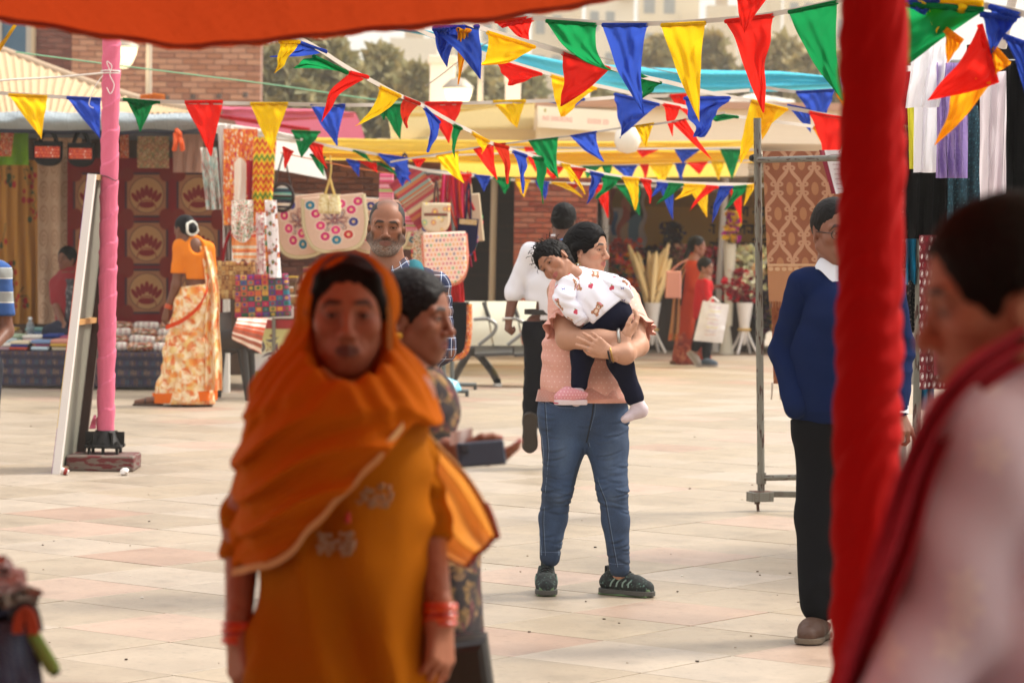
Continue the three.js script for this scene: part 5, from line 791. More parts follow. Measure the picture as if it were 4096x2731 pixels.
// === mother carrying the child ===
const MO = person('woman in a peach blouse and blue jeans holding a sleepy child', 2330, 13.2);
{
  const { t, J, k } = MO, skin = '#b98a70', r = px => px * k;
  const hm = headMat(J(2354, 1000, 0.02), 0.02, 1.02, 0.0, 0.9);
  const head = headGeo({ skin, lipHex: '#a05a52', jaw: 0.95, nose: 1.25, cell: 0.0026, brow: 1.05 }).applyMatrix4(hm);
  // hand resting over the other forearm, and the hand under the child
  const wl = J(2436, 1412, 0.42), hl = placeHand(handGeo(skin, { side: 1, curls: [0.28, 0.32, 0.34, 0.5, 0.25], spread: 0.16, cell: 0.0028, scale: 0.95 }), wl, J(2345, 1352, 0.45).sub(wl), V(0.1, -0.2, -1));
  const wr = J(2498, 1352, 0.36), hr = placeHand(handGeo(skin, { side: 1, curls: [0.5, 0.5, 0.5, 0.5, 0.2], cell: 0.0032, scale: 0.95 }), wr, J(2545, 1298, 0.33).sub(wr), V(-0.8, 0.5, -0.3));
  const shL = J(2232, 1165, -0.01), shR = J(2520, 1200, -0.02), elL = J(2272, 1352, 0.2), elR = J(2556, 1384, 0.2), neck = J(2352, 1090, -0.02), chest = J(2345, 1250, 0), hip = J(2335, 1600, 0);
  bodyMesh(t, [[J(2352, 1050, -0.01), J(2355, 1120, -0.03), 0.05, 0.055], [neck, chest, 0.07, 0.1], [chest, hip, 0.1, 0.1], [J(2280, 1180), J(2460, 1190), 0.06, 0.06], [shL, elL, r(46), r(46)], [elL, J(2400, 1362, 0.34), r(43), r(41)], [J(2400, 1362, 0.34), wr, r(40), r(27)], [shR, elR, r(44), r(36)], [elR, J(2500, 1416, 0.38), r(37), r(38)], [J(2500, 1416, 0.38), wl, r(36), r(25)],
    [J(2255, 1680), J(2230, 1960, 0.03), 0.06, 0.04], [J(2230, 1960, 0.03), J(2198, 2240), 0.036, 0.034], [J(2425, 1680), J(2450, 1960, 0.08), 0.06, 0.04], [J(2450, 1960, 0.08), J(2478, 2290, 0.09), 0.036, 0.034]], skin, [head, hl, hr]);
  eyes(t, hm, 0.12, 0.02);
  part(t, 'hair', hairGeo(hm, { t: 0.014, line: 0.082, low: -0.1, cell: 0.0036, more: f => { f.cap(V(0, 0.0, -0.075), V(-0.01, -0.11, -0.09), 0.068, 0.045, 0.04).cap(V(-0.03, -0.03, -0.06), V(-0.03, -0.12, -0.075), 0.05, 0.04, 0.03).cap(V(-0.045, 0.05, 0.045), V(-0.078, 0.005, -0.02), 0.022, 0.028, 0.02).ell(V(-0.078, -0.012, -0.002), V(0.016, 0.024, 0.017), 0.006, null, true); }, strands: (x, y, z) => 0.0012 * noise(x * 40, y * 70, z * 30) + 0.0022 * Math.sin(420 * (y * 0.8 + Math.abs(x + 0.02) * 0.8 + z * 0.25) + 5 * noise(x * 50, y * 30, z * 40)) * (0.5 + 0.5 * noise(x * 60, y * 60, z * 60)) }), hairM('#0d0a0a'));
  { const fl = [], q = rnd(3); for (let i = 0; i < 46; i++) { const a = q() * 2.6 + 0.3, b = (q() - 0.5) * 1.6, n = V(Math.sin(b) * 0.9, Math.sin(a), Math.cos(a)).normalize(), p = V(n.x * 0.086, 0.043 + n.y * 0.093, -0.016 + n.z * 0.105), e = V(q() - 0.5, q() * 0.6, q() - 0.5).multiplyScalar(0.05); fl.push(tube([p, p.clone().addScaledVector(n, 0.006).addScaledVector(e, 0.5), p.clone().addScaledVector(n, 0.01 * q()).addScaledVector(e, 1.1)].map(v => v.applyMatrix4(hm)), 0.00055, 6, 3)); } part(t, 'loose_hairs', merge(fl), hairM('#2a1f1a')).userData.kind = 'stuff'; }
  { const c = V(-0.08, -0.062, -0.01).applyMatrix4(hm); const e = part(t, 'earring', merge([new THREE.TorusGeometry(0.0125, 0.0012, 8, 24).translate(c.x, c.y - 0.013, c.z), rod(c.clone().add(V(0, 0.018, 0)), c, 0.0009)]), M('#b8a06a', { metalness: 0.9, roughness: 0.3 })); part(e, 'bead', new THREE.SphereGeometry(0.0052, 14, 10).translate(c.x, c.y - 0.008, c.z + 0.002), M('#cfd8d0', { roughness: 0.2 })); }
  // blouse with a sheer dotted hem and ruffled cuffs
  const dots = canvasTex(256, 256, (g, w, h) => { g.fillStyle = '#e2a796'; g.fillRect(0, 0, w, h); g.fillStyle = '#f0cdbd'; for (let j = 0; j < 8; j++) for (let i = 0; i < 8; i++) { g.beginPath(); g.arc((i + 0.5 + (j % 2) / 2) * 32 % w, (j + 0.5) * 32, 4, 0, 7); g.fill(); } }, true);
  const peach = M('#ffffff', { map: rep(dots, 5.5), roughness: 0.85, bumpMap: rep(dots, 5.5), bumpScale: 0.0015, sheen: 0.3, sheenRoughness: 0.6, sheenColor: new THREE.Color('#f0c8b8') });
  const fold = (x, y, z) => 0.006 * noise(x * 14, y * 9, z * 14) + 0.004 * Math.sin(y * 60 + 9 * noise(x * 7, y * 5, z * 7)) * sm(0.95, 0.6, Math.abs(y - 1.02) * 4);
  garment(t, 'blouse', [[neck.clone().add(V(0, -0.03, 0)), chest, 0.07, 0.128], [J(2268, 1180), J(2470, 1200), 0.072, 0.07], [chest, J(2325, 1400, 0.01), 0.14, 0.145], [J(2300, 1400, 0.01), J(2310, 1548, 0.0), 0.148, 0.165], [J(2380, 1400, 0), J(2390, 1560, 0.0), 0.14, 0.16]], peach, { cell: 0.008, disp: fold, clips: [[V(0, -1, 0.0), -J(0, 1570).y]] });
  garment(t, 'sleeve', [[shL.clone().add(V(0.03, 0.01, 0)), shL.clone().lerp(elL, 0.8), r(66), r(74)]], peach, { cell: 0.008, disp: fold, clips: [cut(shL.clone().lerp(elL, 0.62), elL.clone().sub(shL))] });
  garment(t, 'sleeve', [[shR.clone().add(V(-0.03, 0.01, 0)), shR.clone().lerp(elR, 0.7), r(58), r(64)]], peach, { cell: 0.008, disp: fold, clips: [cut(shR.clone().lerp(elR, 0.54), elR.clone().sub(shR))] });
  for (const [p, nn, rad] of [[shL.clone().lerp(elL, 0.66), elL.clone().sub(shL), r(70)], [shR.clone().lerp(elR, 0.55), elR.clone().sub(shR), r(62)]]) {
    const q = new THREE.Quaternion().setFromUnitVectors(V(0, -1, 0), nn.normalize());
    part(t, 'ruffle', slabSheet(90, 6, (u, v) => { const a = u * 6.2832, rr2 = rad * (0.88 + 0.3 * v) + 0.012 * v * Math.sin(a * 11 + Math.sin(a * 3) * 2); return V(Math.cos(a) * rr2, -0.05 * v + 0.012 + 0.008 * v * Math.sin(a * 7), Math.sin(a) * rr2).applyQuaternion(q).add(p); }, 0.002), peach);
  }
  part(t, 'sheer_hem', sheet(80, 8, (u, v) => { const a = u * 6.2832, w = 0.205 + 0.012 * v + 0.004 * Math.sin(a * 9), c = J(2336, lerp(1545, 1592, v) - 14 * Math.cos(a), 0); return V(c.x + Math.cos(a) * w * 0.98, c.y, c.z + Math.sin(a) * w * 0.82); }, 1.2, 0.12), M('#ffffff', { map: rep(dots, 5.5), transmission: 0.45, roughness: 0.55, thickness: 0 }));
  // jeans
  const denim = canvasTex(1024, 1024, (g, w, h) => {   // one metre square in the wearer's own axes: weave, wear, seams and pockets
    const id = g.createImageData(w, h), D = id.data; for (let b = 0; b < h; b++) for (let a = 0; a < w; a++) { const n = 0.78 + 0.5 * (tfbm(a / w, b / h, 6, 61) - 0.45) + 0.1 * (tileNoise(a / w, b / h, 256, 63) - 0.5), o = (b * w + a) * 4; D[o] = 60 * n; D[o + 1] = 83 * n; D[o + 2] = 117 * n; D[o + 3] = 255; } g.putImageData(id, 0, 0);
    const X = (px, py) => { const q = J(px, py, 0.08); return [(q.x + 0.5) * w, (1 - q.y) * h]; };
    const wear = (px, py, rx, ry, a, c) => { const [x, y] = X(px, py); g.save(); g.translate(x, y); g.scale(rx, ry); const k = g.createRadialGradient(0, 0, 0, 0, 0, 1); k.addColorStop(0, `rgba(${c},${a})`); k.addColorStop(1, `rgba(${c},0)`); g.fillStyle = k; g.beginPath(); g.arc(0, 0, 1, 0, 7); g.fill(); g.restore(); };
    wear(2250, 1800, 60, 150, 0.3, '130,145,165'); wear(2440, 1840, 55, 150, 0.3, '130,145,165'); wear(2235, 1990, 45, 60, 0.25, '125,142,165'); wear(2450, 1990, 45, 60, 0.28, '125,142,165'); wear(2360, 1720, 70, 90, 0.3, '20,28,44');
    const line = (pts, c, lw, dash) => { g.strokeStyle = c; g.lineWidth = lw; g.setLineDash(dash ?? []); g.beginPath(); pts.forEach((p, i) => { const [x, y] = X(...p); i ? g.lineTo(x, y) : g.moveTo(x, y); }); g.stroke(); };
    for (const pts of [[[2352, 1770], [2372, 1850], [2392, 1930], [2420, 2000], [2440, 2120], [2466, 2262]], [[2178, 1600], [2184, 1700], [2192, 1800], [2184, 1900], [2174, 2000], [2172, 2100], [2178, 2225]]]) { line(pts, '#1e2a3e', 5); line(pts.map(p => [p[0] + 4, p[1]]), '#7d8da0', 2.2, [7, 2]); }
    line([[2378, 1560], [2370, 1650], [2346, 1770]], '#18222f', 7); line([[2386, 1560], [2379, 1650], [2360, 1720]], '#6f7f92', 2, [6, 2]); line([[2168, 1588], [2196, 1606], [2240, 1622], [2300, 1624]], '#1c2738', 5); line([[2168, 1594], [2196, 1612], [2240, 1628], [2300, 1630]], '#71819a', 2, [6, 2]); line([[2412, 1610], [2460, 1612], [2500, 1596]], '#1c2738', 5);
    for (const [y, a, b] of [[2212, 2150, 2250], [2250, 2430, 2530]]) line([[a, y], [b, y]], '#71819a', 2, [6, 2]);
  });
  const kneeL = J(2230, 1960, 0.03), kneeR = J(2450, 1960, 0.08);
  const CR = []; { const q = rnd(91); for (const [x0, x1, y0, y1, n, hl] of [[2165, 2300, 1900, 2060, 13, 0.045], [2390, 2515, 1850, 2050, 16, 0.05], [2160, 2240, 2150, 2215, 6, 0.035], [2440, 2520, 2150, 2255, 8, 0.035], [2400, 2515, 1660, 1850, 7, 0.05], [2160, 2230, 1640, 1880, 7, 0.03], [2330, 2400, 1650, 1780, 5, 0.03]]) for (let i = 0; i < n; i++) { const c = J(lerp(x0, x1, q()), lerp(y0, y1, (i + q()) / n), 0.05); CR.push([c.x, c.y, (q() - 0.5) * 0.7, hl * (0.6 + q() * 0.8), 0.0022 + q() * 0.003, 0.0045 + q() * 0.003]); } }
  const jd = (x, y, z) => { let d = 0.0015 * noise(x * 30, y * 30, z * 30); for (const [cx, cy, sl, hl, dp, w] of CR) { const dy = y - cy; if (dy > 0.06 || dy < -0.06) continue; const e = (x - cx) / hl, f = Math.exp(-e * e); if (f < 0.05) continue; const u = (dy - sl * (x - cx) - 0.15 * (x - cx) ** 2 / hl) / w; d += dp * f * (0.9 * Math.exp(-(u - 1.5) * (u - 1.5)) - Math.exp(-u * u)); } return d; };
  const jm = M('#ffffff', { map: denim, roughness: 0.85 });
  garment(t, 'jeans', [[J(2250, 1590), J(2255, 1690), r(96), r(100)], [J(2425, 1590), J(2420, 1690), r(84), r(92)], [J(2330, 1580, 0.0), J(2335, 1680, 0), r(120), r(110)], [J(2255, 1660), J(2255, 1784, 0.01), r(102), r(86)], [J(2255, 1784, 0.01), kneeL, r(86), r(61)], [kneeL, J(2213, 2070, -0.01), r(60), r(56)], [J(2213, 2070, -0.01), J(2199, 2228), r(56), r(41)], [J(2422, 1660), J(2430, 1784, 0.03), r(92), r(83)], [J(2430, 1784, 0.03), kneeR, r(82), r(62)], [kneeR, J(2463, 2080, 0.08), r(61), r(54)], [J(2463, 2080, 0.08), J(2479, 2272, 0.09), r(54), r(41)]], jm, { cell: 0.0052, k: 0.022, disp: jd, uv: (x, y, z, w) => w === 1 ? [(x < 0 ? 0.34 : 0.66) + z * 0.3, y] : [x + 0.5, y], clips: [[V(0, 1, 0), J(0, 1556).y]], tail: (d, x, y) => Math.max(d, (x < 0.0 ? J(0, 2238).y : J(0, 2282).y) - y) });
  
  const sp = emb('shoefab', '#202423', ['#2a3130', '#39453f', '#181a19', '#57756a', '#262a28', '#2b3633', '#1c201e', '#232726'], 'mosaic', 5), sole = M('#4a4842', { roughness: 0.7 }), lace = M('#0d0d0b'), stm2 = M('#83998f', { roughness: 0.6 });
  for (const [p, yaw] of [[J(2185, 2318, 0.03).setY(0.002), 0.0], [J(2505, 2352, 0.07).setY(0.002), 1.05]]) { const s = shoe(t, p, yaw, sp, sole, { len: 0.262, w: 0.044, h: 0.1, laceM: lace }); part(s, 'toe_bumper', new THREE.SphereGeometry(0.034, 16, 10).scale(1, 0.55, 0.42).translate(0, 0.028, 0.118), M('#5d7550', { roughness: 0.6 })); part(s, 'tongue', new RoundedBoxGeometry(0.05, 0.07, 0.014, 3, 0.006).rotateX(-0.45).translate(0, 0.118, -0.01), sp); for (const sd of [-1, 1]) for (let i = 0; i < 4; i++) part(s, 'stripe', tube([V(sd * 0.047, 0.04, -0.055 + i * 0.03), V(sd * 0.0475, 0.058, -0.048 + i * 0.028), V(sd * 0.042, 0.08 - i * 0.004, -0.03 + i * 0.026)], 0.004, 6, 5), stm2); part(s, 'outsole', new RoundedBoxGeometry(0.082, 0.008, 0.24, 2, 0.003).translate(0, 0.003, 0), M('#5f7a50', { roughness: 0.7 })); part(s, 'heel_tab', new RoundedBoxGeometry(0.03, 0.05, 0.012, 3, 0.005).translate(0, 0.1, -0.097), lace); }
  // jewellery
  const gold = M('#b08a4a', { metalness: 0.9, roughness: 0.3 }), steel = M('#a8a49c', { metalness: 0.9, roughness: 0.3 });
  { const c = J(2478, 1354, 0.355), n = V(1, 0.12, 0.1).normalize(), q = new THREE.Quaternion().setFromUnitVectors(V(0, 0, 1), n); const w = part(t, 'wristwatch', new THREE.TorusGeometry(0.039, 0.0075, 8, 26).applyQuaternion(q).translate(c.x, c.y, c.z), steel); part(w, 'dial', new THREE.CylinderGeometry(0.016, 0.016, 0.01, 20).translate(c.x + 0.004, c.y - 0.043, c.z + 0.01), steel); }
  { const c = J(2446, 1416, 0.415), n = V(1, 0.25, 0).normalize(), q = new THREE.Quaternion().setFromUnitVectors(V(0, 0, 1), n); part(t, 'bangle', new THREE.TorusGeometry(0.036, 0.0032, 8, 28).applyQuaternion(q).translate(c.x, c.y, c.z), gold); part(t, 'hair_tie', new THREE.TorusGeometry(0.034, 0.004, 8, 28).applyQuaternion(q).translate(c.x - 0.012, c.y - 0.003, c.z), M('#111')); }
  for (const [x, y, dz] of [[2352, 1395, 0.455]]) { const c = J(x, y, dz); part(t, 'ring', new THREE.TorusGeometry(0.0098, 0.0016, 6, 18).rotateX(0.6).rotateZ(0.9).translate(c.x, c.y, c.z - 0.012), steel); }
}
// === child ===
{
  const C = person('toddler in a white bear print sweatshirt asleep on the woman shoulder', 2330, 13.03), { t, J, k } = C, skin = '#a3735a', r = px => px * k;
  const hm = headMat(J(2222, 1050, 0.05), 0.3, -0.6, 0.82, 0.8);
  const head = headGeo({ skin, child: 1, jaw: 0.82, nose: 0.55, eyeOpen: 0.75, lipHex: '#a05350', brow: 0.7, weak: 0.5, cell: 0.0026, browHex: '#2a1a14', smile: 0.2 }).applyMatrix4(hm);
  const up = J(2305, 1140, 0.02), mid = J(2372, 1190, 0.05), low = J(2432, 1270, 0.06);
  bodyMesh(t, [[J(2250, 1070, 0.03), up, 0.04, 0.06], [up, mid, 0.06, 0.07], [mid, low, 0.07, 0.07], [low, J(2330, 1420, 0.04), 0.05, 0.03], [J(2330, 1420, 0.04), J(2316, 1590, 0.06), 0.028, 0.026], [low, J(2478, 1460, 0.02), 0.05, 0.03], [J(2478, 1460, 0.02), J(2545, 1620, 0.02), 0.028, 0.026], [J(2262, 1135, 0.06), J(2266, 1190, 0.08), 0.026, 0.024], [J(2266, 1190, 0.08), J(2316, 1262, 0.095), 0.024, 0.02]], skin, [head], 0.01);
  eyes(t, hm, 0.1, -0.05);
  part(t, 'hair', hairGeo(hm, { t: 0.014, line: 0.072, side: 0.05, low: -0.06, cell: 0.0034, more: f => f.ell(V(-0.086, -0.012, 0.0), V(0.02, 0.036, 0.026), 0.006, null, true), strands: (x, y, z) => 0.0035 * noise(x * 120, y * 50, z * 90) + 0.0025 * noise(x * 260, y * 90, z * 200) }), hairM('#0f0b0a'));
  { const l = [], q = rnd(12); for (let i = 0; i < 110; i++) { const a = q() * 6.28, b = q() * 1.5, n = V(Math.cos(a) * Math.sin(b), Math.cos(b), Math.sin(a) * Math.sin(b) * 1.0), p = V(n.x * 0.082, 0.043 + n.y * 0.088, -0.016 + n.z * 0.104); if (p.z > 0.055 && p.y < 0.05) continue; const sw = V(q() - 0.5, q() - 0.3, q() - 0.35).multiplyScalar(0.06); l.push(tube([p, p.clone().addScaledVector(n, 0.013).addScaledVector(sw, 0.3), p.clone().addScaledVector(n, 0.014 + 0.004 * q()).addScaledVector(sw, 0.7).add(V(0, -0.006, 0)), p.clone().addScaledVector(n, 0.01).addScaledVector(sw, 1.0).add(V(0, -0.014, 0))].map(v => v.applyMatrix4(hm)), 0.0013, 8, 4)); } part(t, 'loose_hairs', merge(l), hairM('#120d0b')).userData.kind = 'stuff'; }
  const bears = canvasTex(512, 512, (g, w, h) => {
    g.fillStyle = '#eceaf2'; g.fillRect(0, 0, w, h); const q = rnd(44);
    const bear = (x, y, a) => { g.save(); g.translate(x, y); g.rotate(a); g.fillStyle = '#b07a5c'; g.beginPath(); g.ellipse(0, 24, 20, 26, 0, 0, 7); g.fill(); g.beginPath(); g.arc(0, -10, 20, 0, 7); g.fill(); for (const s of [-1, 1]) { g.beginPath(); g.arc(s * 16, -26, 9, 0, 7); g.fill(); g.beginPath(); g.ellipse(s * 18, 44, 9, 12, s * 0.5, 0, 7); g.fill(); } g.fillStyle = '#e6cdb8'; g.beginPath(); g.ellipse(0, 26, 10, 15, 0, 0, 7); g.fill(); g.beginPath(); g.arc(0, -5, 10, 0, 7); g.fill(); g.fillStyle = '#20181a'; for (const s of [-1, 1]) { g.beginPath(); g.arc(s * 8, -14, 3.4, 0, 7); g.fill(); } g.beginPath(); g.arc(0, -7, 3, 0, 7); g.fill(); g.fillStyle = '#dd8a94'; g.beginPath(); g.ellipse(0, -32, 15, 6, 0.2, 0, 7); g.fill(); g.restore(); };
    const berry = (x, y) => { g.fillStyle = '#c8465a'; for (let i = 0; i < 6; i++) { g.beginPath(); g.arc(x + (q() - 0.5) * 20, y + (q() - 0.5) * 20, 9, 0, 7); g.fill(); } g.fillStyle = '#8a9a6a'; g.fillRect(x - 4, y - 24, 8, 9); };
    for (const [x, y, a] of [[90, 90, 0.5], [330, 70, -0.4], [220, 230, -0.6], [430, 250, 0.3], [80, 350, 0.2], [300, 400, 0.7], [460, 440, -0.2]]) bear(x, y, a);
    for (const [x, y] of [[205, 110], [450, 120], [330, 180], [110, 220], [200, 360], [400, 350], [180, 470], [40, 460]]) berry(x, y);
    g.fillStyle = '#6a6aa8'; for (const [x, y] of [[260, 40], [150, 160], [380, 190], [300, 300], [30, 260], [250, 470], [370, 480], [480, 340]]) { g.beginPath(); g.moveTo(x - 12, y - 9); g.lineTo(x, y); g.lineTo(x + 12, y - 9); g.lineTo(x + 8, y + 10); g.lineTo(x, y + 3); g.lineTo(x - 8, y + 10); g.fill(); }
  }, true);
  const sw = M('#ffffff', { map: rep(bears, 3), roughness: 0.9, sheen: 0.3, sheenRoughness: 0.7, sheenColor: new THREE.Color(1, 1, 1) });
  const sd = (x, y, z) => 0.007 * noise(x * 16 + 3, y * 12, z * 14) + 0.0045 * Math.sin((x * 0.7 + y) * 85 + 6 * noise(x * 9, y * 9, z * 9)) * (0.4 + 0.6 * noise(x * 8, y * 8, 3));
  garment(t, 'sweatshirt', [[J(2285, 1115, 0.02), up, 0.05, 0.075], [up, mid, 0.08, 0.105], [mid, J(2412, 1228, 0.06), 0.108, 0.115], [J(2335, 1118, 0.03), J(2430, 1150, 0.04), 0.05, 0.07], [J(2266, 1140, 0.05), J(2262, 1160, 0.08), 0.045, 0.045]], sw, { cell: 0.0055, k: 0.025, disp: sd, clips: [cut(J(2440, 1246, 0.06), J(2468, 1300, 0.07).sub(mid))] });
  for (const b of [[J(2272, 1142, 0.1), J(2256, 1190, 0.13), J(2320, 1272, 0.125)], [J(2425, 1142, 0.08), J(2480, 1160, 0.1), J(2500, 1185, 0.08)]]) garment(t, 'sleeve', [[b[0], b[1], 0.05, 0.047], [b[1], b[2], 0.046, 0.036]], sw, { cell: 0.0055, k: 0.02, disp: (x, y, z) => sd(x, y, z) * 0.6 + 0.003 * Math.sin(y * 130 + x * 50 + 4 * noise(x * 12, y * 12, z * 12)) });
  part(t, 'cuff', merge([new THREE.TorusGeometry(0.024, 0.012, 8, 20).applyQuaternion(new THREE.Quaternion().setFromUnitVectors(V(0, 0, 1), J(2322, 1272, 0.1).sub(J(2258, 1185, 0.09)).normalize())).translate(...J(2322, 1275, 0.125).toArray())]), M('#dedbe4', { roughness: 0.9 }));
  const navy = cloth('#15172a'), pd = wrinkle(22, 0.004);
  garment(t, 'trousers', [[J(2412, 1238, 0.05), J(2436, 1258, 0.06), 0.1, 0.102], [J(2430, 1268, 0.06), J(2362, 1300, 0.06), 0.08, 0.06], [J(2362, 1300, 0.06), J(2328, 1420, 0.04), 0.06, r(44)], [J(2328, 1420, 0.04), J(2318, 1535, 0.06), r(44), r(33)], [J(2450, 1290, 0.04), J(2482, 1450, 0.02), 0.075, r(46)], [J(2482, 1450, 0.02), J(2540, 1592, 0.02), r(46), r(35)]], navy, { cell: 0.007, disp: pd, clips: [cut(J(2434, 1232, 0.06), mid.clone().sub(low))], tail: (d, x, y, z) => Math.max(d, (x < J(2400, 0).x ? J(0, 1540).y : J(0, 1598).y) - y) });
  const sock = M('#cdbcc0', { roughness: 0.95, bumpMap: rep(T_weave, 10), bumpScale: 0.001 });
  garment(t, 'sock', [[J(2314, 1545, 0.06), J(2305, 1600, 0.08), r(26), r(26)]], sock, { cell: 0.005 });
  garment(t, 'sock', [[J(2545, 1596, 0.02), J(2560, 1640, 0.02), r(27), r(27)], [J(2560, 1640, 0.02), J(2500, 1676, 0.06), r(27), r(17)]], sock, { cell: 0.005, disp: wrinkle(50, 0.0015) });
  const pt = canvasTex(128, 128, (g, w, h) => { g.fillStyle = '#d68e94'; g.fillRect(0, 0, w, h); g.fillStyle = '#f0d8d8'; for (let i = 0; i < 4; i++) for (let j = 0; j < 4; j++) { g.beginPath(); g.arc(i * 32 + 16 + (j % 2) * 16, j * 32 + 16, 5, 0, 7); g.fill(); } }, true);
  const sh = shoe(t, J(2285, 1622, 0.1), -1.25, M('#ffffff', { map: rep(pt, 18), roughness: 0.7 }), M('#d8c6c6'), { len: 0.14, w: 0.03, h: 0.05 });
  part(sh, 'bow', merge([new THREE.SphereGeometry(0.012, 10, 8).scale(1.2, 0.7, 0.6).translate(0.012, 0.075, 0.012), new THREE.SphereGeometry(0.012, 10, 8).scale(1.2, 0.7, 0.6).translate(-0.012, 0.075, 0.012)]), M('#b88a90')); part(sh, 'toe_stripe', new THREE.TorusGeometry(0.029, 0.003, 6, 20).rotateX(1.57).scale(1, 1, 1.1).translate(0, 0.012, 0.045), M('#a8204a'));
}
// === bearded man in the checked shirt ===
{
  const C = person('bald bearded man in a navy checked shirt with a backpack', 1546, 13.0), { t, J, k } = C, skin = '#8a5a42', r = px => px * k;
  const hm = headMat(J(1546, 911, 0), 0.04, 0.02, -0.05, 1.0), grey = lin('#8f8880'), dk = lin('#2a211c');
  const head = headGeo({ skin, jaw: 1.22, nose: 1.0, lipHex: '#6d4238', cell: 0.0026, brow: 1.3, browDy: -0.004, eyeOpen: 0.6, hairCol: lin('#2b2623'),
    beard: (x, y, z, ax) => { const low = sm(-0.03, -0.06, y + ax * 0.35 - 0.012), must = blob(ax, y, 0.0, -0.052, 0.034, 0.008) * sm(0.05, 0.07, z), side = sm(0.045, 0.058, ax) * sm(0.0, -0.03, y) * sm(-0.03, 0.0, z); const ch = blob(ax, y, 0, -0.088, 0.016, 0.012); return [clamp(1.15 * Math.max(low * sm(-0.05, -0.02, z), must, side) * (1 - 0.4 * ch)), mixc(dk, grey, clamp(sm(-0.05, -0.085, y) * 0.95 * (0.6 + 0.7 * noise(x * 260, y * 260, z * 260))))]; },
    stubbleHair: (x, y, z, ax) => [clamp(0.85 * Math.max(sm(0.058, 0.068, ax) * sm(0.0, 0.02, y) * sm(0.062, 0.03, z) * sm(0.125, 0.09, y), 0.62 * sm(0.085, 0.105, y) * sm(0.065, 0.03, z), sm(-0.02, -0.05, z) * sm(-0.05, -0.02, y)))],
    extra: f => { f.ell(V(0, -0.088, 0.03), V(0.05, 0.03, 0.04), 0.03); } }).applyMatrix4(hm);
  const shL = J(1365, 1140, -0.03), shR = J(1735, 1150, -0.03), elR = J(1760, 1390, -0.02), chest = J(1550, 1260, 0), hip = J(1550, 1620, 0);
  const wr = J(1560, 1450, 0.2), hd = placeHand(handGeo(skin, { side: 1, curls: [0.6, 0.6, 0.6, 0.6, 0.3], cell: 0.005 }), wr, V(-1, -0.1, 0.2), V(0, 0, -1));
  bodyMesh(t, [[J(1546, 1000, -0.03), J(1546, 1100, -0.04), 0.072, 0.085], [J(1546, 1090, -0.04), chest, 0.09, 0.14], [chest, hip, 0.15, 0.15], [J(1430, 1130, -0.03), J(1670, 1135, -0.03), 0.07, 0.07], [shR, elR, 0.058, 0.05], [elR, wr, 0.05, 0.032], [shL, J(1330, 1390), 0.058, 0.05], [J(1330, 1390), J(1400, 1560, 0.1), 0.048, 0.03], [J(1470, 1650), J(1460, 2010, 0.03), 0.095, 0.06], [J(1460, 2010, 0.03), J(1455, 2290), 0.058, 0.042], [J(1620, 1650), J(1630, 2010, 0.03), 0.095, 0.06], [J(1630, 2010, 0.03), J(1635, 2290), 0.058, 0.042]], skin, [head, hd]);
  eyes(t, hm, 0.0, -0.06);
  // cropped hair at the sides
  part(t, 'hair', hairGeo(hm, { t: 0.003, line: 0.1, side: 0.052, low: -0.05, cell: 0.0032, amp: 0.0012, more: f => f.ell(V(0, 0.125, 0.03), V(0.05, 0.06, 0.098), 0.01, null, true) }), M('#2a2523', { roughness: 0.8 }));
  const plaid = canvasTex(256, 256, (g, w, h) => {
    g.fillStyle = '#22325c'; g.fillRect(0, 0, w, h); g.globalAlpha = 0.55; g.fillStyle = '#9a5a30'; for (const p of [20, 148]) { g.fillRect(p, 0, 44, h); g.fillRect(0, p, w, 44); } g.globalAlpha = 0.5; g.fillStyle = '#141c38'; for (const p of [84, 212]) { g.fillRect(p, 0, 40, h); g.fillRect(0, p, w, 40); }
    g.globalAlpha = 0.9; g.fillStyle = '#c8ccd6'; for (const p of [10, 70, 138, 198]) { g.fillRect(p, 0, 4, h); g.fillRect(0, p, w, 4); } g.globalAlpha = 1;
  }, true);
  const pm = M('#ffffff', { map: rep(plaid, 5.5), roughness: 0.88, bumpMap: rep(T_weave, 12), bumpScale: 0.0008 });
  garment(t, 'shirt', [[J(1548, 1110, -0.06), chest, 0.09, 0.17], [J(1430, 1140, -0.03), J(1670, 1145, -0.03), 0.085, 0.085], [chest, J(1550, 1480, 0), 0.175, 0.18], [J(1500, 1460), J(1500, 1600), 0.17, 0.165], [J(1605, 1460), J(1605, 1600), 0.17, 0.165], [shR, elR, r(70), r(62)], [elR, J(1672, 1432, 0.1), r(60), r(50)], [shL, J(1330, 1390), r(70), r(60)], [J(1330, 1390), J(1360, 1450, 0.05), r(60), r(50)]], pm,
    { cell: 0.008, disp: (x, y, z) => 0.004 * noise(x * 16, y * 12, z * 16) + 0.003 * Math.sin(y * 90 + x * 30 + 6 * noise(x * 8, y * 6, z * 8)) * sm(0.14, 0.24, Math.abs(x)), more: f => f.cap(J(1546, 1070, 0.03), J(1546, 1150, 0.14), 0.062, 0.012, 0.01, true).cap(J(1546, 1000, -0.02), J(1546, 1085, -0.02), 0.085, 0.085, 0.01, true), clips: [[V(0, -1, 0), -J(0, 1620).y]] });
  for (const s of [-1, 1]) part(t, 'collar', slabSheet(14, 8, (u, v) => { const a = lerp(0.25, 2.6, u), rd = 0.088 + 0.03 * v, c = J(1546, lerp(1035, 1085, v) + 30 * sm(1.2, 0.25, a), -0.02); return V(c.x + s * Math.sin(a) * rd, c.y - 0.0 + 0.01 * Math.sin(a), c.z + Math.cos(a) * rd * 1.0); }, 0.004, 0.25, 0.06), pm);
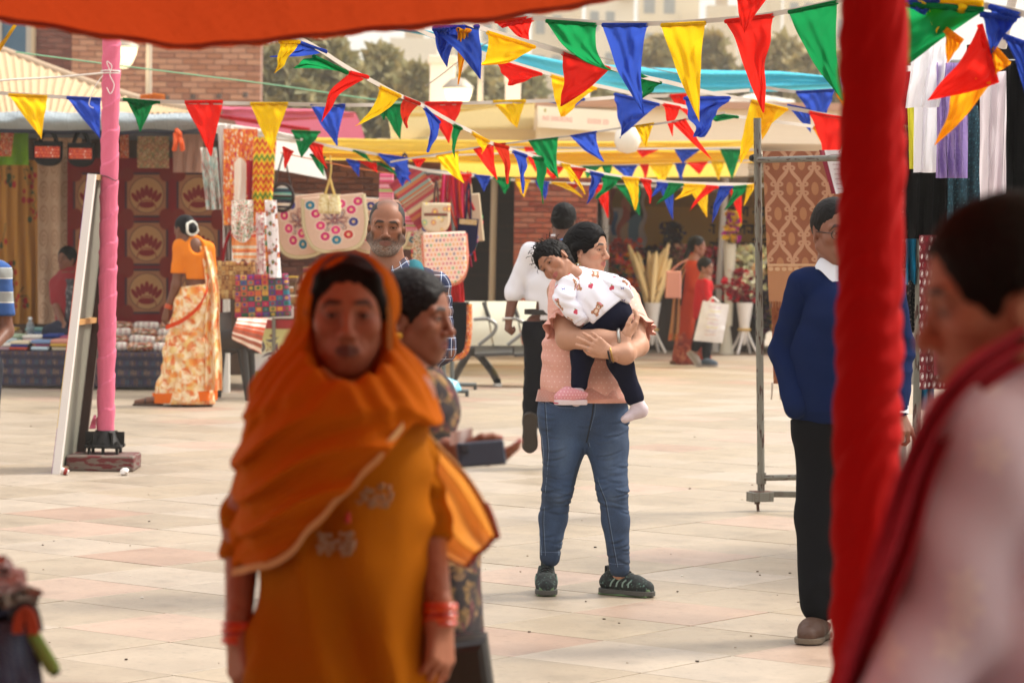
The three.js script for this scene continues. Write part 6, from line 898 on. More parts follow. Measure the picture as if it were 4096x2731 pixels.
  part(t, 'rolled_cuff', new THREE.TorusGeometry(r(50), 0.014, 10, 24).applyQuaternion(new THREE.Quaternion().setFromUnitVectors(V(0, 0, 1), J(1672, 1432, 0.1).sub(elR).normalize())).translate(...J(1676, 1432, 0.1).toArray()), pm);
  garment(t, 'trousers', [[J(1550, 1590), J(1550, 1680), 0.17, 0.15], [J(1500, 1600), J(1470, 1680), 0.13, 0.12], [J(1600, 1600), J(1620, 1680), 0.13, 0.12], [J(1470, 1650), J(1460, 2010, 0.03), 0.11, 0.08], [J(1460, 2010, 0.03), J(1455, 2310), 0.08, 0.07], [J(1620, 1650), J(1630, 2010, 0.03), 0.11, 0.08], [J(1630, 2010, 0.03), J(1635, 2310), 0.08, 0.07]], cloth('#2a2e3a'), { cell: 0.014, uv: false, clips: [[V(0, 1, 0), J(0, 1600).y]] });
  for (const x of [1455, 1635]) shoe(t, J(x, 2330, 0.05).setY(0.002), 0, M('#241c18', { roughness: 0.5 }), M('#1a1614'));
  const bp = thing('backpack', 'teal and grey backpack worn by the bearded man', 'backpack', V(0, 0, 0)); bp.position.copy(t.position);
  part(bp, 'pack', new RoundedBoxGeometry(0.3, 0.46, 0.16, 4, 0.06).translate(0, 1.2, -0.28), cloth('#343448'));
  for (const s of [-1, 1]) { const x = s < 0 ? 1462 : 1652; part(bp, 'strap', slabSheet(8, 30, (u, v) => { const c = new THREE.CatmullRomCurve3([J(x, 1080, -0.22), J(x + s * 4, 1047, -0.1), J(x + s * 20, 1090, 0.05), J(x + s * 30, 1200, 0.135), J(x + s * 36, 1400, 0.16)]).getPoint(v); return c.add(V((u - 0.5) * 0.06, 0.012 * Math.sin(Math.PI * u), 0.03)); }, 0.012), cloth(s < 0 ? '#2f6a74' : '#2f6a74')); }
  part(bp, 'strap_pad', slabSheet(8, 16, (u, v) => { const c = new THREE.CatmullRomCurve3([J(1672, 1062, -0.1), J(1690, 1085, 0.04), J(1700, 1200, 0.12)]).getPoint(v); return c.add(V(u * 0.05, -u * 0.01, 0.035)); }, 0.012), cloth('#3a3848'));
}
// === man in the white shirt seen from behind ===
{
  const C = person('man in a white shirt and black trousers walking away', 2225, 20), { t, J, k } = C, skin = '#6d4636', r = px => px * k;
  const hm = headMat(J(2256, 893, 0), 0.1, 2.85, 0.04, 1.0);
  const head = headGeo({ skin, cell: 0.0045 }).applyMatrix4(hm);
  const shL = J(2122, 1010), elL = J(2058, 1165, -0.02), wl = J(2036, 1268, 0.03), hd = placeHand(handGeo(skin, { side: -1, curls: [1.2, 1.25, 1.3, 1.3, 0.8], cell: 0.005, scale: 1.05 }), wl, V(-0.05, -1, 0.05), V(0.9, 0, -0.4));
  bodyMesh(t, [[J(2256, 940), J(2245, 985), 0.058, 0.065], [J(2245, 985), J(2215, 1230), 0.1, 0.12], [shL, elL, 0.05, 0.045], [elL, wl, 0.044, 0.03], [J(2340, 1015), J(2350, 1180), 0.05, 0.045], [J(2350, 1180), J(2345, 1290, 0.1), 0.044, 0.03], [J(2150, 1300), J(2140, 1560, -0.02), 0.08, 0.06], [J(2140, 1560, -0.02), J(2122, 1715, -0.1), 0.055, 0.04], [J(2270, 1300), J(2275, 1600), 0.08, 0.06], [J(2275, 1600), J(2270, 1850), 0.055, 0.04]], skin, [head, hd], 0.014);
  part(t, 'hair', hairGeo(hm, { t: 0.009, low: 0.0, cell: 0.005, strands: (x, y, z) => 0.003 * noise(x * 160, y * 160, z * 160) + 0.006 * sm(0.06, 0.12, y) }), hairM('#0e0b0a'));
  const wm = M('#d8d6da', { roughness: 0.85, bumpMap: rep(T_weave, 10), bumpScale: 0.0006 });
  garment(t, 'shirt', [[J(2250, 965), J(2235, 1060), 0.08, 0.155], [J(2130, 1012), J(2335, 1015), 0.075, 0.075], [J(2235, 1060), J(2215, 1240), 0.16, 0.15], [J(2180, 1150), J(2170, 1245), 0.13, 0.115], [shL, elL, r(42), r(37)], [elL, J(2052, 1180, 0), r(37), r(34)], [J(2335, 1015), J(2350, 1170), r(42), r(37)]], wm, { cell: 0.01, disp: (x, y, z) => 0.008 * noise(x * 12, y * 9, z * 12) + 0.006 * Math.sin((y + x * 0.6) * 42 + 5 * noise(x * 6, y * 5, z * 6)) * noise(x * 5, y * 4, 9), clips: [[V(0, -1, 0), -J(0, 1246).y]], tail: (d, x, y) => x < shL.x + 0.06 ? Math.max(d, J(0, 1172).y - y) : d });
  part(t, 'collar', slabSheet(30, 6, (u, v) => { const a = u * 6.283, c = J(2250, lerp(938, 966, v), -0.0); return V(c.x + Math.cos(a) * (0.072 + 0.014 * v), c.y, c.z + Math.sin(a) * (0.07 + 0.014 * v)); }, 0.004), wm);
  part(t, 'lanyard', tube([J(2215, 968, 0.06), J(2250, 958, 0.09), J(2290, 966, 0.06), J(2300, 1010, -0.1)], 0.008, 20, 6), M('#3a7ab8'));
  part(t, 'belt', slabSheet(30, 3, (u, v) => { const a = u * 6.283, c = J(2205, lerp(1238, 1258, v)); return V(c.x + Math.cos(a) * 0.175, c.y, c.z + Math.sin(a) * 0.135); }, 0.006), M('#1d1512', { roughness: 0.4 }));
  garment(t, 'trousers', [[J(2160, 1255), J(2155, 1330), 0.11, 0.115], [J(2255, 1255), J(2265, 1330), 0.11, 0.115], [J(2155, 1320), J(2140, 1560, -0.02), r(62), r(45)], [J(2140, 1560, -0.02), J(2124, 1695, -0.1), r(46), r(36)], [J(2268, 1320), J(2275, 1600), 0.11, 0.08], [J(2275, 1600), J(2270, 1845), 0.08, 0.075]], cloth('#17161a'), { cell: 0.012, disp: wrinkle(14, 0.008), clips: [[V(0, 1, 0), J(0, 1252).y]] });
  shoe(t, J(2120, 1732, 0.0), 3.14, M('#241c16', { roughness: 0.6 }), M('#3a3128', { roughness: 0.8 }), { pitch: 1.25, len: 0.28, w: 0.048 });
  shoe(t, J(2272, 1865).setY(0.002), 3.14, M('#241c16', { roughness: 0.6 }), M('#3a3128', { roughness: 0.8 }), { len: 0.28 });
  const c = J(2036, 1274, 0.03); part(t, 'bracelet', new THREE.TorusGeometry(0.036, 0.008, 8, 22).rotateX(1.5).translate(c.x, c.y, c.z), M('#c8c4bc', { metalness: 0.8, roughness: 0.3 }));
}
// === woman in the orange sari ===
{
  const C = person('woman in a white and orange floral sari with a flower garland round her bun', 735, 26.2), { t, J, k } = C, skin = '#6f4733', r = px => px * k;
  const hm = headMat(J(735, 918, 0), 0.15, -2.35, 0.05, 0.98);
  const head = headGeo({ skin, cell: 0.005 }).applyMatrix4(hm);
  const shL = J(722, 985, 0.03), elL = J(704, 1140, 0.05), wl = J(668, 1240, 0.02), hd = placeHand(handGeo(skin, { side: -1, curls: [0.5, 0.5, 0.55, 0.6, 0.4], cell: 0.006 }), wl, V(-0.25, -1, -0.1), V(0.6, 0, -0.8));
  bodyMesh(t, [[J(748, 950), J(765, 985), 0.05, 0.06], [J(768, 985), J(790, 1150), 0.1, 0.1], [shL, elL, 0.045, 0.042], [elL, wl, 0.04, 0.028], [J(828, 1000, -0.03), J(845, 1130, -0.1), 0.045, 0.04], [J(760, 1200), J(740, 1590), 0.1, 0.05], [J(800, 1200), J(790, 1590), 0.1, 0.05]], skin, [head, hd], 0.014);
  part(t, 'hair', hairGeo(hm, { t: 0.009, low: -0.045, cell: 0.005, amp: 0.0015, more: f => f.ell(V(0.0, -0.005, -0.125), V(0.045, 0.045, 0.035), 0.012) }), hairM('#120f10'));
  { const c = V(0, -0.004, -0.112).applyMatrix4(hm), l = [], q = rnd(6), n = V(0, 0, -1).transformDirection(hm), qn = new THREE.Quaternion().setFromUnitVectors(V(0, 0, 1), n); for (let i = 0; i < 40; i++) { const a = i / 40 * 6.283; l.push(new THREE.IcosahedronGeometry(0.012, 1).translate(...V(Math.cos(a) * 0.058 + (q() - 0.5) * 0.01, Math.sin(a) * 0.058, (q() - 0.5) * 0.016).applyQuaternion(qn).add(c).toArray())); } part(t, 'flower_garland', merge(l), M('#dcd8cc')).userData.kind = 'stuff'; }
  const or = cloth('#d9781f');
  garment(t, 'blouse', [[J(768, 975), J(775, 1010), 0.09, 0.13], [J(722, 988, 0.02), J(822, 995, -0.02), 0.07, 0.07], [J(775, 1010), J(785, 1120), 0.135, 0.12], [shL, shL.clone().lerp(elL, 0.68), r(30), r(28)], [J(828, 1000, -0.03), J(840, 1090, -0.08), r(30), r(28)]], or, { cell: 0.01, disp: wrinkle(14, 0.004), clips: [[V(0, -1, 0), -J(0, 1104).y]], more: f => f.ell(J(788, 972, 0.14), V(0.075, 0.1, 0.1), 0.01, null, true), tail: (d, x, y) => x < shL.x + 0.055 ? Math.max(d, J(0, 1082).y - y) : d });
  const sariT = emb('sari', '#d6a878', ['#d9641c', '#ecdcb8', '#e08a34', '#f0e4c8', '#c8501c', '#e8d0a0', '#d8b060'], 'blotch', 1.6);
  const pl = (x, y, z) => { const s = sm(1.1, 0.3, y); return 0.010 * s * Math.sin(Math.atan2(z, x - 0.02 + (1.1 - y) * 0.1) * 9 + y * 3) + 0.008 * Math.sin((y * 1.0 + x * 1.4) * 34 + 3 * noise(x * 6, y * 4, z * 6)) * sm(0.1, 0.4, y) + 0.006 * noise(x * 12, y * 8, z * 12); };
  garment(t, 'sari', [[J(782, 1140), J(775, 1215), 0.125, 0.165], [J(775, 1215), J(750, 1400), 0.175, 0.195], [J(750, 1400), J(735, 1600), 0.2, 0.215], [J(700, 1560), J(770, 1590), 0.17, 0.19], [J(790, 1400), J(790, 1600), 0.16, 0.15]], sariT, { cell: 0.011, disp: pl, clips: [[V(0, -1, 0), -J(0, 1602).y], [V(-0.15, 1, 0), J(775, 1142).y - 0.15 * J(775, 0).x]] });
  part(t, 'sari_pallu', slabSheet(20, 50, (u, v) => { const c = new THREE.CatmullRomCurve3([J(815, 985, 0.02), J(838, 1080, 0.06), J(850, 1180, 0.08), J(846, 1300, 0.1), J(852, 1430, 0.1), J(850, 1560, 0.08)]).getPoint(v); return c.add(V((u - 0.5) * lerp(0.08, 0.16, v), 0, 0.03 + 0.025 * Math.sin(u * 12) + 0.02 * Math.sin(Math.PI * u))); }, 0.006, 0.3, 1), sariT);
  part(t, 'sari_border', slabSheet(6, 60, (u, v) => { const c = new THREE.CatmullRomCurve3([J(828, 1110, 0.17), J(822, 1170, 0.21), J(790, 1230, 0.22), J(730, 1280, 0.21), J(662, 1310, 0.18)]).getPoint(v); return c.add(V(0, (u - 0.5) * 0.04, 0.006 * Math.sin(v * 30))); }, 0.008), cloth('#c8421c'));
  part(t, 'sari_border', slabSheet(60, 4, (u, v) => { const a = u * 6.283, c = J(738, lerp(1565, 1604, v)); return V(c.x + Math.cos(a) * 0.275 + 0.012 * Math.sin(a * 9), c.y + 0.05 * Math.cos(a) * 0.4, c.z + Math.sin(a) * 0.2 + 0.008 * Math.sin(a * 11)); }, 0.006), cloth('#d9661c'));
  for (const [x, y] of [[590, 1600], [790, 1612]]) { const p = J(x, y, 0.06).setY(0.012); const f = F().chain([p.clone().add(V(0.1, 0.05, 0)), p.clone().add(V(0, 0.03, 0)), p.clone().add(V(-0.1, 0.02, 0))], [0.035, 0.03, 0.022], 0.02); part(t, 'foot', f.mesh(0.008, { colour: skinFn(skin) }), skinM); const s = part(t, 'sandal', new RoundedBoxGeometry(0.26, 0.02, 0.09, 3, 0.009).translate(p.x, 0.012, p.z), M('#4a3426')); part(s, 'strap', new THREE.TorusGeometry(0.045, 0.007, 6, 16, Math.PI).rotateY(1.57).translate(p.x - 0.02, 0.02, p.z), M('#2a1c16')); }
  for (let i = 0; i < 5; i++) { const c = wl.clone().lerp(elL, 0.06 + i * 0.035); part(t, 'bangle', new THREE.TorusGeometry(0.034, 0.004, 6, 18).rotateX(1.45).rotateZ(-0.3).translate(c.x, c.y, c.z), M('#c8501c', { roughness: 0.4 })); }
}
// === vendor sitting in the textile stall ===
{
  const C = person('smiling vendor in a red and grey t-shirt sitting among the cloths', 262, 30.2), { t, J, k } = C, skin = '#7a4e3a';
  const hm = headMat(J(264, 1037, 0), 0.02, -0.55, -0.05, 1.0);
  const head = headGeo({ skin, cell: 0.005, smile: 1, mouthOpen: 1, lipHex: '#7a4a42' }).applyMatrix4(hm);
  const wl = J(250, 1300, 0.25), hd = placeHand(handGeo(skin, { side: -1, cell: 0.006 }), wl, V(-0.3, -0.4, 0.8), V(0, -1, -0.3));
  bodyMesh(t, [[J(266, 1075, -0.02), J(270, 1110), 0.055, 0.06], [J(270, 1110), J(285, 1290), 0.11, 0.13], [J(222, 1140), J(228, 1230, 0.1), 0.05, 0.045], [J(228, 1230, 0.1), wl, 0.043, 0.03], [J(325, 1140), J(340, 1240, 0.1), 0.05, 0.045], [J(340, 1240, 0.1), J(310, 1310, 0.25), 0.043, 0.03], [J(285, 1300), J(200, 1330, 0.35), 0.09, 0.06], [J(200, 1330, 0.35), J(290, 1345, 0.45), 0.055, 0.04], [J(295, 1300), J(380, 1330, 0.35), 0.09, 0.06], [J(380, 1330, 0.35), J(300, 1345, 0.5), 0.055, 0.04]], skin, [head, hd], 0.014);
  eyes(t, hm, -0.1, 0); part(t, 'teeth', new RoundedBoxGeometry(0.034, 0.008, 0.01, 2, 0.003).translate(0, -0.0645, 0.081).applyMatrix4(hm), M('#e8e0d0', { roughness: 0.3 }));
  part(t, 'hair', hairGeo(hm, { t: 0.014, line: 0.078, low: -0.04, cell: 0.005 }), hairM('#0f0c0b'));
  garment(t, 't_shirt', [[J(268, 1095), J(275, 1140), 0.09, 0.15], [J(228, 1128), J(320, 1128), 0.07, 0.07], [J(275, 1140), J(285, 1300), 0.16, 0.165], [J(222, 1138), J(226, 1200, 0.06), 0.068, 0.07], [J(325, 1138), J(335, 1200, 0.06), 0.068, 0.07]], M('#8a1f26', { roughness: 0.9, vertexColors: false, map: canvasTex(128, 128, (g, w, h) => { g.fillStyle = '#fff'; g.fillRect(0, 0, w, h); }) }), { cell: 0.013, disp: wrinkle(12, 0.008) });
  part(t, 'shirt_front', slabSheet(16, 16, (u, v) => { const q = J(lerp(258, 308, u), lerp(1115, 1290, v), 0.165 + 0.03 * Math.sin(Math.PI * u) - 0.02 * (1 - v)); return q; }, 0.008), emb('tee', '#3a3a40', ['#4a4a50', '#b8b4b0', '#34343a', '#3a3a40', '#38383e'], 'blotch', 1));
  garment(t, 'trousers', [[J(285, 1300), J(200, 1330, 0.35), 0.11, 0.085], [J(200, 1330, 0.35), J(280, 1345, 0.45), 0.08, 0.06], [J(295, 1300), J(380, 1330, 0.35), 0.11, 0.085], [J(380, 1330, 0.35), J(310, 1345, 0.5), 0.08, 0.06]], cloth('#2a2c3a'), { cell: 0.015, uv: false });
}
// === man at the left edge: only his arm shows ===
{
  const C = person('man in a blue and grey striped polo cut off by the left edge', -95, 20), { t, J, k } = C, skin = '#6b4330';
  const hm = headMat(J(-110, 930), 0, -0.6, 0, 1.05), head = headGeo({ skin, cell: 0.006 }).applyMatrix4(hm);
  const sh = J(0, 1095), el = J(22, 1325), wr = J(-40, 1400, 0.25), hd = placeHand(handGeo(skin, { side: 1, cell: 0.006 }), wr, V(-1, 0, 0.3), V(0, -1, 0));
  bodyMesh(t, [[J(-110, 980), J(-108, 1060), 0.06, 0.07], [J(-108, 1060), J(-105, 1400), 0.14, 0.15], [sh, el, 0.055, 0.05], [el, wr, 0.05, 0.032], [J(-215, 1095), J(-240, 1320), 0.055, 0.05], [J(-240, 1320), J(-230, 1480, 0.1), 0.048, 0.03], [J(-150, 1450), J(-150, 1640), 0.1, 0.07], [J(-150, 1640), J(-150, 1830), 0.06, 0.045], [J(-60, 1450), J(-60, 1640), 0.1, 0.07], [J(-60, 1640), J(-60, 1830), 0.06, 0.045]], skin, [head, hd], 0.013);
  part(t, 'hair', hairGeo(hm, { cell: 0.006 }), hairM(BLACK)); eyes(t, hm, 0, 0);
  const st = canvasTex(64, 256, (g, w, h) => { g.fillStyle = '#29508c'; g.fillRect(0, 0, w, h); g.fillStyle = '#8f9490'; g.fillRect(0, 0, w, h * 0.42); g.fillStyle = '#d8d8d0'; g.fillRect(0, h * 0.4, w, 10); g.fillRect(0, h * 0.98, w, 8); }, true);
  garment(t, 'polo_shirt', [[J(-108, 1050), J(-105, 1150), 0.1, 0.17], [J(-200, 1092), J(-10, 1092), 0.085, 0.085], [J(-105, 1150), J(-105, 1480), 0.18, 0.185], [sh, sh.clone().lerp(el, 0.72), 0.075, 0.074], [J(-215, 1095), J(-235, 1250), 0.075, 0.074]], M('#ffffff', { map: rep(st, 6.2), roughness: 0.9 }), { cell: 0.011, disp: wrinkle(14, 0.005), tail: (d, x, y) => x > J(-35, 0).x || x < J(-190, 0).x ? Math.max(d, J(0, 1262).y - y) : Math.max(d, J(0, 1480).y - y) });
  garment(t, 'trousers', [[J(-105, 1460), J(-105, 1500), 0.17, 0.17], [J(-150, 1470), J(-150, 1660), 0.12, 0.09], [J(-150, 1660), J(-150, 1850), 0.085, 0.075], [J(-60, 1470), J(-60, 1660), 0.12, 0.09], [J(-60, 1660), J(-60, 1850), 0.085, 0.075]], cloth('#2f3038'), { cell: 0.015, uv: false });
  for (const x of [-150, -60]) shoe(t, J(x, 1860, 0.05).setY(0.002), -0.3, M('#241c18'), M('#1a1614'));
}
// === woman in red walking with the boy ===
{
  const C = person('woman in a rust red kurta with a long braid walking beside the boy', 2765, 35.7), { t, J, k } = C, skin = '#8a5a48', r = px => px * k;
  const hm = headMat(J(2790, 985), 0.05, 1.45, 0, 0.98), head = headGeo({ skin, cell: 0.006, smile: 0.8 }).applyMatrix4(hm);
  const sh = J(2758, 1070, 0.06), el = J(2772, 1150, 0.1), wr = J(2802, 1172, 0.12), hd = placeHand(handGeo(skin, { cell: 0.007 }), wr, V(1, -0.2, 0), V(0, -0.6, -0.6));
  bodyMesh(t, [[J(2786, 1010), J(2775, 1040), 0.05, 0.06], [J(2770, 1045), J(2765, 1230), 0.1, 0.12], [sh, el, 0.045, 0.04], [el, wr, 0.038, 0.028], [J(2755, 1070, -0.12), J(2760, 1170, -0.1), 0.045, 0.04], [J(2750, 1250), J(2735, 1430), 0.08, 0.045], [J(2775, 1250), J(2800, 1430), 0.08, 0.045]], skin, [head, hd], 0.015);
  eyes(t, hm, 0, 0);
  part(t, 'hair', hairGeo(hm, { t: 0.01, line: 0.08, cell: 0.006, more: f => f.cap(V(0, -0.02, -0.09), V(0, -0.09, -0.11), 0.035, 0.03, 0.03) }), hairM('#14100f'));
  part(t, 'braid', tube([J(2757, 1000, 0.02), J(2742, 1040, 0.05), J(2730, 1100, 0.08), J(2722, 1160, 0.09), J(2716, 1220, 0.09)], 0.035, 24, 8), hairM('#14100f'));
  const red = cloth('#a83a1c');
  garment(t, 'kurta', [[J(2772, 1030), J(2768, 1070), 0.07, 0.12], [J(2768, 1070), J(2762, 1200), 0.125, 0.13], [J(2762, 1200), J(2752, 1326), 0.135, 0.14], [sh, el, 0.06, 0.055], [el, wr, 0.054, 0.042], [J(2755, 1070, -0.12), J(2760, 1170, -0.1), 0.06, 0.05]], red, { cell: 0.013, disp: (x, y, z) => 0.012 * Math.sin(Math.atan2(z, x) * 7 + y * 4) * sm(1.0, 0.5, y) + 0.008 * noise(x * 10, y * 8, z * 10), clips: [[V(0, -1, 0), -J(0, 1330).y]] });
  garment(t, 'trousers', [[J(2752, 1310), J(2735, 1435), 0.12, 0.14], [J(2775, 1310), J(2802, 1435), 0.12, 0.13]], emb('palaz', '#7a2418', ['#8a2c1c', '#a85a3a', '#6a1c14', '#b87a5a'], 'blotch', 2), { cell: 0.014, disp: wrinkle(12, 0.01), clips: [[V(0, -1, 0), -J(0, 1438).y]] });
  part(t, 'dupatta', slabSheet(10, 30, (u, v) => { const c = new THREE.CatmullRomCurve3([J(2752, 1045, 0.08), J(2722, 1110, 0.12), J(2708, 1200, 0.12), J(2702, 1290, 0.12), J(2694, 1362, 0.12)]).getPoint(v); return c.add(V((u - 0.5) * lerp(0.05, 0.13, v), 0, 0.02 * Math.sin(u * 10))); }, 0.008, 1, 3), M('#ffffff', { roughness: 0.9, map: canvasTex(64, 256, (g, w, h) => { g.fillStyle = '#a8744a'; g.fillRect(0, 0, w, h); g.fillStyle = '#a01c1c'; g.fillRect(0, h * 0.72, w, h * 0.28); g.fillStyle = '#5a3a1c'; g.fillRect(w * 0.4, 0, w * 0.25, h); g.fillStyle = '#c89a4a'; for (let i = 0; i < 6; i++) g.fillRect(0, h * (0.74 + i * 0.045), w, 4); }) }));
  for (const [x, y] of [[2722, 1440], [2820, 1450]]) { const p = J(x, y, 0.05).setY(0.01); part(t, 'sandal', new RoundedBoxGeometry(0.25, 0.04, 0.09, 3, 0.015).translate(p.x, 0.025, p.z), M('#6a4a3c')); }
  const bg = thing('handbag', 'blush pink flat bag slung on the shoulder of the woman in red', 'bag', P(2695, 1090, 35.4)); part(bg, 'body', padded(toteBag(r(50), r(95)), 0.06), M('#d39488', { roughness: 0.6 })); part(bg, 'strap', tube([V(-0.05, 0, 0), V(0.06, 0.1, 0), V(0.17, 0.16, 0.02)], 0.012, 10, 5), M('#c88a80'));
  const B = person('boy in a red shirt and black trousers carrying a white bag', 2830, 35.2); {
    const { t, J } = B, hm = headMat(J(2824, 1070), 0.05, 1.1, 0, 0.9), head = headGeo({ skin: '#8f604c', child: 1, nose: 0.7, cell: 0.006 }).applyMatrix4(hm), sh = J(2822, 1130, 0.1), el = J(2832, 1185, 0.14), wr = J(2850, 1218, 0.16), hd = placeHand(handGeo('#8f604c', { cell: 0.007, scale: 0.75, curls: [1.2, 1.2, 1.2, 1.2, 0.6] }), wr, V(0.5, -0.7, 0.2), V(-0.5, -0.3, -0.5));
    bodyMesh(t, [[J(2822, 1095), J(2820, 1115), 0.04, 0.045], [J(2820, 1115), J(2815, 1240), 0.08, 0.09], [sh, el, 0.036, 0.032], [el, wr, 0.03, 0.022], [J(2812, 1250), J(2780, 1410), 0.06, 0.035], [J(2822, 1250), J(2826, 1410), 0.06, 0.035]], '#8f604c', [head, hd], 0.014);
    eyes(t, hm, 0, 0); part(t, 'hair', hairGeo(hm, { t: 0.012, line: 0.074, low: -0.04, cell: 0.006 }), hairM('#14100e'));
    garment(t, 'shirt', [[J(2822, 1108), J(2818, 1140), 0.06, 0.095], [J(2818, 1140), J(2808, 1225), 0.1, 0.105], [sh, el, 0.05, 0.045], [el, J(2852, 1222, 0.16), 0.044, 0.034], [J(2808, 1225), J(2792, 1262), 0.09, 0.06]], cloth('#b01c22'), { cell: 0.012, disp: wrinkle(12, 0.006) });
    garment(t, 'trousers', [[J(2812, 1235), J(2806, 1300), 0.085, 0.07], [J(2806, 1300), J(2782, 1392), 0.065, 0.05], [J(2822, 1240), J(2826, 1320), 0.08, 0.065], [J(2826, 1320), J(2826, 1425), 0.06, 0.05]], cloth('#17161a'), { cell: 0.013, disp: wrinkle(12, 0.005) });
    shoe(t, J(2770, 1420, 0.05).setY(0.06), 1.4, M('#8a8078'), M('#9a9188'), { pitch: 0.9, len: 0.24 }); shoe(t, J(2830, 1440, 0.05).setY(0.002), 1.4, M('#3a4652'), M('#8a8078'), { len: 0.24 });
    const wb = thing('shopping_bag', 'white printed carrier bag in the hand of the boy', 'bag', P(2850, 1205, 34.9));
    part(wb, 'body', slabSheet(16, 18, (u, v) => { const q = P(lerp(2812, 2918, u) - 28 * v - 10 * (1 - u) * v, lerp(1203, 1362, v) + 14 * u * (1 - v) + 10 * u * v, 34.9); q.z += 0.06 * Math.sin(Math.PI * u) * Math.sin(Math.PI * v) + 0.01 * noise(u * 9, v * 9, 2); return q.sub(wb.position); }, 0.09), M('#ffffff', { roughness: 0.6, map: canvasTex(256, 256, (g, w, h) => { g.fillStyle = '#e2dede'; g.fillRect(0, 0, w, h); const q = rnd(9); for (let i = 0; i < 8; i++) { g.strokeStyle = ['#c8a0b8', '#d8c88a', '#b8a8c0', '#d0a8a0'][i % 4]; g.lineWidth = 4; g.beginPath(); const y = 30 + i * 26; for (let x = 60 + q() * 40; x < 190; x += 9) g.lineTo(x, y + (q() - 0.5) * 14); g.stroke(); } }) }));
    part(wb, 'handle', tube([P(2838, 1205, 34.9), P(2852, 1190, 34.85), P(2875, 1208, 34.9)].map(q => q.sub(wb.position)), 0.012, 12, 5), M('#e2dede'));
  }
}
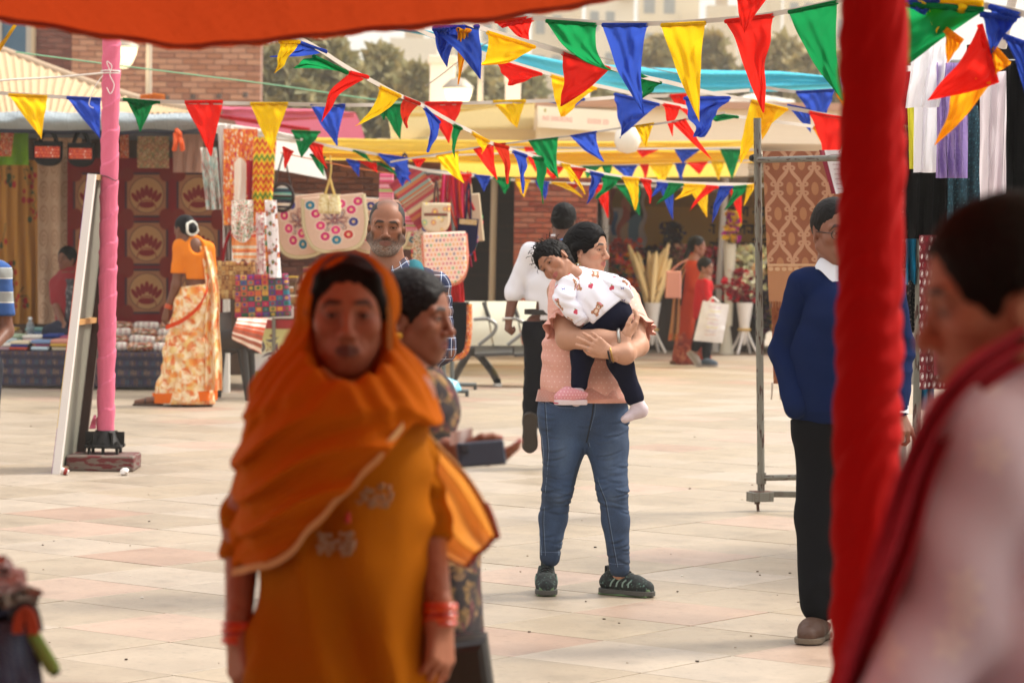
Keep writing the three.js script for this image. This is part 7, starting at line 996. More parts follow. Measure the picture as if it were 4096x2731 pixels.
// === man in the blue sweater ===
{
  const C = person('man with glasses in a blue sweater over a white collar beside the brown shawl', 3385, 11.8), { t, J, k } = C, skin = '#7d5240', r = px => px * k;
  const hm = headMat(J(3342, 930, 0.02), 0.08, 0.3, 0.02, 1.06), head = headGeo({ skin, jaw: 1.02, cell: 0.003, hairCol: lin('#1a1614'), lipHex: '#6a4038', stubbleHair: (x, y, z, ax) => [0.3 * sm(0.08, 0.12, y) * sm(0.05, 0.02, z)] }).applyMatrix4(hm);
  const shL = J(3196, 1155), elL = J(3142, 1400, -0.04), wl = J(3185, 1625, 0.08), shR = J(3570, 1140), elR = J(3598, 1400, -0.02), wr = J(3588, 1650, 0.1);
  const hd = placeHand(handGeo(skin, { side: 1, curls: [0.15, 0.7, 0.8, 0.9, 0.4], cell: 0.0034 }), wr, V(0.35, -0.85, 0.3), V(-0.5, 0.1, -0.8));
  bodyMesh(t, [[J(3355, 1010), J(3370, 1090, -0.03), 0.06, 0.07], [J(3375, 1100, -0.03), J(3385, 1280), 0.07, 0.11], [J(3385, 1280), J(3385, 1640), 0.11, 0.11], [J(3260, 1150), J(3500, 1150), 0.04, 0.04], [shL, elL, 0.04, 0.038], [elL, wl, 0.038, 0.034], [shR, elR, 0.04, 0.04], [elR, wr, 0.04, 0.032], [J(3280, 1700), J(3270, 2060), 0.095, 0.065], [J(3270, 2060), J(3268, 2430), 0.06, 0.045], [J(3480, 1700), J(3490, 2060), 0.095, 0.065], [J(3490, 2060), J(3500, 2430), 0.06, 0.045]], skin, [head, hd]);
  eyes(t, hm, 0.15, -0.05);
  part(t, 'hair', hairGeo(hm, { t: 0.007, line: 0.1, side: 0.05, low: -0.06, cell: 0.0036, amp: 0.0016 }), hairM('#161210'));
  { const gm = M('#2a2624', { metalness: 0.7, roughness: 0.3 }), gl = [], mk = p => p.applyMatrix4(hm); const fr = []; for (const s of [-1, 1]) { fr.push(new THREE.TorusGeometry(0.023, 0.0018, 8, 30).scale(1.1, 0.86, 1).translate(s * 0.032, 0.002, 0.1)); fr.push(rod(V(s * 0.056, 0.006, 0.099), V(s * 0.078, 0.004, -0.005), 0.0016)); } fr.push(rod(V(-0.008, 0.006, 0.101), V(0.008, 0.006, 0.101), 0.0016)); const g = part(t, 'glasses', merge(fr).applyMatrix4(hm), gm); for (const s of [-1, 1]) part(g, 'lens', new THREE.CircleGeometry(0.022, 24).scale(1.1, 0.86, 1).translate(s * 0.032, 0.002, 0.1).applyMatrix4(hm), M('#ffffff', { transmission: 1, roughness: 0.03, thickness: 0 })); }
  const blue = M('#0b1b40', { roughness: 0.95, specularIntensity: 0.2, bumpMap: rep(T_weave, 12), bumpScale: 0.0015 });
  const fd = (x, y, z) => 0.005 * noise(x * 10, y * 8, z * 10) + 0.003 * Math.sin((y - Math.abs(x) * 0.3) * 70 + 6 * noise(x * 5, y * 4, z * 5)) * (0.25 + sm(0.17, 0.26, Math.abs(x)));
  const fs = (x, y, z) => 0.003 * noise(x * 14, y * 10, z * 14) + 0.005 * Math.exp(-Math.abs(y - elL.y) * 5) * (1 - 1.5 * Math.abs(Math.sin(y * 34 + x * 9 + 2.5 * noise(x * 7, y * 5, z * 7))));
  garment(t, 'sweater', [[J(3378, 1110, -0.03), J(3385, 1280), 0.1, 0.178], [J(3235, 1146), J(3530, 1146), 0.078, 0.078], [J(3385, 1280), J(3378, 1600), 0.185, 0.185], [J(3310, 1400), J(3310, 1600), 0.15, 0.15], [J(3455, 1400), J(3455, 1600), 0.15, 0.15]], blue, { cell: 0.009, disp: fd, more: f => f.cap(J(3362, 1050, 0.02), J(3372, 1110, 0.16), 0.058, 0.02, 0.01, true) , tail: (d, x, y) => Math.abs(x + 0.005) < 0.2 ? Math.max(d, J(0, 1638).y - y) : d });
  garment(t, 'sleeve', [[shL.clone().add(V(0.02, 0.01, 0)), elL, r(72), r(60)], [elL, wl, r(60), r(50)]], blue, { cell: 0.009, disp: fs });
  garment(t, 'sleeve', [[shR.clone().add(V(-0.02, 0.01, 0)), elR, r(72), r(60)], [elR, J(3590, 1628, 0.1), r(60), r(46)]], blue, { cell: 0.009, disp: fs });
  part(t, 'hem_band', slabSheet(50, 4, (u, v) => { const a = u * 6.283, c = J(3382, lerp(1606, 1640, v)); return V(c.x + Math.cos(a) * 0.203, c.y + 0.002 * Math.sin(a * 60), c.z + Math.sin(a) * 0.178); }, 0.006, 6, 0.2), blue);
  const wh = cloth('#d4d4da');
  for (const s of [-1, 1]) part(t, 'collar', slabSheet(14, 8, (u, v) => { const a = lerp(0.12, 2.7, u), rd = 0.07 + 0.026 * v, c = J(3356, lerp(1030, 1078, v) + 44 * sm(1.1, 0.12, a) * (0.3 + v), 0.0); return V(c.x + s * Math.sin(a) * rd, c.y, c.z + Math.cos(a) * rd); }, 0.004), wh);
  part(t, 'cuff', new THREE.CylinderGeometry(0.047, 0.044, 0.03, 24, 1, true).rotateZ(0.05).rotateX(-0.2).translate(...J(3590, 1642, 0.1).toArray()), wh);
  garment(t, 'trousers', [[J(3310, 1620), J(3290, 1720), 0.15, 0.125], [J(3455, 1620), J(3475, 1720), 0.15, 0.125], [J(3285, 1700), J(3272, 2060), r(108), r(84)], [J(3272, 2060), J(3275, 2415, 0.02), r(84), r(76)], [J(3478, 1700), J(3490, 2060), r(108), r(84)], [J(3490, 2060), J(3500, 2440, 0.02), r(84), r(76)]], cloth('#101013'), { cell: 0.011, disp: wrinkle(9, 0.008), clips: [[V(0, 1, 0), J(0, 1625).y], [V(0, -1, 0), -0.045]] });
  for (const [x, yw] of [[3258, -0.35], [3500, 0.2]]) { const s = shoe(t, J(x, 2520, 0.06).setY(0.002), yw, M('#4d3222', { roughness: 0.6 }), M('#6b5d4c', { roughness: 0.8 }), { len: 0.27, w: 0.05, h: 0.06 }); part(s, 'apron', new THREE.TorusGeometry(0.036, 0.004, 6, 24).rotateX(1.4).scale(1, 1, 1.4).translate(0, 0.066, 0.05), M('#3a2618')); }
}
// === young woman in profile behind the orange scarf, with phone ===
{
  const C = person('young woman in profile with a gold earring holding a phone', 1640, 7.1), { t, J, k } = C, skin = '#7d4f3a', r = px => px * k;
  const hm = headMat(J(1660, 1274, 0), 0.04, 1.2, 0.0, 0.9), head = headGeo({ skin, cell: 0.003, nose: 1.1, jaw: 0.9, lipHex: '#6d3a34' }).applyMatrix4(hm);
  const sh = J(1500, 1640), el = J(1620, 1930, 0.05), wr = J(1835, 1800, 0.32), hd = placeHand(handGeo(skin, { side: 1, curls: [0.35, 0.5, 0.55, 0.6, 0.7], spread: 0.08, cell: 0.0034, nails: '#8a2030', scale: 0.95 }), wr, V(0.85, -0.18, 0.1), V(0.15, 0.8, -0.45));
  bodyMesh(t, [[J(1650, 1370, -0.02), J(1600, 1520, -0.03), 0.05, 0.062], [J(1590, 1540), J(1600, 1850), 0.1, 0.11], [J(1600, 1850), J(1610, 2150), 0.11, 0.13], [J(1500, 1590), J(1690, 1610), 0.055, 0.055], [sh, el, 0.045, 0.04], [el, wr, 0.038, 0.026], [J(1700, 1640, -0.1), J(1720, 1960, -0.05), 0.045, 0.04], [J(1560, 2200), J(1570, 2850), 0.085, 0.055], [J(1570, 2850), J(1575, 3480), 0.05, 0.04], [J(1690, 2200), J(1690, 2850), 0.085, 0.055], [J(1690, 2850), J(1690, 3480), 0.05, 0.04]], skin, [head, hd]);
  eyes(t, hm, 0.0, -0.1);
  part(t, 'hair', hairGeo(hm, { t: 0.01, line: 0.082, side: 0.05, low: -0.06, cell: 0.004, more: f => f.ell(V(0, 0.0, -0.13), V(0.055, 0.055, 0.05), 0.02).cap(V(-0.04, 0.06, 0.05), V(-0.074, 0.0, -0.02), 0.016, 0.02, 0.02).ell(V(-0.082, -0.016, -0.002), V(0.02, 0.034, 0.022), 0.006, null, true), strands: (x, y, z) => 0.002 * noise(x * 60 + y * 140, y * 50 - z * 120, z * 60 + y * 150) }), hairM('#15100f'));
  { const c = V(-0.083, -0.044, -0.008).applyMatrix4(hm), go = M('#c8963a', { metalness: 0.9, roughness: 0.3 }); const e = part(t, 'earring', new THREE.SphereGeometry(0.009, 14, 10).translate(c.x, c.y, c.z), go); part(e, 'drop', new THREE.ConeGeometry(0.015, 0.05, 16).translate(c.x - 0.004, c.y - 0.042, c.z), go); }
  const fl = emb('darkfloral', '#191416', ['#2a2024', '#8a6a34', '#5a1c28', '#1c1618', '#241a1c', '#b08a5a'], 'blotch', 3);
  garment(t, 'kurta', [[J(1600, 1540), J(1600, 1640), 0.08, 0.13], [J(1510, 1600), J(1690, 1620), 0.065, 0.065], [J(1600, 1640), J(1605, 1900), 0.135, 0.12], [J(1605, 1900), J(1620, 2200), 0.13, 0.17], [J(1620, 2200), J(1625, 2900), 0.175, 0.2], [sh, el, 0.058, 0.052], [el, el.clone().lerp(wr, 0.4), 0.05, 0.042], [J(1700, 1640, -0.1), J(1720, 1960, -0.05), 0.058, 0.05]], fl, { cell: 0.011, disp: wrinkle(9, 0.008) });
  for (const x of [1575, 1690]) shoe(t, J(x, 3500, 0.03).setY(0.002), 1.1, M('#3a241c'), M('#2a1c16'), { len: 0.24 });
  const ph = thing('mobile_phone', 'mobile phone in a slate blue case held out beside the scarf tail', 'phone', P(1925, 1815, 6.72)); const q = part(ph, 'case', new RoundedBoxGeometry(0.112, 0.058, 0.011, 4, 0.006), M('#253244', { roughness: 0.4 })); ph.rotation.set(-0.3, 0.25, 0.15); part(ph, 'camera_bump', new RoundedBoxGeometry(0.022, 0.022, 0.004, 3, 0.002).translate(-0.04, 0.014, 0.007), M('#1a2230', { roughness: 0.2 })); part(ph, 'screen', box(0.104, 0.051, 0.001, 0, 0, -0.0062), M('#08090c', { roughness: 0.1 }));
  const tu = thing('paper_slip', 'small white folded paper pinched behind the phone', 'paper', P(1845, 1755, 6.75)); part(tu, 'sheet', slabSheet(8, 6, (u, v) => V((u - 0.5) * 0.05, (v - 0.5) * -0.03 + 0.01 * u, 0.008 * Math.sin(u * 5)), 0.002), M('#d8cfcc'));
  const bg = thing('handbag', 'black bag hanging low behind the arm with the orange bangle', 'bag', P(1800, 2600, 6.9)); part(bg, 'body', padded(roundBag(0.13, 0.24), 0.08), M('#14110f', { roughness: 0.4 })); bg.rotation.z = 0.15; part(bg, 'strap', tube([V(-0.04, 0, 0), V(-0.09, 0.25, 0.02), V(-0.13, 0.5, 0.05)], 0.008, 14, 6), M('#14110f'));
}
// === woman in the orange scarf, nearest in the middle ===
{
  const C = person('older woman in an ochre kurta with an orange scarf over her head', 1370, 5.6), { t, J, k } = C, skin = '#9c6248', r = px => px * k;
  const hm = headMat(J(1388, 1272, 0.02), -0.03, 0.06, 0.0, 0.94);
  const head = headGeo({ skin, jaw: 0.93, nose: 1.1, cell: 0.0032, lipHex: '#4a2420', brow: 0.9, extra: f => { for (const s of [-1, 1]) f.cap(V(s * 0.02, -0.036, 0.088), V(s * 0.034, -0.062, 0.079), 0.004, 0.004, 0.006, true); }, paint: (c, x, y, z, ax) => mixc(c, [c[0] * 0.6, c[1] * 0.55, c[2] * 0.55], 0.45 * blob(ax, y, 0.031, -0.008, 0.02, 0.008)) }).applyMatrix4(hm);
  const shL = J(1110, 1640, -0.02), elL = J(975, 2080, -0.05), wl = J(952, 2520, 0.02), shR = J(1618, 1640, -0.02), elR = J(1708, 2060, -0.04), wr = J(1758, 2470, 0.04);
  const hL = placeHand(handGeo(skin, { side: -1, curls: [0.45, 0.5, 0.55, 0.6, 0.35], cell: 0.0036 }), wl, V(0.08, -1, 0.12), V(0.75, 0.1, -0.5)), hR = placeHand(handGeo(skin, { side: 1, curls: [0.5, 0.55, 0.6, 0.65, 0.4], cell: 0.0036 }), wr, V(0.02, -1, 0.15), V(-0.75, 0.1, -0.5));
  bodyMesh(t, [[J(1390, 1380, -0.02), J(1385, 1560, -0.04), 0.052, 0.062], [J(1385, 1560, -0.04), J(1375, 1950), 0.08, 0.09], [J(1375, 1950), J(1370, 2450), 0.09, 0.06], [J(1130, 1590), J(1630, 1590), 0.055, 0.055], [shL, elL, 0.046, 0.04], [elL, wl, 0.038, 0.025], [shR, elR, 0.034, 0.03], [elR, wr, 0.034, 0.025], [J(1280, 2450), J(1260, 3450), 0.05, 0.05], [J(1260, 3450), J(1260, 4150, 0.05), 0.055, 0.04], [J(1470, 2450), J(1480, 3450, -0.08), 0.05, 0.05], [J(1480, 3450, -0.08), J(1480, 4150, -0.15), 0.055, 0.04]], skin, [head, hL, hR], 0.011);
  eyes(t, hm, 0.02, -0.05);
  part(t, 'hair', hairGeo(hm, { t: 0.006, line: 0.07, side: 0.036, low: -0.08, cell: 0.004, amp: 0.0015, ears: false, more: f => { for (const s of [-1, 1]) f.cap(V(s * 0.008, 0.098, 0.056), V(s * 0.048, 0.076, 0.06), 0.012, 0.017, 0.012).cap(V(s * 0.048, 0.076, 0.06), V(s * 0.071, 0.01, 0.03), 0.018, 0.014, 0.012); f.cap(V(0, 0.12, 0.1), V(0, 0.14, 0.0), 0.006, 0.006, 0.006, true); } }), hairM('#14100e'));
  const ochre = M('#a05c08', { roughness: 0.9, specularIntensity: 0.12, bumpMap: rep(T_weave, 10), bumpScale: 0.0012 });
  const kf = (x, y, z) => { const low = sm(1.3, 0.95, y); return 0.010 * noise(x * 9, y * 7, z * 9) + 0.009 * Math.sin((x * 1.2 + y * 0.25) * 42 + 4 * noise(x * 5, y * 3, z * 5)) * low + 0.007 * Math.sin(y * 75 + 5 * noise(x * 6, y * 4, z * 6)) * sm(0.13, 0.2, Math.abs(x)); };
  garment(t, 'kurta', [[J(1385, 1580, -0.03), J(1378, 1800), 0.09, 0.15], [J(1150, 1610), J(1610, 1610), 0.06, 0.06], [J(1378, 1800), J(1370, 2200), 0.15, 0.145], [J(1290, 2100), J(1262, 2700), 0.12, 0.13], [J(1480, 2050), J(1500, 2700), 0.1, 0.115], [J(1262, 2700), J(1250, 3500), 0.14, 0.19], [J(1500, 2700), J(1540, 3500), 0.115, 0.18], [J(1500, 1800), J(1580, 2150), 0.08, 0.06], [J(1580, 2150), J(1580, 2700), 0.06, 0.055]], ochre, { cell: 0.009, disp: kf });
  const kfs = (x, y, z) => 0.004 * noise(x * 14, y * 10, z * 14) + 0.0045 * Math.sin((y + x * 0.4) * 85 + 4 * noise(x * 8, y * 5, z * 8)) * (0.5 + noise(x * 6, y * 7, 2));
  for (const [a, b, c] of [[shR, elR, J(1724, 2168, -0.02)], [shL, elL, J(965, 2240, -0.03)]]) garment(t, 'sleeve', [[a, b, r(92), r(88)], [b, c.clone().add(c.clone().sub(b)), r(92), r(82)]], ochre, { cell: 0.008, disp: kfs, k: 0.02, clips: [cut(c, c.clone().sub(b))] });
  part(t, 'trousers', merge([[1260, 0, 0.05], [1480, -0.08, -0.15]].map(([x, a, b]) => F().cap(J(x, 3300, a), J(x, 4100, b), 0.11, 0.085).mesh(0.016, { uv: true }))), cloth('#7a3a10'));
  for (const [x, dz] of [[1260, 0.1], [1480, -0.1]]) shoe(t, J(x, 4300, dz).setY(0.002), 0, M('#3a241a'), M('#241812'), { len: 0.24 });
  // embroidery sprigs of small mirrors
  for (const [cx, cy, n] of [[1345, 2175, 60], [1490, 1985, 40]]) { const l = [], q = rnd(cx); for (let i = 0; i < n; i++) { const p = J(cx + (q() - 0.5) * 150, cy + (q() - 0.5) * 90, 0.146 + 0.004 * q()); l.push(new THREE.SphereGeometry(0.004, 8, 6).scale(1, 1, 0.3).translate(p.x, p.y, p.z)); } part(t, 'embroidery', merge(l), M('#a08c74', { metalness: 0.5, roughness: 0.35 })).userData.kind = 'stuff'; }
  { const p = J(1392, 2050, 0.16), q = J(1388, 2090, 0.165); part(t, 'red_tassel', rod(p, q, 0.004, 0.006), M('#a01c1c')); }
  // scarf: hood round the face, swags over the chest, one end hanging on the left arm
  const scarfM = M('#b45c08', { roughness: 0.85, specularIntensity: 0.12, sheen: 0.1, sheenRoughness: 0.5, sheenColor: new THREE.Color('#e89a4a'), bumpMap: rep(T_weave, 14), bumpScale: 0.0008 });
  const hc = J(1390, 1262, 0.02);
  const sf = (x, y, z) => {
    const dx = x - hc.x, u = y - hc.y + 0.13, g = -u + dx * dx * -2.6 + 0.025 * noise(x * 6, y * 6, z * 6) + dx * 0.12, m = sm(0.0, -0.1, u);
    return m * (sm(0.3, 0.12, Math.abs(dx)) * 0.85 + 0.15) * (0.015 * (1 - 1.6 * Math.abs(Math.sin(g * 37 + 1.8 * noise(x * 4, y * 3, z * 4)))) + 0.004 * Math.sin(g * 170 + 5 * noise(x * 8, y * 7, z * 8))) + (1 - m) * 0.004 * Math.sin((Math.abs(dx) * 0.8 - z + y * 0.2) * 95 + 3 * noise(x * 9, y * 6, z * 9)) + 0.004 * noise(x * 22, y * 22, z * 22);
  };
  const EDGE = [[880, 2320], [940, 2292], [1120, 2245], [1230, 2130], [1400, 1960], [1560, 1790], [1660, 1700], [1800, 1690]].map(([a, b]) => { const q = J(a, b, 0.1); return [q.x, q.y]; });
  garment(t, 'scarf', [[J(1390, 1560, 0), J(1385, 1700, 0.03), 0.12, 0.165], [J(1385, 1700, 0.03), J(1300, 1900, 0.04), 0.17, 0.16], [J(1180, 1590, -0.01), J(1580, 1590, -0.01), 0.06, 0.052], [J(1140, 1630), J(1085, 1860, -0.01), 0.062, 0.058], [J(1085, 1860, -0.01), J(1022, 2230, -0.02), 0.058, 0.05], [J(1215, 1800, 0.05), J(1150, 2120, 0.04), 0.112, 0.085], [J(1600, 1605), J(1635, 1730), 0.05, 0.044], [J(1225, 1400, -0.03), J(1150, 1600, -0.02), 0.04, 0.055], [J(1535, 1480, -0.03), J(1590, 1600, -0.02), 0.034, 0.048]], scarfM, {
    cell: 0.0065, k: 0.04, disp: sf,
    more: f => {
      f.ell(J(1386, 1204, -0.012), V(0.097, 0.09, 0.114), 0.03).cap(J(1375, 1290, -0.06), J(1370, 1540, -0.05), 0.078, 0.1, 0.04).cap(J(1262, 1290, 0.01), J(1255, 1500, 0.02), 0.026, 0.042, 0.03).cap(J(1522, 1250, 0.01), J(1534, 1500, 0.02), 0.02, 0.032, 0.025);
      f.ell(J(1388, 1302, 0.13), V(0.089, 0.104, 0.135), 0.01, null, true).cap(J(1390, 1390, 0.08), J(1402, 1520, 0.09), 0.07, 0.06, 0.02, true);
    },
    // lower edge: runs from the left forearm up across the body to the right shoulder
    tail: (d, x, y, z) => { let yy = 0; for (let i = 1; i < EDGE.length; i++) { const a = EDGE[i - 1], b = EDGE[i]; if (x <= b[0] || i === EDGE.length - 1) { yy = lerp(a[1], b[1], clamp((x - a[0]) / (b[0] - a[0]))); break; } } return Math.max(d, yy + 0.006 * Math.sin(x * 60) - y); },
  });
  // cream border along the lower edge and the hood edge
  const cream = M('#c9a06a', { roughness: 0.8 }), bodyF = (px, py) => J(px, py, 0.19);
  part(t, 'border', slabSheet(4, 60, (u, v) => { const c = new THREE.CatmullRomCurve3([J(925, 2288, 0.06), J(1015, 2268, 0.105), J(1120, 2240, 0.135), J(1230, 2125, 0.175), J(1330, 2020, 0.19), J(1440, 1910, 0.195), J(1530, 1810, 0.19), J(1610, 1700, 0.16)]).getPoint(v); return c.add(V(0.002 * Math.sin(v * 40), (u - 0.5) * 0.014, 0.004)); }, 0.003), cream);
  part(t, 'border', slabSheet(4, 60, (u, v) => { const c = new THREE.CatmullRomCurve3([J(1558, 1480, 0.05), J(1560, 1360, 0.05), J(1558, 1250, 0.045), J(1536, 1150, 0.04)]).getPoint(v); return c.add(V((u - 0.5) * 0.009, 0, 0.01)); }, 0.003), M('#b98a4a'));
  part(t, 'border', slabSheet(4, 40, (u, v) => { const c = new THREE.CatmullRomCurve3([J(1280, 1485, 0.09), J(1340, 1530, 0.125), J(1430, 1545, 0.14), J(1510, 1520, 0.13), J(1545, 1480, 0.09)]).getPoint(v); return c.add(V(0, (u - 0.5) * 0.02, 0.012)); }, 0.004), cream);
  // loose end blown out on the right, thin enough for light to come through
  const tailM = M('#f2a548', { roughness: 0.85, transmission: 0.72, thickness: 0, bumpMap: rep(T_weave, 14), bumpScale: 0.0008 });
  const A = [[1560, 1560], [1640, 1640], [1760, 1780], [1880, 1910], [1960, 2040], [1992, 2140]], Bq = [[1640, 1700], [1690, 1800], [1720, 1960], [1750, 2110], [1770, 2200], [1862, 2262]];
  const ca = new THREE.CatmullRomCurve3(A.map(([x, y], i) => J(x, y, -0.05 + i * 0.01))), cb = new THREE.CatmullRomCurve3(Bq.map(([x, y], i) => J(x, y, -0.06 - i * 0.005)));
  const tl = (u, v) => ca.getPoint(v).lerp(cb.getPoint(v), u).add(V(0, 0, 0.022 * Math.sin(u * 13 + v * 3) * v + 0.015 * Math.sin(v * 9)));
  const tailP = part(t, 'scarf_tail', sheet(30, 50, tl), tailM);
  part(t, 'tail_border', slabSheet(5, 60, (u, v) => { const p = tl(0, v * 0.98 + 0.01), q = tl(0.09, v * 0.98 + 0.01); return p.lerp(q, u).add(V(0, 0, 0.004)); }, 0.002), M('#cfa468'));
  part(t, 'tail_hem', tube([...Array.from({ length: 6 }, (_, i) => tl(0, 0.75 + i * 0.05)), ...Array.from({ length: 9 }, (_, i) => tl((i + 1) / 9, 1)), ...Array.from({ length: 5 }, (_, i) => tl(1, 0.95 - i * 0.08))], 0.005, 80, 6), M('#8a2a10'));
  // bangles
  for (const [c, n] of [[J(953, 2530, 0.02), 5], [J(1760, 2455, 0.04), 5]]) for (let i = 0; i < n; i++) part(t, 'bangle', new THREE.TorusGeometry(0.029, 0.0042, 8, 26).rotateX(1.5).rotateZ((i % 2) * 0.08).translate(c.x, c.y + (i - 2) * 0.0085, c.z), M(['#c8320c', '#d8500f', '#b01c10', '#d8500f', '#c8320c'][i], { roughness: 0.3, clearcoat: 0.5 }));
}
// === woman in pink at the right edge, nearest of all ===
{
  const C = person('woman in a pale pink blouse with a crimson stole at the right edge', 4010, 3.6), { t, J, k } = C, skin = '#a8725a', r = px => px * k;
  const hm = headMat(J(4020, 1225, 0), 0.16, -1.52, 0.0, 1.0), head = headGeo({ skin, cell: 0.0034, jaw: 1.05, lipHex: '#7a3a34' }).applyMatrix4(hm);
  const sh = J(3930, 1790, 0.09), el = J(3760, 2560, 0.12), wr = J(3380, 3080, 0.22), hd = placeHand(handGeo(skin, { side: -1, cell: 0.004, curls: [0.8, 0.8, 0.9, 0.9, 0.5] }), wr, V(-0.8, -0.4, 0.2), V(0.2, -0.6, -0.6));
  bodyMesh(t, [[J(4010, 1420, -0.02), J(4060, 1640, -0.02), 0.065, 0.08], [J(4120, 1700), J(4200, 2300), 0.08, 0.1], [J(4200, 2300), J(4220, 3300), 0.1, 0.12], [sh, el, 0.055, 0.048], [el, wr, 0.045, 0.03], [J(4180, 1790, -0.2), J(4150, 2500, -0.2), 0.055, 0.048], [J(4100, 3400), J(4050, 4700), 0.11, 0.07], [J(4050, 4700), J(4050, 6150), 0.06, 0.045], [J(4220, 3400), J(4260, 4700, -0.1), 0.11, 0.07], [J(4260, 4700, -0.1), J(4280, 6150, -0.12), 0.06, 0.045]], skin, [head, hd]);
  eyes(t, hm, 0, -0.2);
  part(t, 'hair', hairGeo(hm, { t: 0.014, line: 0.086, side: 0.06, low: -0.085, cell: 0.0045, more: f => f.ell(V(0.084, -0.014, 0.0), V(0.024, 0.036, 0.028), 0.006, null, true) }), hairM('#17110f'));
  { const c = V(0.087, -0.03, -0.006).applyMatrix4(hm); part(t, 'earring', new THREE.SphereGeometry(0.007, 14, 10).translate(c.x, c.y, c.z + 0.002), M('#d8d4cc', { metalness: 0.4, roughness: 0.2 })); }
  const lt = canvasTex(256, 256, (g, w, h) => { g.fillStyle = '#dccfe4'; g.fillRect(0, 0, w, h); g.fillStyle = '#e8dee8'; const q = rnd(2); for (let i = 0; i < 7; i++) { const x = q() * w, y = q() * h; for (let p = 0; p < 5; p++) { g.beginPath(); g.ellipse(x + Math.cos(p * 1.26) * 11, y + Math.sin(p * 1.26) * 11, 9, 6, p * 1.26, 0, 7); g.fill(); } } }, true);
  const pk = M('#ffffff', { map: rep(lt, 3.2), roughness: 0.85, bumpMap: rep(T_weave, 10), bumpScale: 0.001 });
  garment(t, 'blouse', [[J(4110, 1640), J(4150, 1900), 0.08, 0.12], [J(4150, 1900), J(4200, 2500), 0.13, 0.15], [J(4200, 2500), J(4220, 3500), 0.16, 0.18], [J(4020, 1720, 0.06), sh, 0.07, 0.072], [sh, el, r(235), r(215)], [el, J(3560, 2850, 0.18), r(205), r(165)], [J(4180, 1790, -0.2), J(4150, 2500, -0.2), 0.07, 0.062]], pk, { cell: 0.008, disp: (x, y, z) => 0.009 * noise(x * 9, y * 7, z * 9) + 0.006 * Math.sin((y * 0.8 + x) * 46 + 5 * noise(x * 5, y * 4, z * 5)) });
  garment(t, 'skirt', [[J(4150, 3400), J(4160, 5900), 0.2, 0.26]], cloth('#b08aa0'), { cell: 0.02, uv: false });
  for (const [x, dz] of [[4050, 0.02], [4280, -0.12]]) shoe(t, J(x, 6250, dz).setY(0.002), -1.5, M('#3a241a'), M('#241812'), { len: 0.24 });
  const stm = emb('stole', '#a8142e', ['#b81c38', '#981028', '#a8182e', '#c03850', '#a8142e'], 'blotch', 4);
  part(t, 'stole', slabSheet(24, 70, (u, v) => { const c = new THREE.CatmullRomCurve3([J(4300, 1330, -0.02), J(4110, 1390, 0.1), J(3920, 1520, 0.16), J(3800, 1680, 0.18), J(3705, 1900, 0.19), J(3625, 2200, 0.19), J(3510, 2530, 0.18), J(3430, 2900, 0.17)]).getPoint(v), w = lerp(0.05, 0.068, v); return c.add(V((u - 0.5) * w * (0.5 + v * 0.5), (u - 0.5) * -w * (1 - v) * 0.8 , 0.014 * Math.sin(u * 14 + v * 6) - 0.05 * u)); }, 0.006, 0.4, 3), stm);
  part(t, 'stole_fold', slabSheet(16, 60, (u, v) => { const c = new THREE.CatmullRomCurve3([J(3700, 1850, 0.1), J(3660, 2100, 0.12), J(3600, 2350, 0.12), J(3530, 2600, 0.12), J(3460, 2900, 0.12)]).getPoint(v); return c.add(V(u * 0.045, 0, 0.01 * Math.sin(u * 9 + v * 5))); }, 0.005, 0.3, 2), M('#4a0814', { roughness: 0.9 }));
}
// ---------- bunting: tapes with triangular pennants ----------
const FC = { y: '#f6c81c', r: '#ec2a20', b: '#3450b4', g: '#158446', o: '#f0a018', d: '#cc3420' };
const flagMats = Object.fromEntries(Object.entries(FC).map(([k, c]) => [k, [0.86, 1, 0.94, 1.06].map((v, i) => M('#' + new THREE.Color(c).multiplyScalar(v).getHexString(), { roughness: 1, transmission: 0.5 + 0.05 * i, thickness: 0, bumpMap: rep(T_crumple, 0.9), bumpScale: 0.03 }))]));
const tapeM = M('#b9ada0', { roughness: 0.85, bumpMap: rep(T_weave, 8), bumpScale: 0.001 });
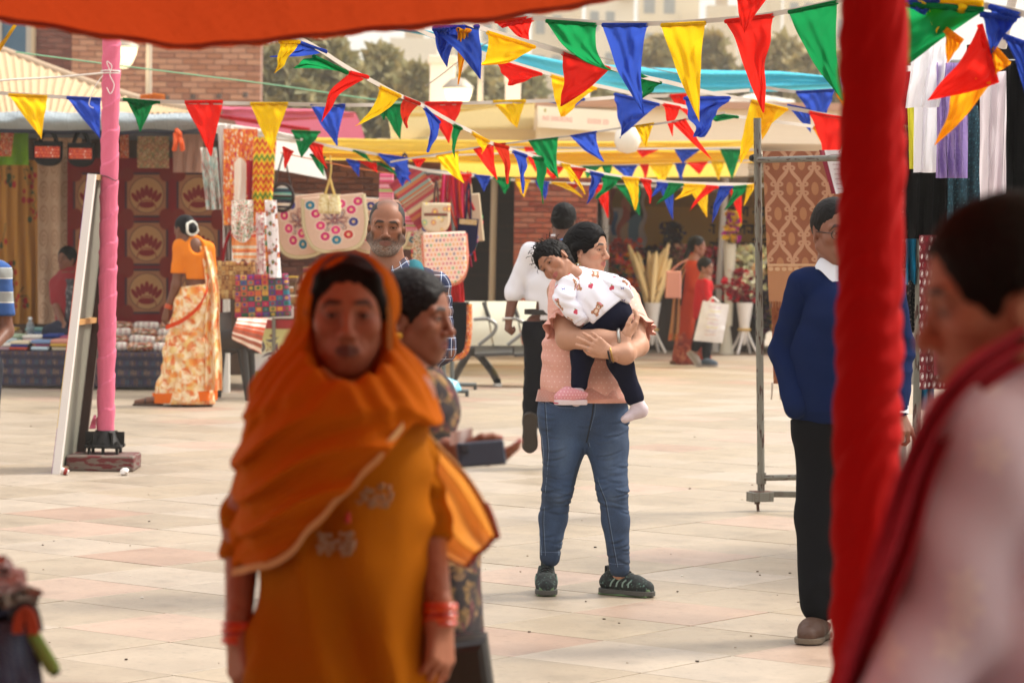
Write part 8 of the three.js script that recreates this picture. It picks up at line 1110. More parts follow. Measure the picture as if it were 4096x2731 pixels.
// tape: [px, py, d] along it; flags: [xl, yl, xr, yr, xt, yt, colour, bow, curl] in photograph pixels; depth is read off the tape
function bunting(label, tape, w, flags) {
  const mid = tape[Math.floor(tape.length / 2)], t = thing('bunting', label, 'bunting', P(mid[0], mid[1], mid[2])), o = t.position;
  const dAt = x => { const s = tape[0][0] < tape[tape.length - 1][0] ? tape : [...tape].reverse(); if (x <= s[0][0]) return s[0][2]; for (let i = 1; i < s.length; i++) if (x <= s[i][0]) return lerp(s[i - 1][2], s[i][2], (x - s[i - 1][0]) / (s[i][0] - s[i - 1][0])); return s[s.length - 1][2]; };
  const c = new THREE.CatmullRomCurve3(tape.map(q => P(...q).sub(o))), n = tape.length * 12;
  part(t, 'tape', slabSheet(2, n, (u, v) => { const q = c.getPoint(v); q.y += (u - 0.5) * w; q.z += 0.3 * w * Math.sin(v * 37) * (u - 0.5); return q; }, 0.003, 0.1, 4), tapeM);
  for (const [xl, yl, xr, yr, xt, yt, col, bow = 0, curl = 0] of flags) {
    const d = dAt((xl + xr) / 2), a = P(xl, yl, dAt(xl)), b = P(xr, yr, dAt(xr)), len = Math.hypot(xt - (xl + xr) / 2, yt - (yl + yr) / 2) / CAM.f * d, tip = P(xt, yt, d - curl * len * 0.5), wd = Math.max(0.06, a.distanceTo(b)), ph = R() * 20, side = V(tip.y - a.y, -(tip.x - (a.x + b.x) / 2), 0).normalize();
    const g = sheet(16, 20, (u, v) => {
      const l = a.clone().lerp(tip, v), r = b.clone().lerp(tip, v), q = l.lerp(r, u), k = (1 - v);
      q.addScaledVector(side, -bow * len * Math.sin(Math.PI * v) * 0.5); 
      q.z += len * (0.10 + Math.abs(bow) * 0.3) * Math.sin(Math.PI * v) * (ph % 2 < 1 ? 1 : -0.6) + 0.05 * wd * Math.sin(u * 7 + v * 5 + ph) * sm(0, 0.2, v) + 0.16 * wd * noise(u * 2.2 + ph, v * 3.2, ph) * sm(0, 0.15, v) * (k + 0.3) + 0.012 * Math.sin(u * 19 - v * 9 + ph) * k + 0.035 * wd * (1 - 2 * Math.abs(Math.sin((u * 2 + v * 3) * 2.4 + ph + noise(u * 3, v * 3, ph)))) * sm(0, 0.3, v);
      q.x += 0.03 * wd * noise(v * 4, ph, u) * sm(0, 0.2, v);
      return q.sub(o);
    }, wd, len);
    const fm = flagMats[col][Math.floor(ph * 7) % 4]; part(t, 'flag', g, fm);
    if (Math.abs(xr - xl) > 24) part(t, 'flag_hem', tube([a.clone().sub(o).add(V(0, 0.002, 0.004)), b.clone().sub(o).add(V(0, 0.002, 0.004))], w * 0.5, 3, 5), fm);
  }
}
bunting('nearest white tape of large pennants sweeping up right to the red pole', [[1960, 60, 14.6], [2134, 72, 14.4], [2400, 90, 14.2], [2640, 93, 14], [2887, 78, 13.8], [3094, 55, 13.5], [3346, 3, 13.2], [3560, -50, 13]], 0.022, [
  [1982, 88, 2110, 75, 2010, 112, 'r', 0.1], [2030, 100, 2131, 80, 2120, 168, 'r', -0.25], [2185, 86, 2385, 102, 2481, 293, 'g', -0.34], [2410, 102, 2590, 102, 2576, 455, 'b', -0.1], [2646, 103, 2822, 94, 2798, 487, 'y', -0.03], [2903, 88, 3093, 64, 3052, 450, 'r', -0.03], [3157, 50, 3350, 10, 3372, 402, 'g', -0.06]]);
bunting('tape from the orange awning down to the right past the red pennants', [[1850, 82, 13.6], [1884, 98, 13.7], [2258, 211, 14.3], [2437, 271, 14.7], [2567, 305, 15], [2686, 331, 15.6], [2824, 367, 16.6], [3002, 402, 17.7], [3231, 445, 17.9], [3420, 480, 18.2]], 0.022, [
  [1735, 112, 1915, 108, 1919, 318, 'b', 0.08], [1728, 116, 1800, 120, 1762, 226, 'b', 0.1], [1740, 112, 1860, 110, 1788, 270, 'b', -0.2], [1830, 120, 1880, 125, 1832, 338, 'o', 0.0], [1950, 132, 2138, 190, 1908, 262, 'y', 0.32], [2250, 215, 2437, 277, 2245, 425, 'r', 0.12], [2560, 303, 2642, 332, 2560, 394, 'g', 0.1], [2740, 395, 2918, 393, 2798, 548, 'b', 0.02], [3005, 406, 3151, 440, 2965, 652, 'y', -0.12], [3010, 405, 3110, 432, 3050, 560, 'y', 0.1], [3237, 450, 3420, 482, 3330, 700, 'r', -0.05]]);
bunting('long receding tape from the orange awning corner to the grey rack pole', [[1100, 118, 13.2], [1220, 165, 13.6], [1390, 270, 14.4], [1510, 335, 15], [1600, 382, 15.4], [1681, 417, 15.8], [1814, 491, 16.6], [1895, 531, 17.2], [1960, 569, 17.6], [2101, 613, 18.5], [2269, 659, 19.5], [2378, 688, 20.2], [2513, 710, 21], [2730, 731, 22], [3016, 738, 23]], 0.022, [
  [1120, 168, 1195, 170, 1102, 292, 'y', 0.1], [1195, 170, 1302, 208, 1085, 226, 'b', 0.1], [1255, 228, 1388, 292, 1168, 272, 'g', -0.12], [1400, 292, 1470, 310, 1291, 486, 'r', -0.22], [1520, 350, 1600, 386, 1420, 503, 'y', 0.18], [1614, 392, 1677, 417, 1628, 512, 'd', -0.22], [1697, 432, 1757, 490, 1712, 609, 'b', 0.14], [1815, 502, 1845, 516, 1820, 633, 'g', -0.16], [1888, 533, 1955, 567, 1930, 615, 'y', 0.08], [1974, 577, 2033, 592, 2030, 735, 'd', 0.12], [2052, 607, 2106, 625, 2090, 775, 'b', 0.05], [2133, 632, 2185, 640, 2172, 815, 'g', 0], [2242, 658, 2278, 664, 2340, 777, 'y', 0.1], [2283, 675, 2340, 680, 2300, 745, 'd', 0.06], [2360, 690, 2412, 702, 2350, 815, 'b', 0.06], [2410, 705, 2480, 716, 2385, 795, 'g', 0.14], [2490, 713, 2555, 718, 2540, 840, 'y', 0.14], [2563, 720, 2604, 726, 2600, 814, 'r', 0.1], [2630, 734, 2668, 738, 2602, 792, 'b', 0.05], [2675, 737, 2732, 740, 2625, 818, 'g', 0.12], [2735, 740, 2820, 744, 2702, 798, 'y', 0.12], [2824, 746, 2872, 750, 2760, 844, 'r', -0.1], [2880, 750, 2932, 750, 2852, 892, 'b', -0.12], [2930, 750, 2998, 744, 2897, 840, 'g', 0.1], [2985, 745, 3022, 740, 2978, 822, 'y', 0.06]]);
bunting('level tape running across from the left edge behind the pink pole', [[-80, 366, 19.9], [0, 372, 19.9], [402, 396, 19.9], [735, 408, 19.9], [999, 413, 20], [1382, 420, 20], [1614, 417, 20.2], [1851, 412, 20.4], [2101, 405, 20.6], [2334, 398, 21], [2459, 389, 21.3], [2730, 380, 22], [3000, 360, 22.6]], 0.024, [
  [-70, 300, 60, 100, -10, 190, 'y', 0], [32, 380, 188, 388, 164, 555, 'y', -0.03], [265, 392, 402, 398, 398, 553, 'b', -0.03], [510, 408, 610, 416, 560, 526, 'g', 0], [490, 398, 640, 410, 540, 440, 'g', 0.0], [737, 410, 890, 408, 844, 624, 'r', -0.04], [1000, 416, 1152, 416, 1088, 612, 'y', -0.02], [1240, 420, 1381, 423, 1348, 582, 'b', -0.08], [1525, 425, 1622, 420, 1600, 556, 'g', -0.06], [1500, 432, 1560, 424, 1535, 480, 'g', 0], [1697, 414, 1848, 412, 1795, 572, 'r', -0.02], [1970, 408, 2102, 405, 2070, 512, 'y', -0.05], [2175, 405, 2337, 398, 2296, 430, 'b', 0], [2680, 385, 2745, 380, 2762, 470, 'r', -0.1]]);
bunting('lower tape dipping behind the bearded man head and on to the right', [[1060, 520, 23.5], [1119, 537, 23.5], [1221, 562, 23.6], [1346, 589, 23.8], [1512, 618, 24], [1590, 650, 24.3], [1700, 680, 24.5], [1863, 699, 25], [2134, 726, 25.5], [2350, 735, 26], [2624, 743, 26.5], [3010, 748, 27]], 0.022, [
  [1165, 525, 1280, 530, 1205, 630, 'g', 0.05], [1130, 590, 1172, 610, 1138, 680, 'r', 0], [1225, 567, 1292, 586, 1309, 677, 'r', -0.1], [1240, 620, 1300, 632, 1297, 706, 'g', -0.1], [1410, 604, 1460, 612, 1490, 652, 'g', 0.0], [1385, 640, 1440, 650, 1435, 706, 'b', 0], [1430, 645, 1505, 660, 1510, 690, 'r', 0], [1510, 655, 1560, 665, 1588, 703, 'g', 0.1], [1512, 618, 1632, 636, 1642, 732, 'b', -0.1], [1500, 628, 1560, 640, 1580, 680, 'y', -0.05], [1575, 690, 1640, 694, 1610, 745, 'b', 0], [1650, 640, 1700, 640, 1672, 676, 'r', 0], [1840, 700, 1885, 702, 1860, 728, 'r', 0], [1900, 703, 1960, 708, 1935, 765, 'b', 0.1], [2060, 720, 2120, 725, 2098, 790, 'y', -0.1], [2140, 727, 2195, 731, 2180, 800, 'b', 0.08], [1975, 712, 2040, 718, 2020, 778, 'g', 0.1], [2205, 733, 2265, 735, 2330, 790, 'y', 0.1], [2270, 738, 2310, 742, 2290, 770, 'd', 0], [2370, 742, 2436, 744, 2432, 872, 'r', 0], [2465, 744, 2562, 745, 2558, 862, 'g', -0.02], [2640, 745, 2700, 746, 2692, 880, 'b', -0.05], [2755, 746, 2836, 748, 2828, 870, 'y', -0.03], [2915, 748, 2970, 749, 2966, 892, 'r', -0.04]]);
bunting('thin cord rising right from the bag stand to the rack', [[1560, 648, 19.5], [1632, 635, 19.5], [1760, 614, 19.3], [1900, 591, 19.2], [2101, 564, 19], [2291, 542, 18.8], [2480, 512, 18.5], [2621, 496, 18.3], [2746, 477, 18.1], [2900, 450, 18]], 0.012, [
  [1745, 627, 1835, 606, 1856, 732, 'y', -0.14], [1895, 600, 1975, 578, 1992, 722, 'r', -0.06], [1978, 580, 2022, 575, 2005, 628, 'd', 0.1], [2115, 566, 2232, 553, 2238, 716, 'g', -0.12], [2283, 545, 2386, 528, 2415, 646, 'b', -0.16], [2540, 506, 2616, 494, 2586, 588, 'y', -0.05], [2690, 490, 2745, 478, 2852, 640, 'r', -0.06]]);
bunting('tape crossing above the roof columns to the green wrapped pennant', [[1640, 100, 15.6], [1700, 130, 15.8], [1906, 203, 16.4], [2004, 236, 16.7], [2220, 301, 17.3], [2313, 325, 17.6], [2530, 374, 18.2], [2600, 398, 18.4], [2749, 428, 18.8], [2853, 453, 19.1], [2967, 468, 19.4], [3122, 488, 19.8], [3254, 505, 20.2]], 0.022, [
  [1975, 240, 2165, 298, 2040, 342, 'r', 0.05], [2205, 305, 2384, 356, 2248, 466, 'y', 0.02], [2460, 378, 2635, 420, 2485, 552, 'b', -0.03], [2655, 420, 2720, 432, 2690, 545, 'r', -0.1], [2830, 455, 2952, 470, 2866, 486, 'g', 0]]);
bunting('far tape of small pennants below the parapet', [[2020, 588, 29], [2100, 590, 29], [2400, 593, 29], [2800, 596, 29], [3020, 598, 29]], 0.02, [
  [2097, 592, 2180, 592, 2145, 692, 'r', -0.1], [2540, 597, 2632, 600, 2570, 630, 'r', 0], [2700, 600, 2800, 601, 2732, 652, 'b', 0], [2882, 600, 2966, 602, 2930, 722, 'g', -0.02]]);
bunting('second far tape of small pennants above the flower stall', [[2160, 668, 30.5], [2300, 664, 30.5], [2453, 662, 30.5], [2690, 656, 30.5], [2830, 650, 30.5], [3020, 640, 30.5]], 0.02, [
  [2160, 670, 2260, 668, 2215, 720, 'r', 0], [2265, 667, 2320, 665, 2290, 740, 'y', -0.1], [2405, 664, 2450, 663, 2425, 730, 'g', 0.1], [2560, 661, 2596, 660, 2580, 722, 'r', 0.1], [2700, 656, 2745, 655, 2728, 724, 'b', -0.1], [2845, 650, 2900, 648, 2876, 720, 'y', 0], [2330, 668, 2405, 666, 2350, 712, 'g', 0], [2453, 666, 2550, 664, 2520, 722, 'b', 0], [2597, 660, 2692, 657, 2650, 742, 'y', 0], [2750, 654, 2832, 650, 2800, 698, 'r', 0]]);
bunting('far right string of blue and yellow pennants over the white tents', [[3060, 350, 21], [3185, 366, 21], [3340, 358, 21], [3480, 340, 21]], 0.022, [[3185, 370, 3340, 362, 3290, 520, 'b', -0.03], [3150, 422, 3242, 440, 3246, 532, 'b', 0], [3250, 510, 3300, 515, 3312, 610, 'o', 0], [3345, 380, 3385, 378, 3380, 430, 'o', 0]]);
bunting('string of small pennants above the top of the view', [[2700, -60, 12.5], [2945, -20, 12.5], [3080, -22, 12.5], [3300, -60, 12.5]], 0.02, [[2945, -16, 3078, -18, 2979, 138, 'r', -0.05]]);
bunting('near string of big pennants blowing on the right in front of the garments', [[3480, -30, 9.6], [3640, -10, 9.6], [3920, 20, 9.6], [3960, 25, 9.6], [4110, 58, 9.5], [4300, 100, 9.4]], 0.022, [
  [3600, 10, 3760, 0, 3700, 60, 'b', 0], [3596, 14, 3936, 44, 3592, 292, 'g', -0.02], [3660, -10, 3935, 15, 3745, 132, 'y', 0.18], [3780, 120, 3850, 170, 3790, 255, 'o', 0], [3920, 100, 3985, 335, 3706, 402, 'r', 0.06], [3820, 320, 3962, 335, 3740, 580, 'o', 0.12], [3925, 60, 4065, 80, 3965, 215, 'b', 0.02], [3960, 30, 4080, 65, 4000, 165, 'b', 0], [3955, 170, 4035, 260, 3985, 298, 'o', 0], [4020, 150, 4130, 190, 4110, 420, 'b', 0.05]]);
// loose plain lines
for (const [l, pts, r, hex] of [['green cord stretched in front of the brick building', [[60, 208, 24], [380, 250, 24], [700, 290, 24], [1100, 340, 24], [1480, 396, 24], [1700, 420, 24]], 0.006, '#7fb08a'], ['white cord tied to the pink pole from the left', [[-100, 335, 19.2], [0, 322, 19.2], [230, 308, 19.3], [410, 292, 19.36]], 0.007, '#d8cdc0'], ['orange cord slanting across the brick wall', [[1120, 610, 26], [1400, 668, 26], [1600, 700, 26]], 0.005, '#b8602a'], ['thin grey wire across the top of the trees', [[1700, 345, 22], [2000, 155, 22], [2300, 210, 22], [2740, 300, 22]], 0.004, '#8a8074'], ['white cord along the top of the flower stall', [[1700, 626, 28], [2100, 610, 28], [2500, 598, 28], [3000, 590, 28]], 0.006, '#d8d0c4']]) {
  const o = P(...pts[1]), t = thing('cord', l, 'cord', o); part(t, 'line', tube(pts.map(q => P(...q).sub(o)), r, 40, 5), M(hex));
}
{ const lb = thing('light_bulb', 'large white globe bulb hanging below the blue pennant', 'lamp', P(2510, 545, 26)); part(lb, 'globe', new THREE.LatheGeometry([[0, -0.15], [0.08, -0.13], [0.115, -0.05], [0.105, 0.03], [0.06, 0.1], [0.045, 0.14]].map(a => new THREE.Vector2(...a)), 20), M('#eee4d4', { roughness: 0.25 })); part(lb, 'socket', new THREE.CylinderGeometry(0.04, 0.045, 0.09, 14).translate(0, 0.18, 0), M('#d8d0c4')); part(lb, 'wire', rod(V(0, 0.2, 0), V(0.05, 0.5, 0), 0.006), M('#b8aea0')); }

// ---------- posts wrapped in cloth, leaning board, trash ----------
function wrappedPole(t, a, b, r, m, turns, seed, amp = 0.09, crease) {
  const ax = b.clone().sub(a), L = ax.length(), q = new THREE.Quaternion().setFromUnitVectors(V(0, 1, 0), ax.clone().normalize());
  part(t, 'wrapping', sheet(72, 420, (u, v) => { const an = u * 6.2832, h = (v * L), ph = an / 6.2832 + h * turns + 0.12 * noise(h * 5, Math.cos(an), seed), rg = ((ph % 1) + 1) % 1, cr = crease ? Math.abs(((ph * 2 % 1) + 1) % 1 - 0.5) : 0, rr2 = crease ? r * (1 + amp * (0.9 * Math.sqrt(1 - 2 * cr * 0.98) - 0.6 + 0.3 * noise(Math.cos(an) * 2, h * 4, Math.sin(an) * 2 + seed) + 0.22 * Math.sin((ph + 0.15 * noise(h * 6, an, 5)) * 31))) : r * (1 + amp * (Math.pow(rg, 1.6) - 0.35) + amp * 0.3 * noise(Math.cos(an) * 2, h * 3.5, Math.sin(an) * 2 + seed) + amp * 0.25 * Math.sin(an * 3 + h * 46 + 4 * noise(h * 4, 1, seed))); return V(Math.cos(an) * rr2, h, Math.sin(an) * rr2).applyQuaternion(q).add(a); }, 1, L), m);
  part(t, 'post', rod(a, b, r * 0.75, r * 0.75, 20), M('#6d665e', { metalness: 0.6, roughness: 0.5 }));
}
{
  const d = 19.45, t = thing('wrapped_pole', 'steel post wrapped in pink cloth on a red block, left of the sari woman', 'pole', G(420, d)), o = t.position, J = (x, y, dz = 0) => P(x, y, d - dz).sub(o);
  const m = M('#d0627e', { roughness: 0.8, sheen: 0.4, sheenRoughness: 0.5, sheenColor: new THREE.Color('#f0b0c0'), bumpMap: rep(T_crumple, 2), bumpScale: 0.004 });
  wrappedPole(t, J(420, 1728), J(446, 60), 0.058, m, 5.5, 3, 0.11);
  part(t, 'knot', slabSheet(8, 12, (u, v) => J(lerp(378, 368, v) + (u - 0.5) * lerp(10, 26, v), lerp(1660, 1712, v), 0.05 + 0.02 * Math.sin(v * 6)), 0.006), m);
  const iron = M('#23211f', { roughness: 0.55, metalness: 0.5 });
  part(t, 'flange', new THREE.CylinderGeometry(0.062, 0.115, 0.105, 20).translate(J(418, 1752).x, J(418, 1752).y, 0), iron);
  for (let k = 0; k < 6; k++) { const a = k * 1.047; part(t, 'gusset', box(0.075, 0.1, 0.012, 0.09, 0, 0).rotateY(a).translate(J(418, 1752).x, J(418, 1756).y, 0), iron); }
  part(t, 'base_plate', new RoundedBoxGeometry(0.24, 0.02, 0.24, 2, 0.006).translate(J(418, 1783).x, J(418, 1783).y, 0), iron);
  for (const [sx, sz] of [[1, 1], [-1, 1], [1, -1], [-1, -1], [0, 1]]) { const p = J(418, 1783); part(t, 'bolt', merge([rod(V(p.x + sx * 0.09, p.y + 0.035, sz * 0.09), V(p.x + sx * 0.09, 0.1, sz * 0.09), 0.011), new THREE.CylinderGeometry(0.02, 0.02, 0.018, 6).translate(p.x + sx * 0.09, p.y + 0.02, sz * 0.09)]), iron); }
  const bt = texData(128, (u, v) => { const a = tfbm(u, v, 5, 71), c = a > 0.52 ? 1 : 0; return c ? [0.42, 0.36, 0.32] : [0.34 + a * 0.1, 0.13, 0.13]; }, true);
  part(t, 'block', new RoundedBoxGeometry(0.44, 0.1, 0.4, 3, 0.014).translate(J(416, 1840).x, 0.05, 0.03), M('#ffffff', { map: rep(bt, 1), roughness: 0.85, bumpMap: rep(T_noise, 1), bumpScale: 0.004 }));
  part(t, 'string_tie', merge([new THREE.TorusGeometry(0.06, 0.005, 6, 28).rotateX(1.6).translate(J(441, 292).x, J(441, 292).y, 0), new THREE.TorusGeometry(0.061, 0.005, 6, 28).rotateX(1.5).translate(J(441, 286).x, J(441, 286).y, 0), tube([J(440, 290, 0.07), J(425, 245, 0.1), J(445, 262, 0.1), J(438, 300, 0.1), J(455, 340, 0.1), J(440, 375, 0.12), J(425, 350, 0.1)], 0.003, 50, 5), tube([J(410, 300, 0.08), J(388, 330, 0.1), J(372, 360, 0.1), J(355, 420, 0.1), J(372, 432, 0.1)], 0.003, 40, 5)]), M('#d9cfc8'));
  part(t, 'wire_tie', tube([J(400, 700, 0.05), J(430, 708, 0.065), J(460, 722, 0.06), J(472, 716, 0.03)], 0.003, 20, 5), M('#3a302c'));
  // leaning advertising board seen from behind
  const bd = thing('framed_board', 'tall framed board leaning on the pink pole, its grey back turned to the right', 'board', G(250, 19.1)), bo = bd.position, K = (x, y, dd) => P(x, y, dd).sub(bo);
  const bl = K(214, 1880, 19.0).setY(0), tl = K(356, 695, 19.25), br = K(300, 1842, 19.55).setY(0), up = tl.clone().sub(bl), sd = br.clone().sub(bl), L = up.length(), Wd = sd.length(), nrm = sd.clone().cross(up).normalize();
  const mtx = new THREE.Matrix4().makeBasis(sd.clone().normalize(), up.clone().normalize(), sd.clone().normalize().cross(up.clone().normalize())).setPosition(bl);
  const bp = (n, g, m) => part(bd, n, g.applyMatrix4(mtx), m);
  bp('back_panel', box(Wd, L, 0.012, Wd / 2, L / 2, 0), M('#7b786a', { roughness: 0.8, bumpMap: rep(T_noise, 2), bumpScale: 0.002 }));
  bp('printed_face', box(Wd + 0.01, L, 0.006, Wd / 2, L / 2, -0.012), M('#ffffff', { roughness: 0.5, map: canvasTex(128, 512, (g, w, h) => { g.fillStyle = '#d8582a'; g.fillRect(0, 0, w, h); g.fillStyle = '#7a3a84'; g.fillRect(0, 0, w, h * 0.22); g.fillStyle = '#c8a02a'; g.fillRect(0, h * 0.6, w, h * 0.25); g.fillStyle = '#8a5a8a'; g.fillRect(0, h * 0.85, w, h * 0.15); }) }));
  bp('frame', box(0.045, L, 0.05, 0.0, L / 2, 0.018), M('#d6cdc6', { roughness: 0.5 }));
  bp('frame', box(0.03, L, 0.06, Wd - 0.015, L / 2, 0.03), M('#3a2418', { roughness: 0.7 }));
  bp('frame', box(Wd, 0.035, 0.045, Wd / 2, L - 0.018, 0.02), M('#9a7a54')); bp('frame', box(Wd, 0.035, 0.045, Wd / 2, 0.018, 0.02), M('#6a543c'));
  bp('cross_batten', box(Wd, 0.035, 0.03, Wd / 2, L * 0.503, 0.02), M('#b5854a', { roughness: 0.7 }));
  const cup = thing('paper_cup', 'small crushed red and white paper cup lying by the board foot', 'cup', G(262, 18.9)); const cg = new THREE.CylinderGeometry(0.024, 0.017, 0.05, 16, 3, true).rotateZ(1.3).translate(0, 0.022, 0); part(cup, 'cup', cg, M('#d8cfc8')); part(cup, 'print', new THREE.CylinderGeometry(0.0235, 0.0205, 0.022, 16, 1, true).rotateZ(1.3).translate(0.004, 0.022, 0), M('#8a2a20'));
  const pp = thing('paper_ball', 'crumpled white paper ball beside the red block', 'paper', G(500, 18.95)), pg = new THREE.IcosahedronGeometry(0.03, 3), pa = pg.attributes.position; for (let i = 0; i < pa.count; i++) { const s = 1 + 0.3 * noise(pa.getX(i) * 60, pa.getY(i) * 60, pa.getZ(i) * 60); pa.setXYZ(i, pa.getX(i) * s, pa.getY(i) * s * 0.8 + 0.024, pa.getZ(i) * s); } pg.computeVertexNormals(); part(pp, 'ball', pg, M('#d8d0ca'));
}
{
  const d = 5.25, t = thing('wrapped_pole', 'thick post wrapped in bright red cloth in the right foreground', 'pole', G(3425, d)), o = t.position, J = (x, y) => P(x, y, d).sub(o);
  wrappedPole(t, J(3452, 3300).setY(0.03), J(3506, -700), 0.057, M('#a60808', { roughness: 0.9, specularIntensity: 0.3, bumpMap: rep(T_crumple, 2), bumpScale: 0.003 }), 3.0, 8, 0.16, true);
  part(t, 'base_plate', box(0.3, 0.02, 0.3, 0, 0.012, 0), M('#23211f'));
}
// ---------- clothes rack on the right ----------
{
  const d = 17.2, t = thing('clothes_rack', 'grey painted pipe rack with bolted base carrying the brown shawl', 'rack', G(3040, d)), o = t.position, J = (x, y, dz = 0) => P(x, y, d - dz).sub(o);
  const pt = texData(128, (u, v) => { const a = tfbm(u, v, 6, 81), rust = sm(0.62, 0.7, tfbm(u, v, 10, 85)); return [lerp(0.42 + a * 0.08, 0.25, rust), lerp(0.41 + a * 0.08, 0.14, rust), lerp(0.37 + a * 0.08, 0.1, rust)]; }, true);
  const m = M('#ffffff', { map: rep(pt, 1, 4), roughness: 0.6, metalness: 0.25 });
  part(t, 'upright', rod(J(3046, 1968), J(3030, 472), 0.0215, 0.0215, 18), m); part(t, 'collar', rod(J(3031, 648), J(3031, 616), 0.029, 0.029, 18), m); part(t, 'collar', rod(J(3046, 1935), J(3046, 1890), 0.029, 0.029, 18), m);
  part(t, 'clamp_knob', new THREE.SphereGeometry(0.02, 12, 8).translate(J(3010, 632).x, J(3010, 632).y, 0), M('#1c1c1c'));
  part(t, 'lower_rail', rod(J(3050, 1911), J(3700, 1900, 0.5), 0.018), m); part(t, 'top_rail', rod(J(3030, 640), J(3900, 618, 2.6), 0.018), m);
  part(t, 'base_tube', merge([box(0.14, 0.055, 0.08, J(3040, 1990).x, J(3040, 1985).y, 0.02, 0.4, 0.004), box(0.66, 0.035, 0.035, J(3040, 1980).x + 0.38, J(3300, 1980).y, -0.02, 0, 0.004)]), m);
  part(t, 'foot_plate', box(0.11, 0.012, 0.09, J(3046, 1968).x, J(3046, 1968).y, 0.0, 0.4), M('#5a3a2a', { roughness: 0.8 }));
  part(t, 'levelling_screw', merge([rod(J(3030, 2000, 0.03), J(3034, 2036, 0.03).setY(0.002), 0.009), new THREE.CylinderGeometry(0.018, 0.018, 0.012, 6).translate(J(3030, 2008, 0.03).x, J(3030, 2012, 0.03).y, 0.03)]), M('#5a4034', { roughness: 0.8, metalness: 0.4 }));
  part(t, 'upright', rod(J(3690, 632, 2.2), J(3690, 632, 2.2).setY(0), 0.0215), m);

  const damask = canvasTex(512, 768, (g, w, h) => {
    g.fillStyle = '#8c5439'; g.fillRect(0, 0, w, h); g.strokeStyle = '#b68869'; g.lineWidth = 10; const cw = w / 5, chh = h / 6;
    for (let j = -1; j < 7; j++) for (let i = -1; i < 6; i++) { const x = (i + 0.5 + (j % 2 ? 0.5 : 0)) * cw, y = (j + 0.5) * chh; g.beginPath(); g.moveTo(x, y - chh * 0.9); g.bezierCurveTo(x + cw * 0.16, y - chh * 0.5, x + cw * 0.5, y - chh * 0.5, x + cw * 0.46, y); g.bezierCurveTo(x + cw * 0.5, y + chh * 0.5, x + cw * 0.16, y + chh * 0.5, x, y + chh * 0.9); g.bezierCurveTo(x - cw * 0.16, y + chh * 0.5, x - cw * 0.5, y + chh * 0.5, x - cw * 0.46, y); g.bezierCurveTo(x - cw * 0.5, y - chh * 0.5, x - cw * 0.16, y - chh * 0.5, x, y - chh * 0.9); g.stroke(); g.fillStyle = '#a8734e'; g.beginPath(); g.ellipse(x, y, cw * 0.14, chh * 0.26, 0, 0, 7); g.fill(); for (const s of [-1, 1]) { g.beginPath(); g.arc(x + s * cw * 0.12, y - chh * 0.82, 9, 0, 7); g.stroke(); g.beginPath(); g.arc(x + s * cw * 0.12, y + chh * 0.82, 9, 0, 7); g.stroke(); } }
    g.fillStyle = '#a8744f'; g.fillRect(0, h * 0.77, w, h * 0.23); g.fillStyle = '#c39a74'; g.fillRect(0, h * 0.75, w, 12); for (let x = 0; x < w; x += 26) { g.beginPath(); g.arc(x + 13, h * 0.785, 10, 0, 7); g.fill(); }
  });
  const sh = hang('shawl', 'brown damask shawl with a fringe hanging on the grey rack', 'shawl', 3052, 3560, 604, 1205, 17.1, M('#ffffff', { map: damask, roughness: 0.95, bumpMap: damask, bumpScale: 0.006 }), { folds: 3, amp: 0.02, lean: 25 });
  const fr = []; for (let i = 0; i < 44; i++) { const p = P(3082 + i * 11, 1200, 17.08), q = P(3082 + i * 11 + rr(-3, 3), 1232, 17.07); fr.push(rod(p.sub(sh.position), q.sub(sh.position), 0.003, 0.002, 4)); } part(sh, 'fringe', merge(fr), M('#9a6a48')).userData.kind = 'stuff';
  const s2 = hang('shawl', 'russet patterned shawl showing below the brown damask one', 'shawl', 3076, 3420, 900, 1535, 17.3, emb('russet', '#93593a', ['#a86a44', '#84492e', '#b07850', '#8f5434'], 'buti', 2, 3), { folds: 3, amp: 0.02, lean: 20 });
  const f2 = []; for (let i = 0; i < 9; i++) { const x = 3090 + i * 32; f2.push(tube([P(x, 1530, 17.28), P(x + rr(-4, 4), 1565, 17.27), P(x + rr(-6, 6), 1598, 17.27)].map(q => q.sub(s2.position)), 0.006, 8, 5)); } part(s2, 'tassel', merge(f2), M('#b8a898')).userData.kind = 'stuff';
  const lace = canvasTex(256, 512, (g, w, h) => { g.fillStyle = '#7a1028'; g.fillRect(0, 0, w, h); g.fillStyle = '#d8d0d0'; g.fillRect(w * 0.16, 0, w, h); g.fillStyle = '#8a2038'; for (let j = 0; j < 9; j++) { g.beginPath(); g.arc(w * 0.62, (j + 0.5) * h / 9, 20, 0, 7); g.fill(); g.fillStyle = '#e0dada'; g.beginPath(); g.arc(w * 0.62, (j + 0.5) * h / 9, 13, 0, 7); g.fill(); g.fillStyle = '#8a2038'; g.fillRect(w * 0.3, (j + 0.9) * h / 9, w * 0.5, 5); } });
  hang('scarf', 'white lace cloth with a crimson edge over the brown shawl', 'cloth', 3276, 3420, 600, 775, 16.9, M('#ffffff', { map: lace, roughness: 0.9, bumpMap: lace, bumpScale: 0.004 }), { folds: 2, amp: 0.015, lean: 30, taper: 0.3 });
  const wf = emb('maroonwhite', '#6d0f1c', ['#d0c4c0', '#d8ccc8', '#c8b8b4', '#8a1a2a'], 'buti', 1, 3), bf = emb('blackfloral', '#191417', ['#8a7a70', '#3a2a2a', '#a89888', '#241c1c'], 'buti', 1, 4), tl = emb('teal', '#1f4250', ['#3a6a78', '#16323e', '#4a7884', '#2a5260'], 'buti', 2, 5);
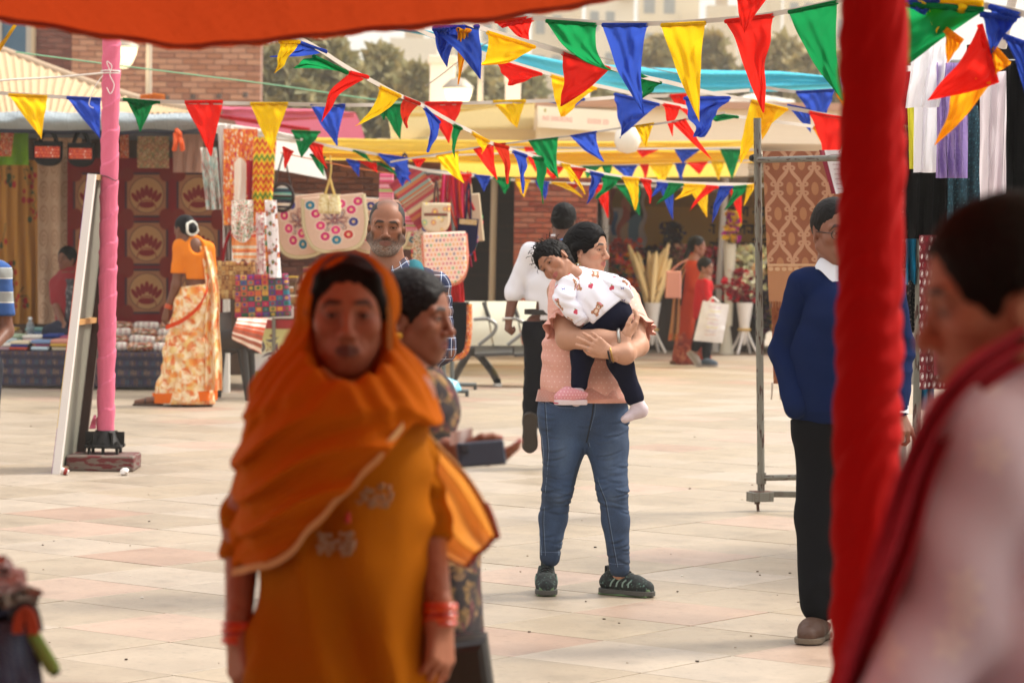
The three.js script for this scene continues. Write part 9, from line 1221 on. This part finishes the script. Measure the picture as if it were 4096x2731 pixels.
  [['shawl', 'crimson plain shawl hanging just right of the red pole', 3560, 3665, 285, 620, 15.2, cloth('#a00d1c'), {}], ['shawl', 'black and white flowered shawl edge beside the red pole', 3560, 3625, 600, 780, 15.1, wf, {}], ['shawl', 'black shawl with small grey flowers hanging low beside the blue sweater', 3560, 3640, 780, 1240, 15.3, bf, { folds: 2 }],
   ['shawl', 'tan patterned shawl strip beside the yellow lace', 3612, 3665, 500, 655, 14.9, emb('tanp', '#9a6f4a', ['#6a4430', '#b08a60'], 'blotch', 1, 2), {}], ['tunic', 'long black tunic under the white and yellow tops', 3610, 3850, 560, 955, 14.7, cloth('#121012'), { folds: 4, amp: 0.05 }], ['tunic', 'yellow lace tunic behind the white one', 3628, 3730, 405, 676, 14.5, M('#e4dc48', { transmission: 0.35, thickness: 0, roughness: 1, bumpMap: rep(T_noise, 6), bumpScale: 0.006 }), { folds: 3, lean: 10 }],
   ['tunic', 'white cotton tunic with long sleeves, left of the lilac one', 3662, 3815, 210, 690, 14.2, M('#f2f0f4', { roughness: 1, transmission: 0.4, thickness: 0 }), { folds: 2, amp: 0.05, lean: -6 }], ['tunic', 'short white top at the upper left of the garment row', 3650, 3790, 180, 430, 14.0, M('#f0eef0', { roughness: 1, transmission: 0.4, thickness: 0 }), { folds: 2, amp: 0.05, lean: -22 }], ['tunic', 'lilac lace tunic hanging right of the white one', 3745, 3872, 250, 712, 14.0, M('#b49cd4', { roughness: 1, transmission: 0.35, thickness: 0, bumpMap: rep(T_noise, 6), bumpScale: 0.008 }), { folds: 4, amp: 0.04 }],
   ['shawl', 'dark teal brocade shawl behind the lilac tunic', 3790, 3960, 420, 900, 14.4, tl, { folds: 3 }], ['tunic', 'black tapering tunic right of the teal brocade', 3895, 3990, 300, 675, 13.4, cloth('#141214'), { folds: 2, taper: 0.5, lean: 20 }], ['tunic', 'pinkish white long tunic between the two black ones', 3925, 4045, 285, 810, 13.1, M('#ece2e6', { roughness: 1, transmission: 0.3, thickness: 0 }), { folds: 2, amp: 0.05 }], ['tunic', 'black garment at the far right end of the row', 4020, 4240, 240, 960, 12.9, cloth('#0f0e10'), { folds: 3, amp: 0.05 }],
   ['scarf', 'turquoise scarf with a fringed end behind the blue sweater shoulder', 3622, 3712, 900, 1130, 15.0, cloth('#0d6a8c'), { folds: 3, ragged: 10 }], ['scarf', 'second turquoise scarf hanging lower down', 3668, 3735, 1100, 1640, 15.3, cloth('#0f5f80'), { folds: 2 }], ['shawl', 'black patterned shawl under the turquoise scarf', 3625, 3690, 1100, 1330, 15.4, bf, {}],
   ['shawl', 'maroon shawl woven with white flowers ending in a white border', 3680, 3800, 940, 1556, 14.3, wf, { folds: 2, amp: 0.02 }], ['shawl', 'rose pink woven shawl beside the maroon and white one', 3735, 3850, 1180, 1500, 14.0, emb('rose', '#a8304c', ['#c05a74', '#b84a62', '#94243c'], 'buti', 1, 3), { folds: 2 }], ['dust_sheet', 'grey white cloth panel at the stall back between the shawls', 3560, 3660, 1120, 1540, 16.2, cloth('#a8a29c'), { folds: 1 }]
  ].forEach(([n, l, x0, x1, y0, y1, dd, m2, o2]) => hang(n, l, n === 'tunic' ? 'garment' : n, x0, x1, y0, y1, dd, m2, o2));
  const st = thing('garment_stall', 'frame of the garment stall at the right edge with a hanging rail', 'stall', G(4000, 13.5)), so = st.position;
  part(st, 'post', rod(P(4065, -60, 12.6).sub(so), P(4010, 190, 12.7).sub(so), 0.02), M('#d0c8c0')); part(st, 'rail', rod(P(3560, 250, 15.4).sub(so), P(4300, 250, 12.4).sub(so), 0.015), M('#8a8680', { metalness: 0.6, roughness: 0.4 }));
  part(st, 'post', rod(P(4290, -500, 12.4).sub(so), P(4290, 1500, 12.4).setY(0).sub(so), 0.03), M('#8a8680')); part(st, 'post', rod(P(3610, 200, 15.6).sub(so), P(3610, 1900, 15.6).setY(0).sub(so), 0.03), M('#8a8680'));
  part(st, 'back_cloth', sheet(30, 10, (u, v) => V(lerp(P(3840, 500, 15.8).x, 4.2, u), lerp(2.6, 0.5, v), -15.6 + u * 2 + 0.05 * Math.sin(u * 30)).sub(so)), cloth('#1c1a1e'));
}
// patterned shopping bag standing on a low table at the lower left corner
{
  const d = 5.1, t = thing('shopping_bag', 'indigo printed shopping bag stuffed with packets at the lower left corner', 'bag', P(60, 2760, d)), o = t.position, J = (x, y, dz = 0) => P(x, y, d - dz).sub(o);
  const ind = canvasTex(256, 256, (g, w, h) => { g.fillStyle = '#2c3c58'; g.fillRect(0, 0, w, h); g.fillStyle = '#7c8a96'; for (let j = 0; j < 8; j++) for (let i = 0; i < 5; i++) for (let k = 0; k < 5; k++) g.fillRect(i * 52 + 6 + k * 7 + (j % 2) * 14, j * 32 + 8, 4, 15); }, true);
  part(t, 'body', slabSheet(20, 20, (u, v) => { const q = J(lerp(-230, 128, u) + v * 52 * u, lerp(2490, 2790, v), 0.05 * Math.sin(Math.PI * u)); q.z += 0.012 * noise(u * 8, v * 6, 3); return q; }, 0.1, 2, 2), M('#ffffff', { map: rep(ind, 1.3), roughness: 0.9 }));
  part(t, 'handle', slabSheet(6, 24, (u, v) => { const a = lerp(-0.2, 3.3, v), c = J(100, 2520, 0.07); return V(c.x + Math.cos(a) * 0.022, c.y + Math.sin(a) * 0.04, c.z + (u - 0.5) * 0.012); }, 0.018), M('#a84a2a'));
  part(t, 'handle', tube([J(60, 2500, 0.0), J(75, 2450, 0.02), J(110, 2440, 0.03), J(138, 2530, 0.03)], 0.016, 20, 8), M('#1d1412'));
  const pk = thing('paper_packet', 'crumpled white and mauve paper packet sticking out of the indigo bag', 'packet', P(40, 2300, d)); part(pk, 'paper', slabSheet(14, 12, (u, v) => { const q = P(lerp(-90, 95, u) - 30 * v * u, lerp(2225 + 60 * u, 2345, v), d - 0.02 - 0.03 * Math.sin(u * 6 + v * 4)); q.z += 0.025 * noise(u * 5, v * 5, 1); return q.sub(pk.position); }, 0.02), M('#c9bcbe', { roughness: 0.6 }));
  part(pk, 'red_base', slabSheet(8, 6, (u, v) => P(lerp(-80, 45, u), lerp(2325, 2370, v), d).sub(pk.position), 0.02), M('#8a2418'));
  const wp = thing('plastic_packet', 'clear and white plastic packet standing inside the indigo bag', 'packet', P(20, 2430, d)); part(wp, 'wrap', slabSheet(12, 12, (u, v) => { const q = P(lerp(-60, 62, u), lerp(2352, 2520, v), d + 0.04); q.z += 0.02 * noise(u * 6, v * 6, 9); return q.sub(wp.position); }, 0.05), M('#a8a298', { roughness: 0.25 }));
  const gr = thing('cloth_bundle', 'rolled lime green cloth poking out beside the indigo bag', 'cloth', P(165, 2600, d)); part(gr, 'roll', new THREE.CapsuleGeometry(0.013, 0.07, 6, 12).rotateZ(0.55), cloth('#8fb862')); part(gr, 'core', new THREE.CylinderGeometry(0.009, 0.009, 0.004, 12).rotateZ(0.55).translate(0.026, -0.04, 0.005), M('#2a3a20'));
  const tb = thing('side_table', 'small folding table carrying the indigo bag', 'table', G(-60, d)), ty = P(60, 2800, d).y; part(tb, 'table_top', box(0.6, 0.03, 0.45, 0, ty - 0.02, 0, 0, 0.008), M('#b8848a')); for (const [sx, sz] of [[1, 1], [-1, 1], [1, -1], [-1, -1]]) part(tb, 'leg', rod(V(sx * 0.27, 0, sz * 0.2), V(sx * 0.25, ty - 0.03, sz * 0.18), 0.015), M('#5a554e'));
}
renderer.render(scene, camera);
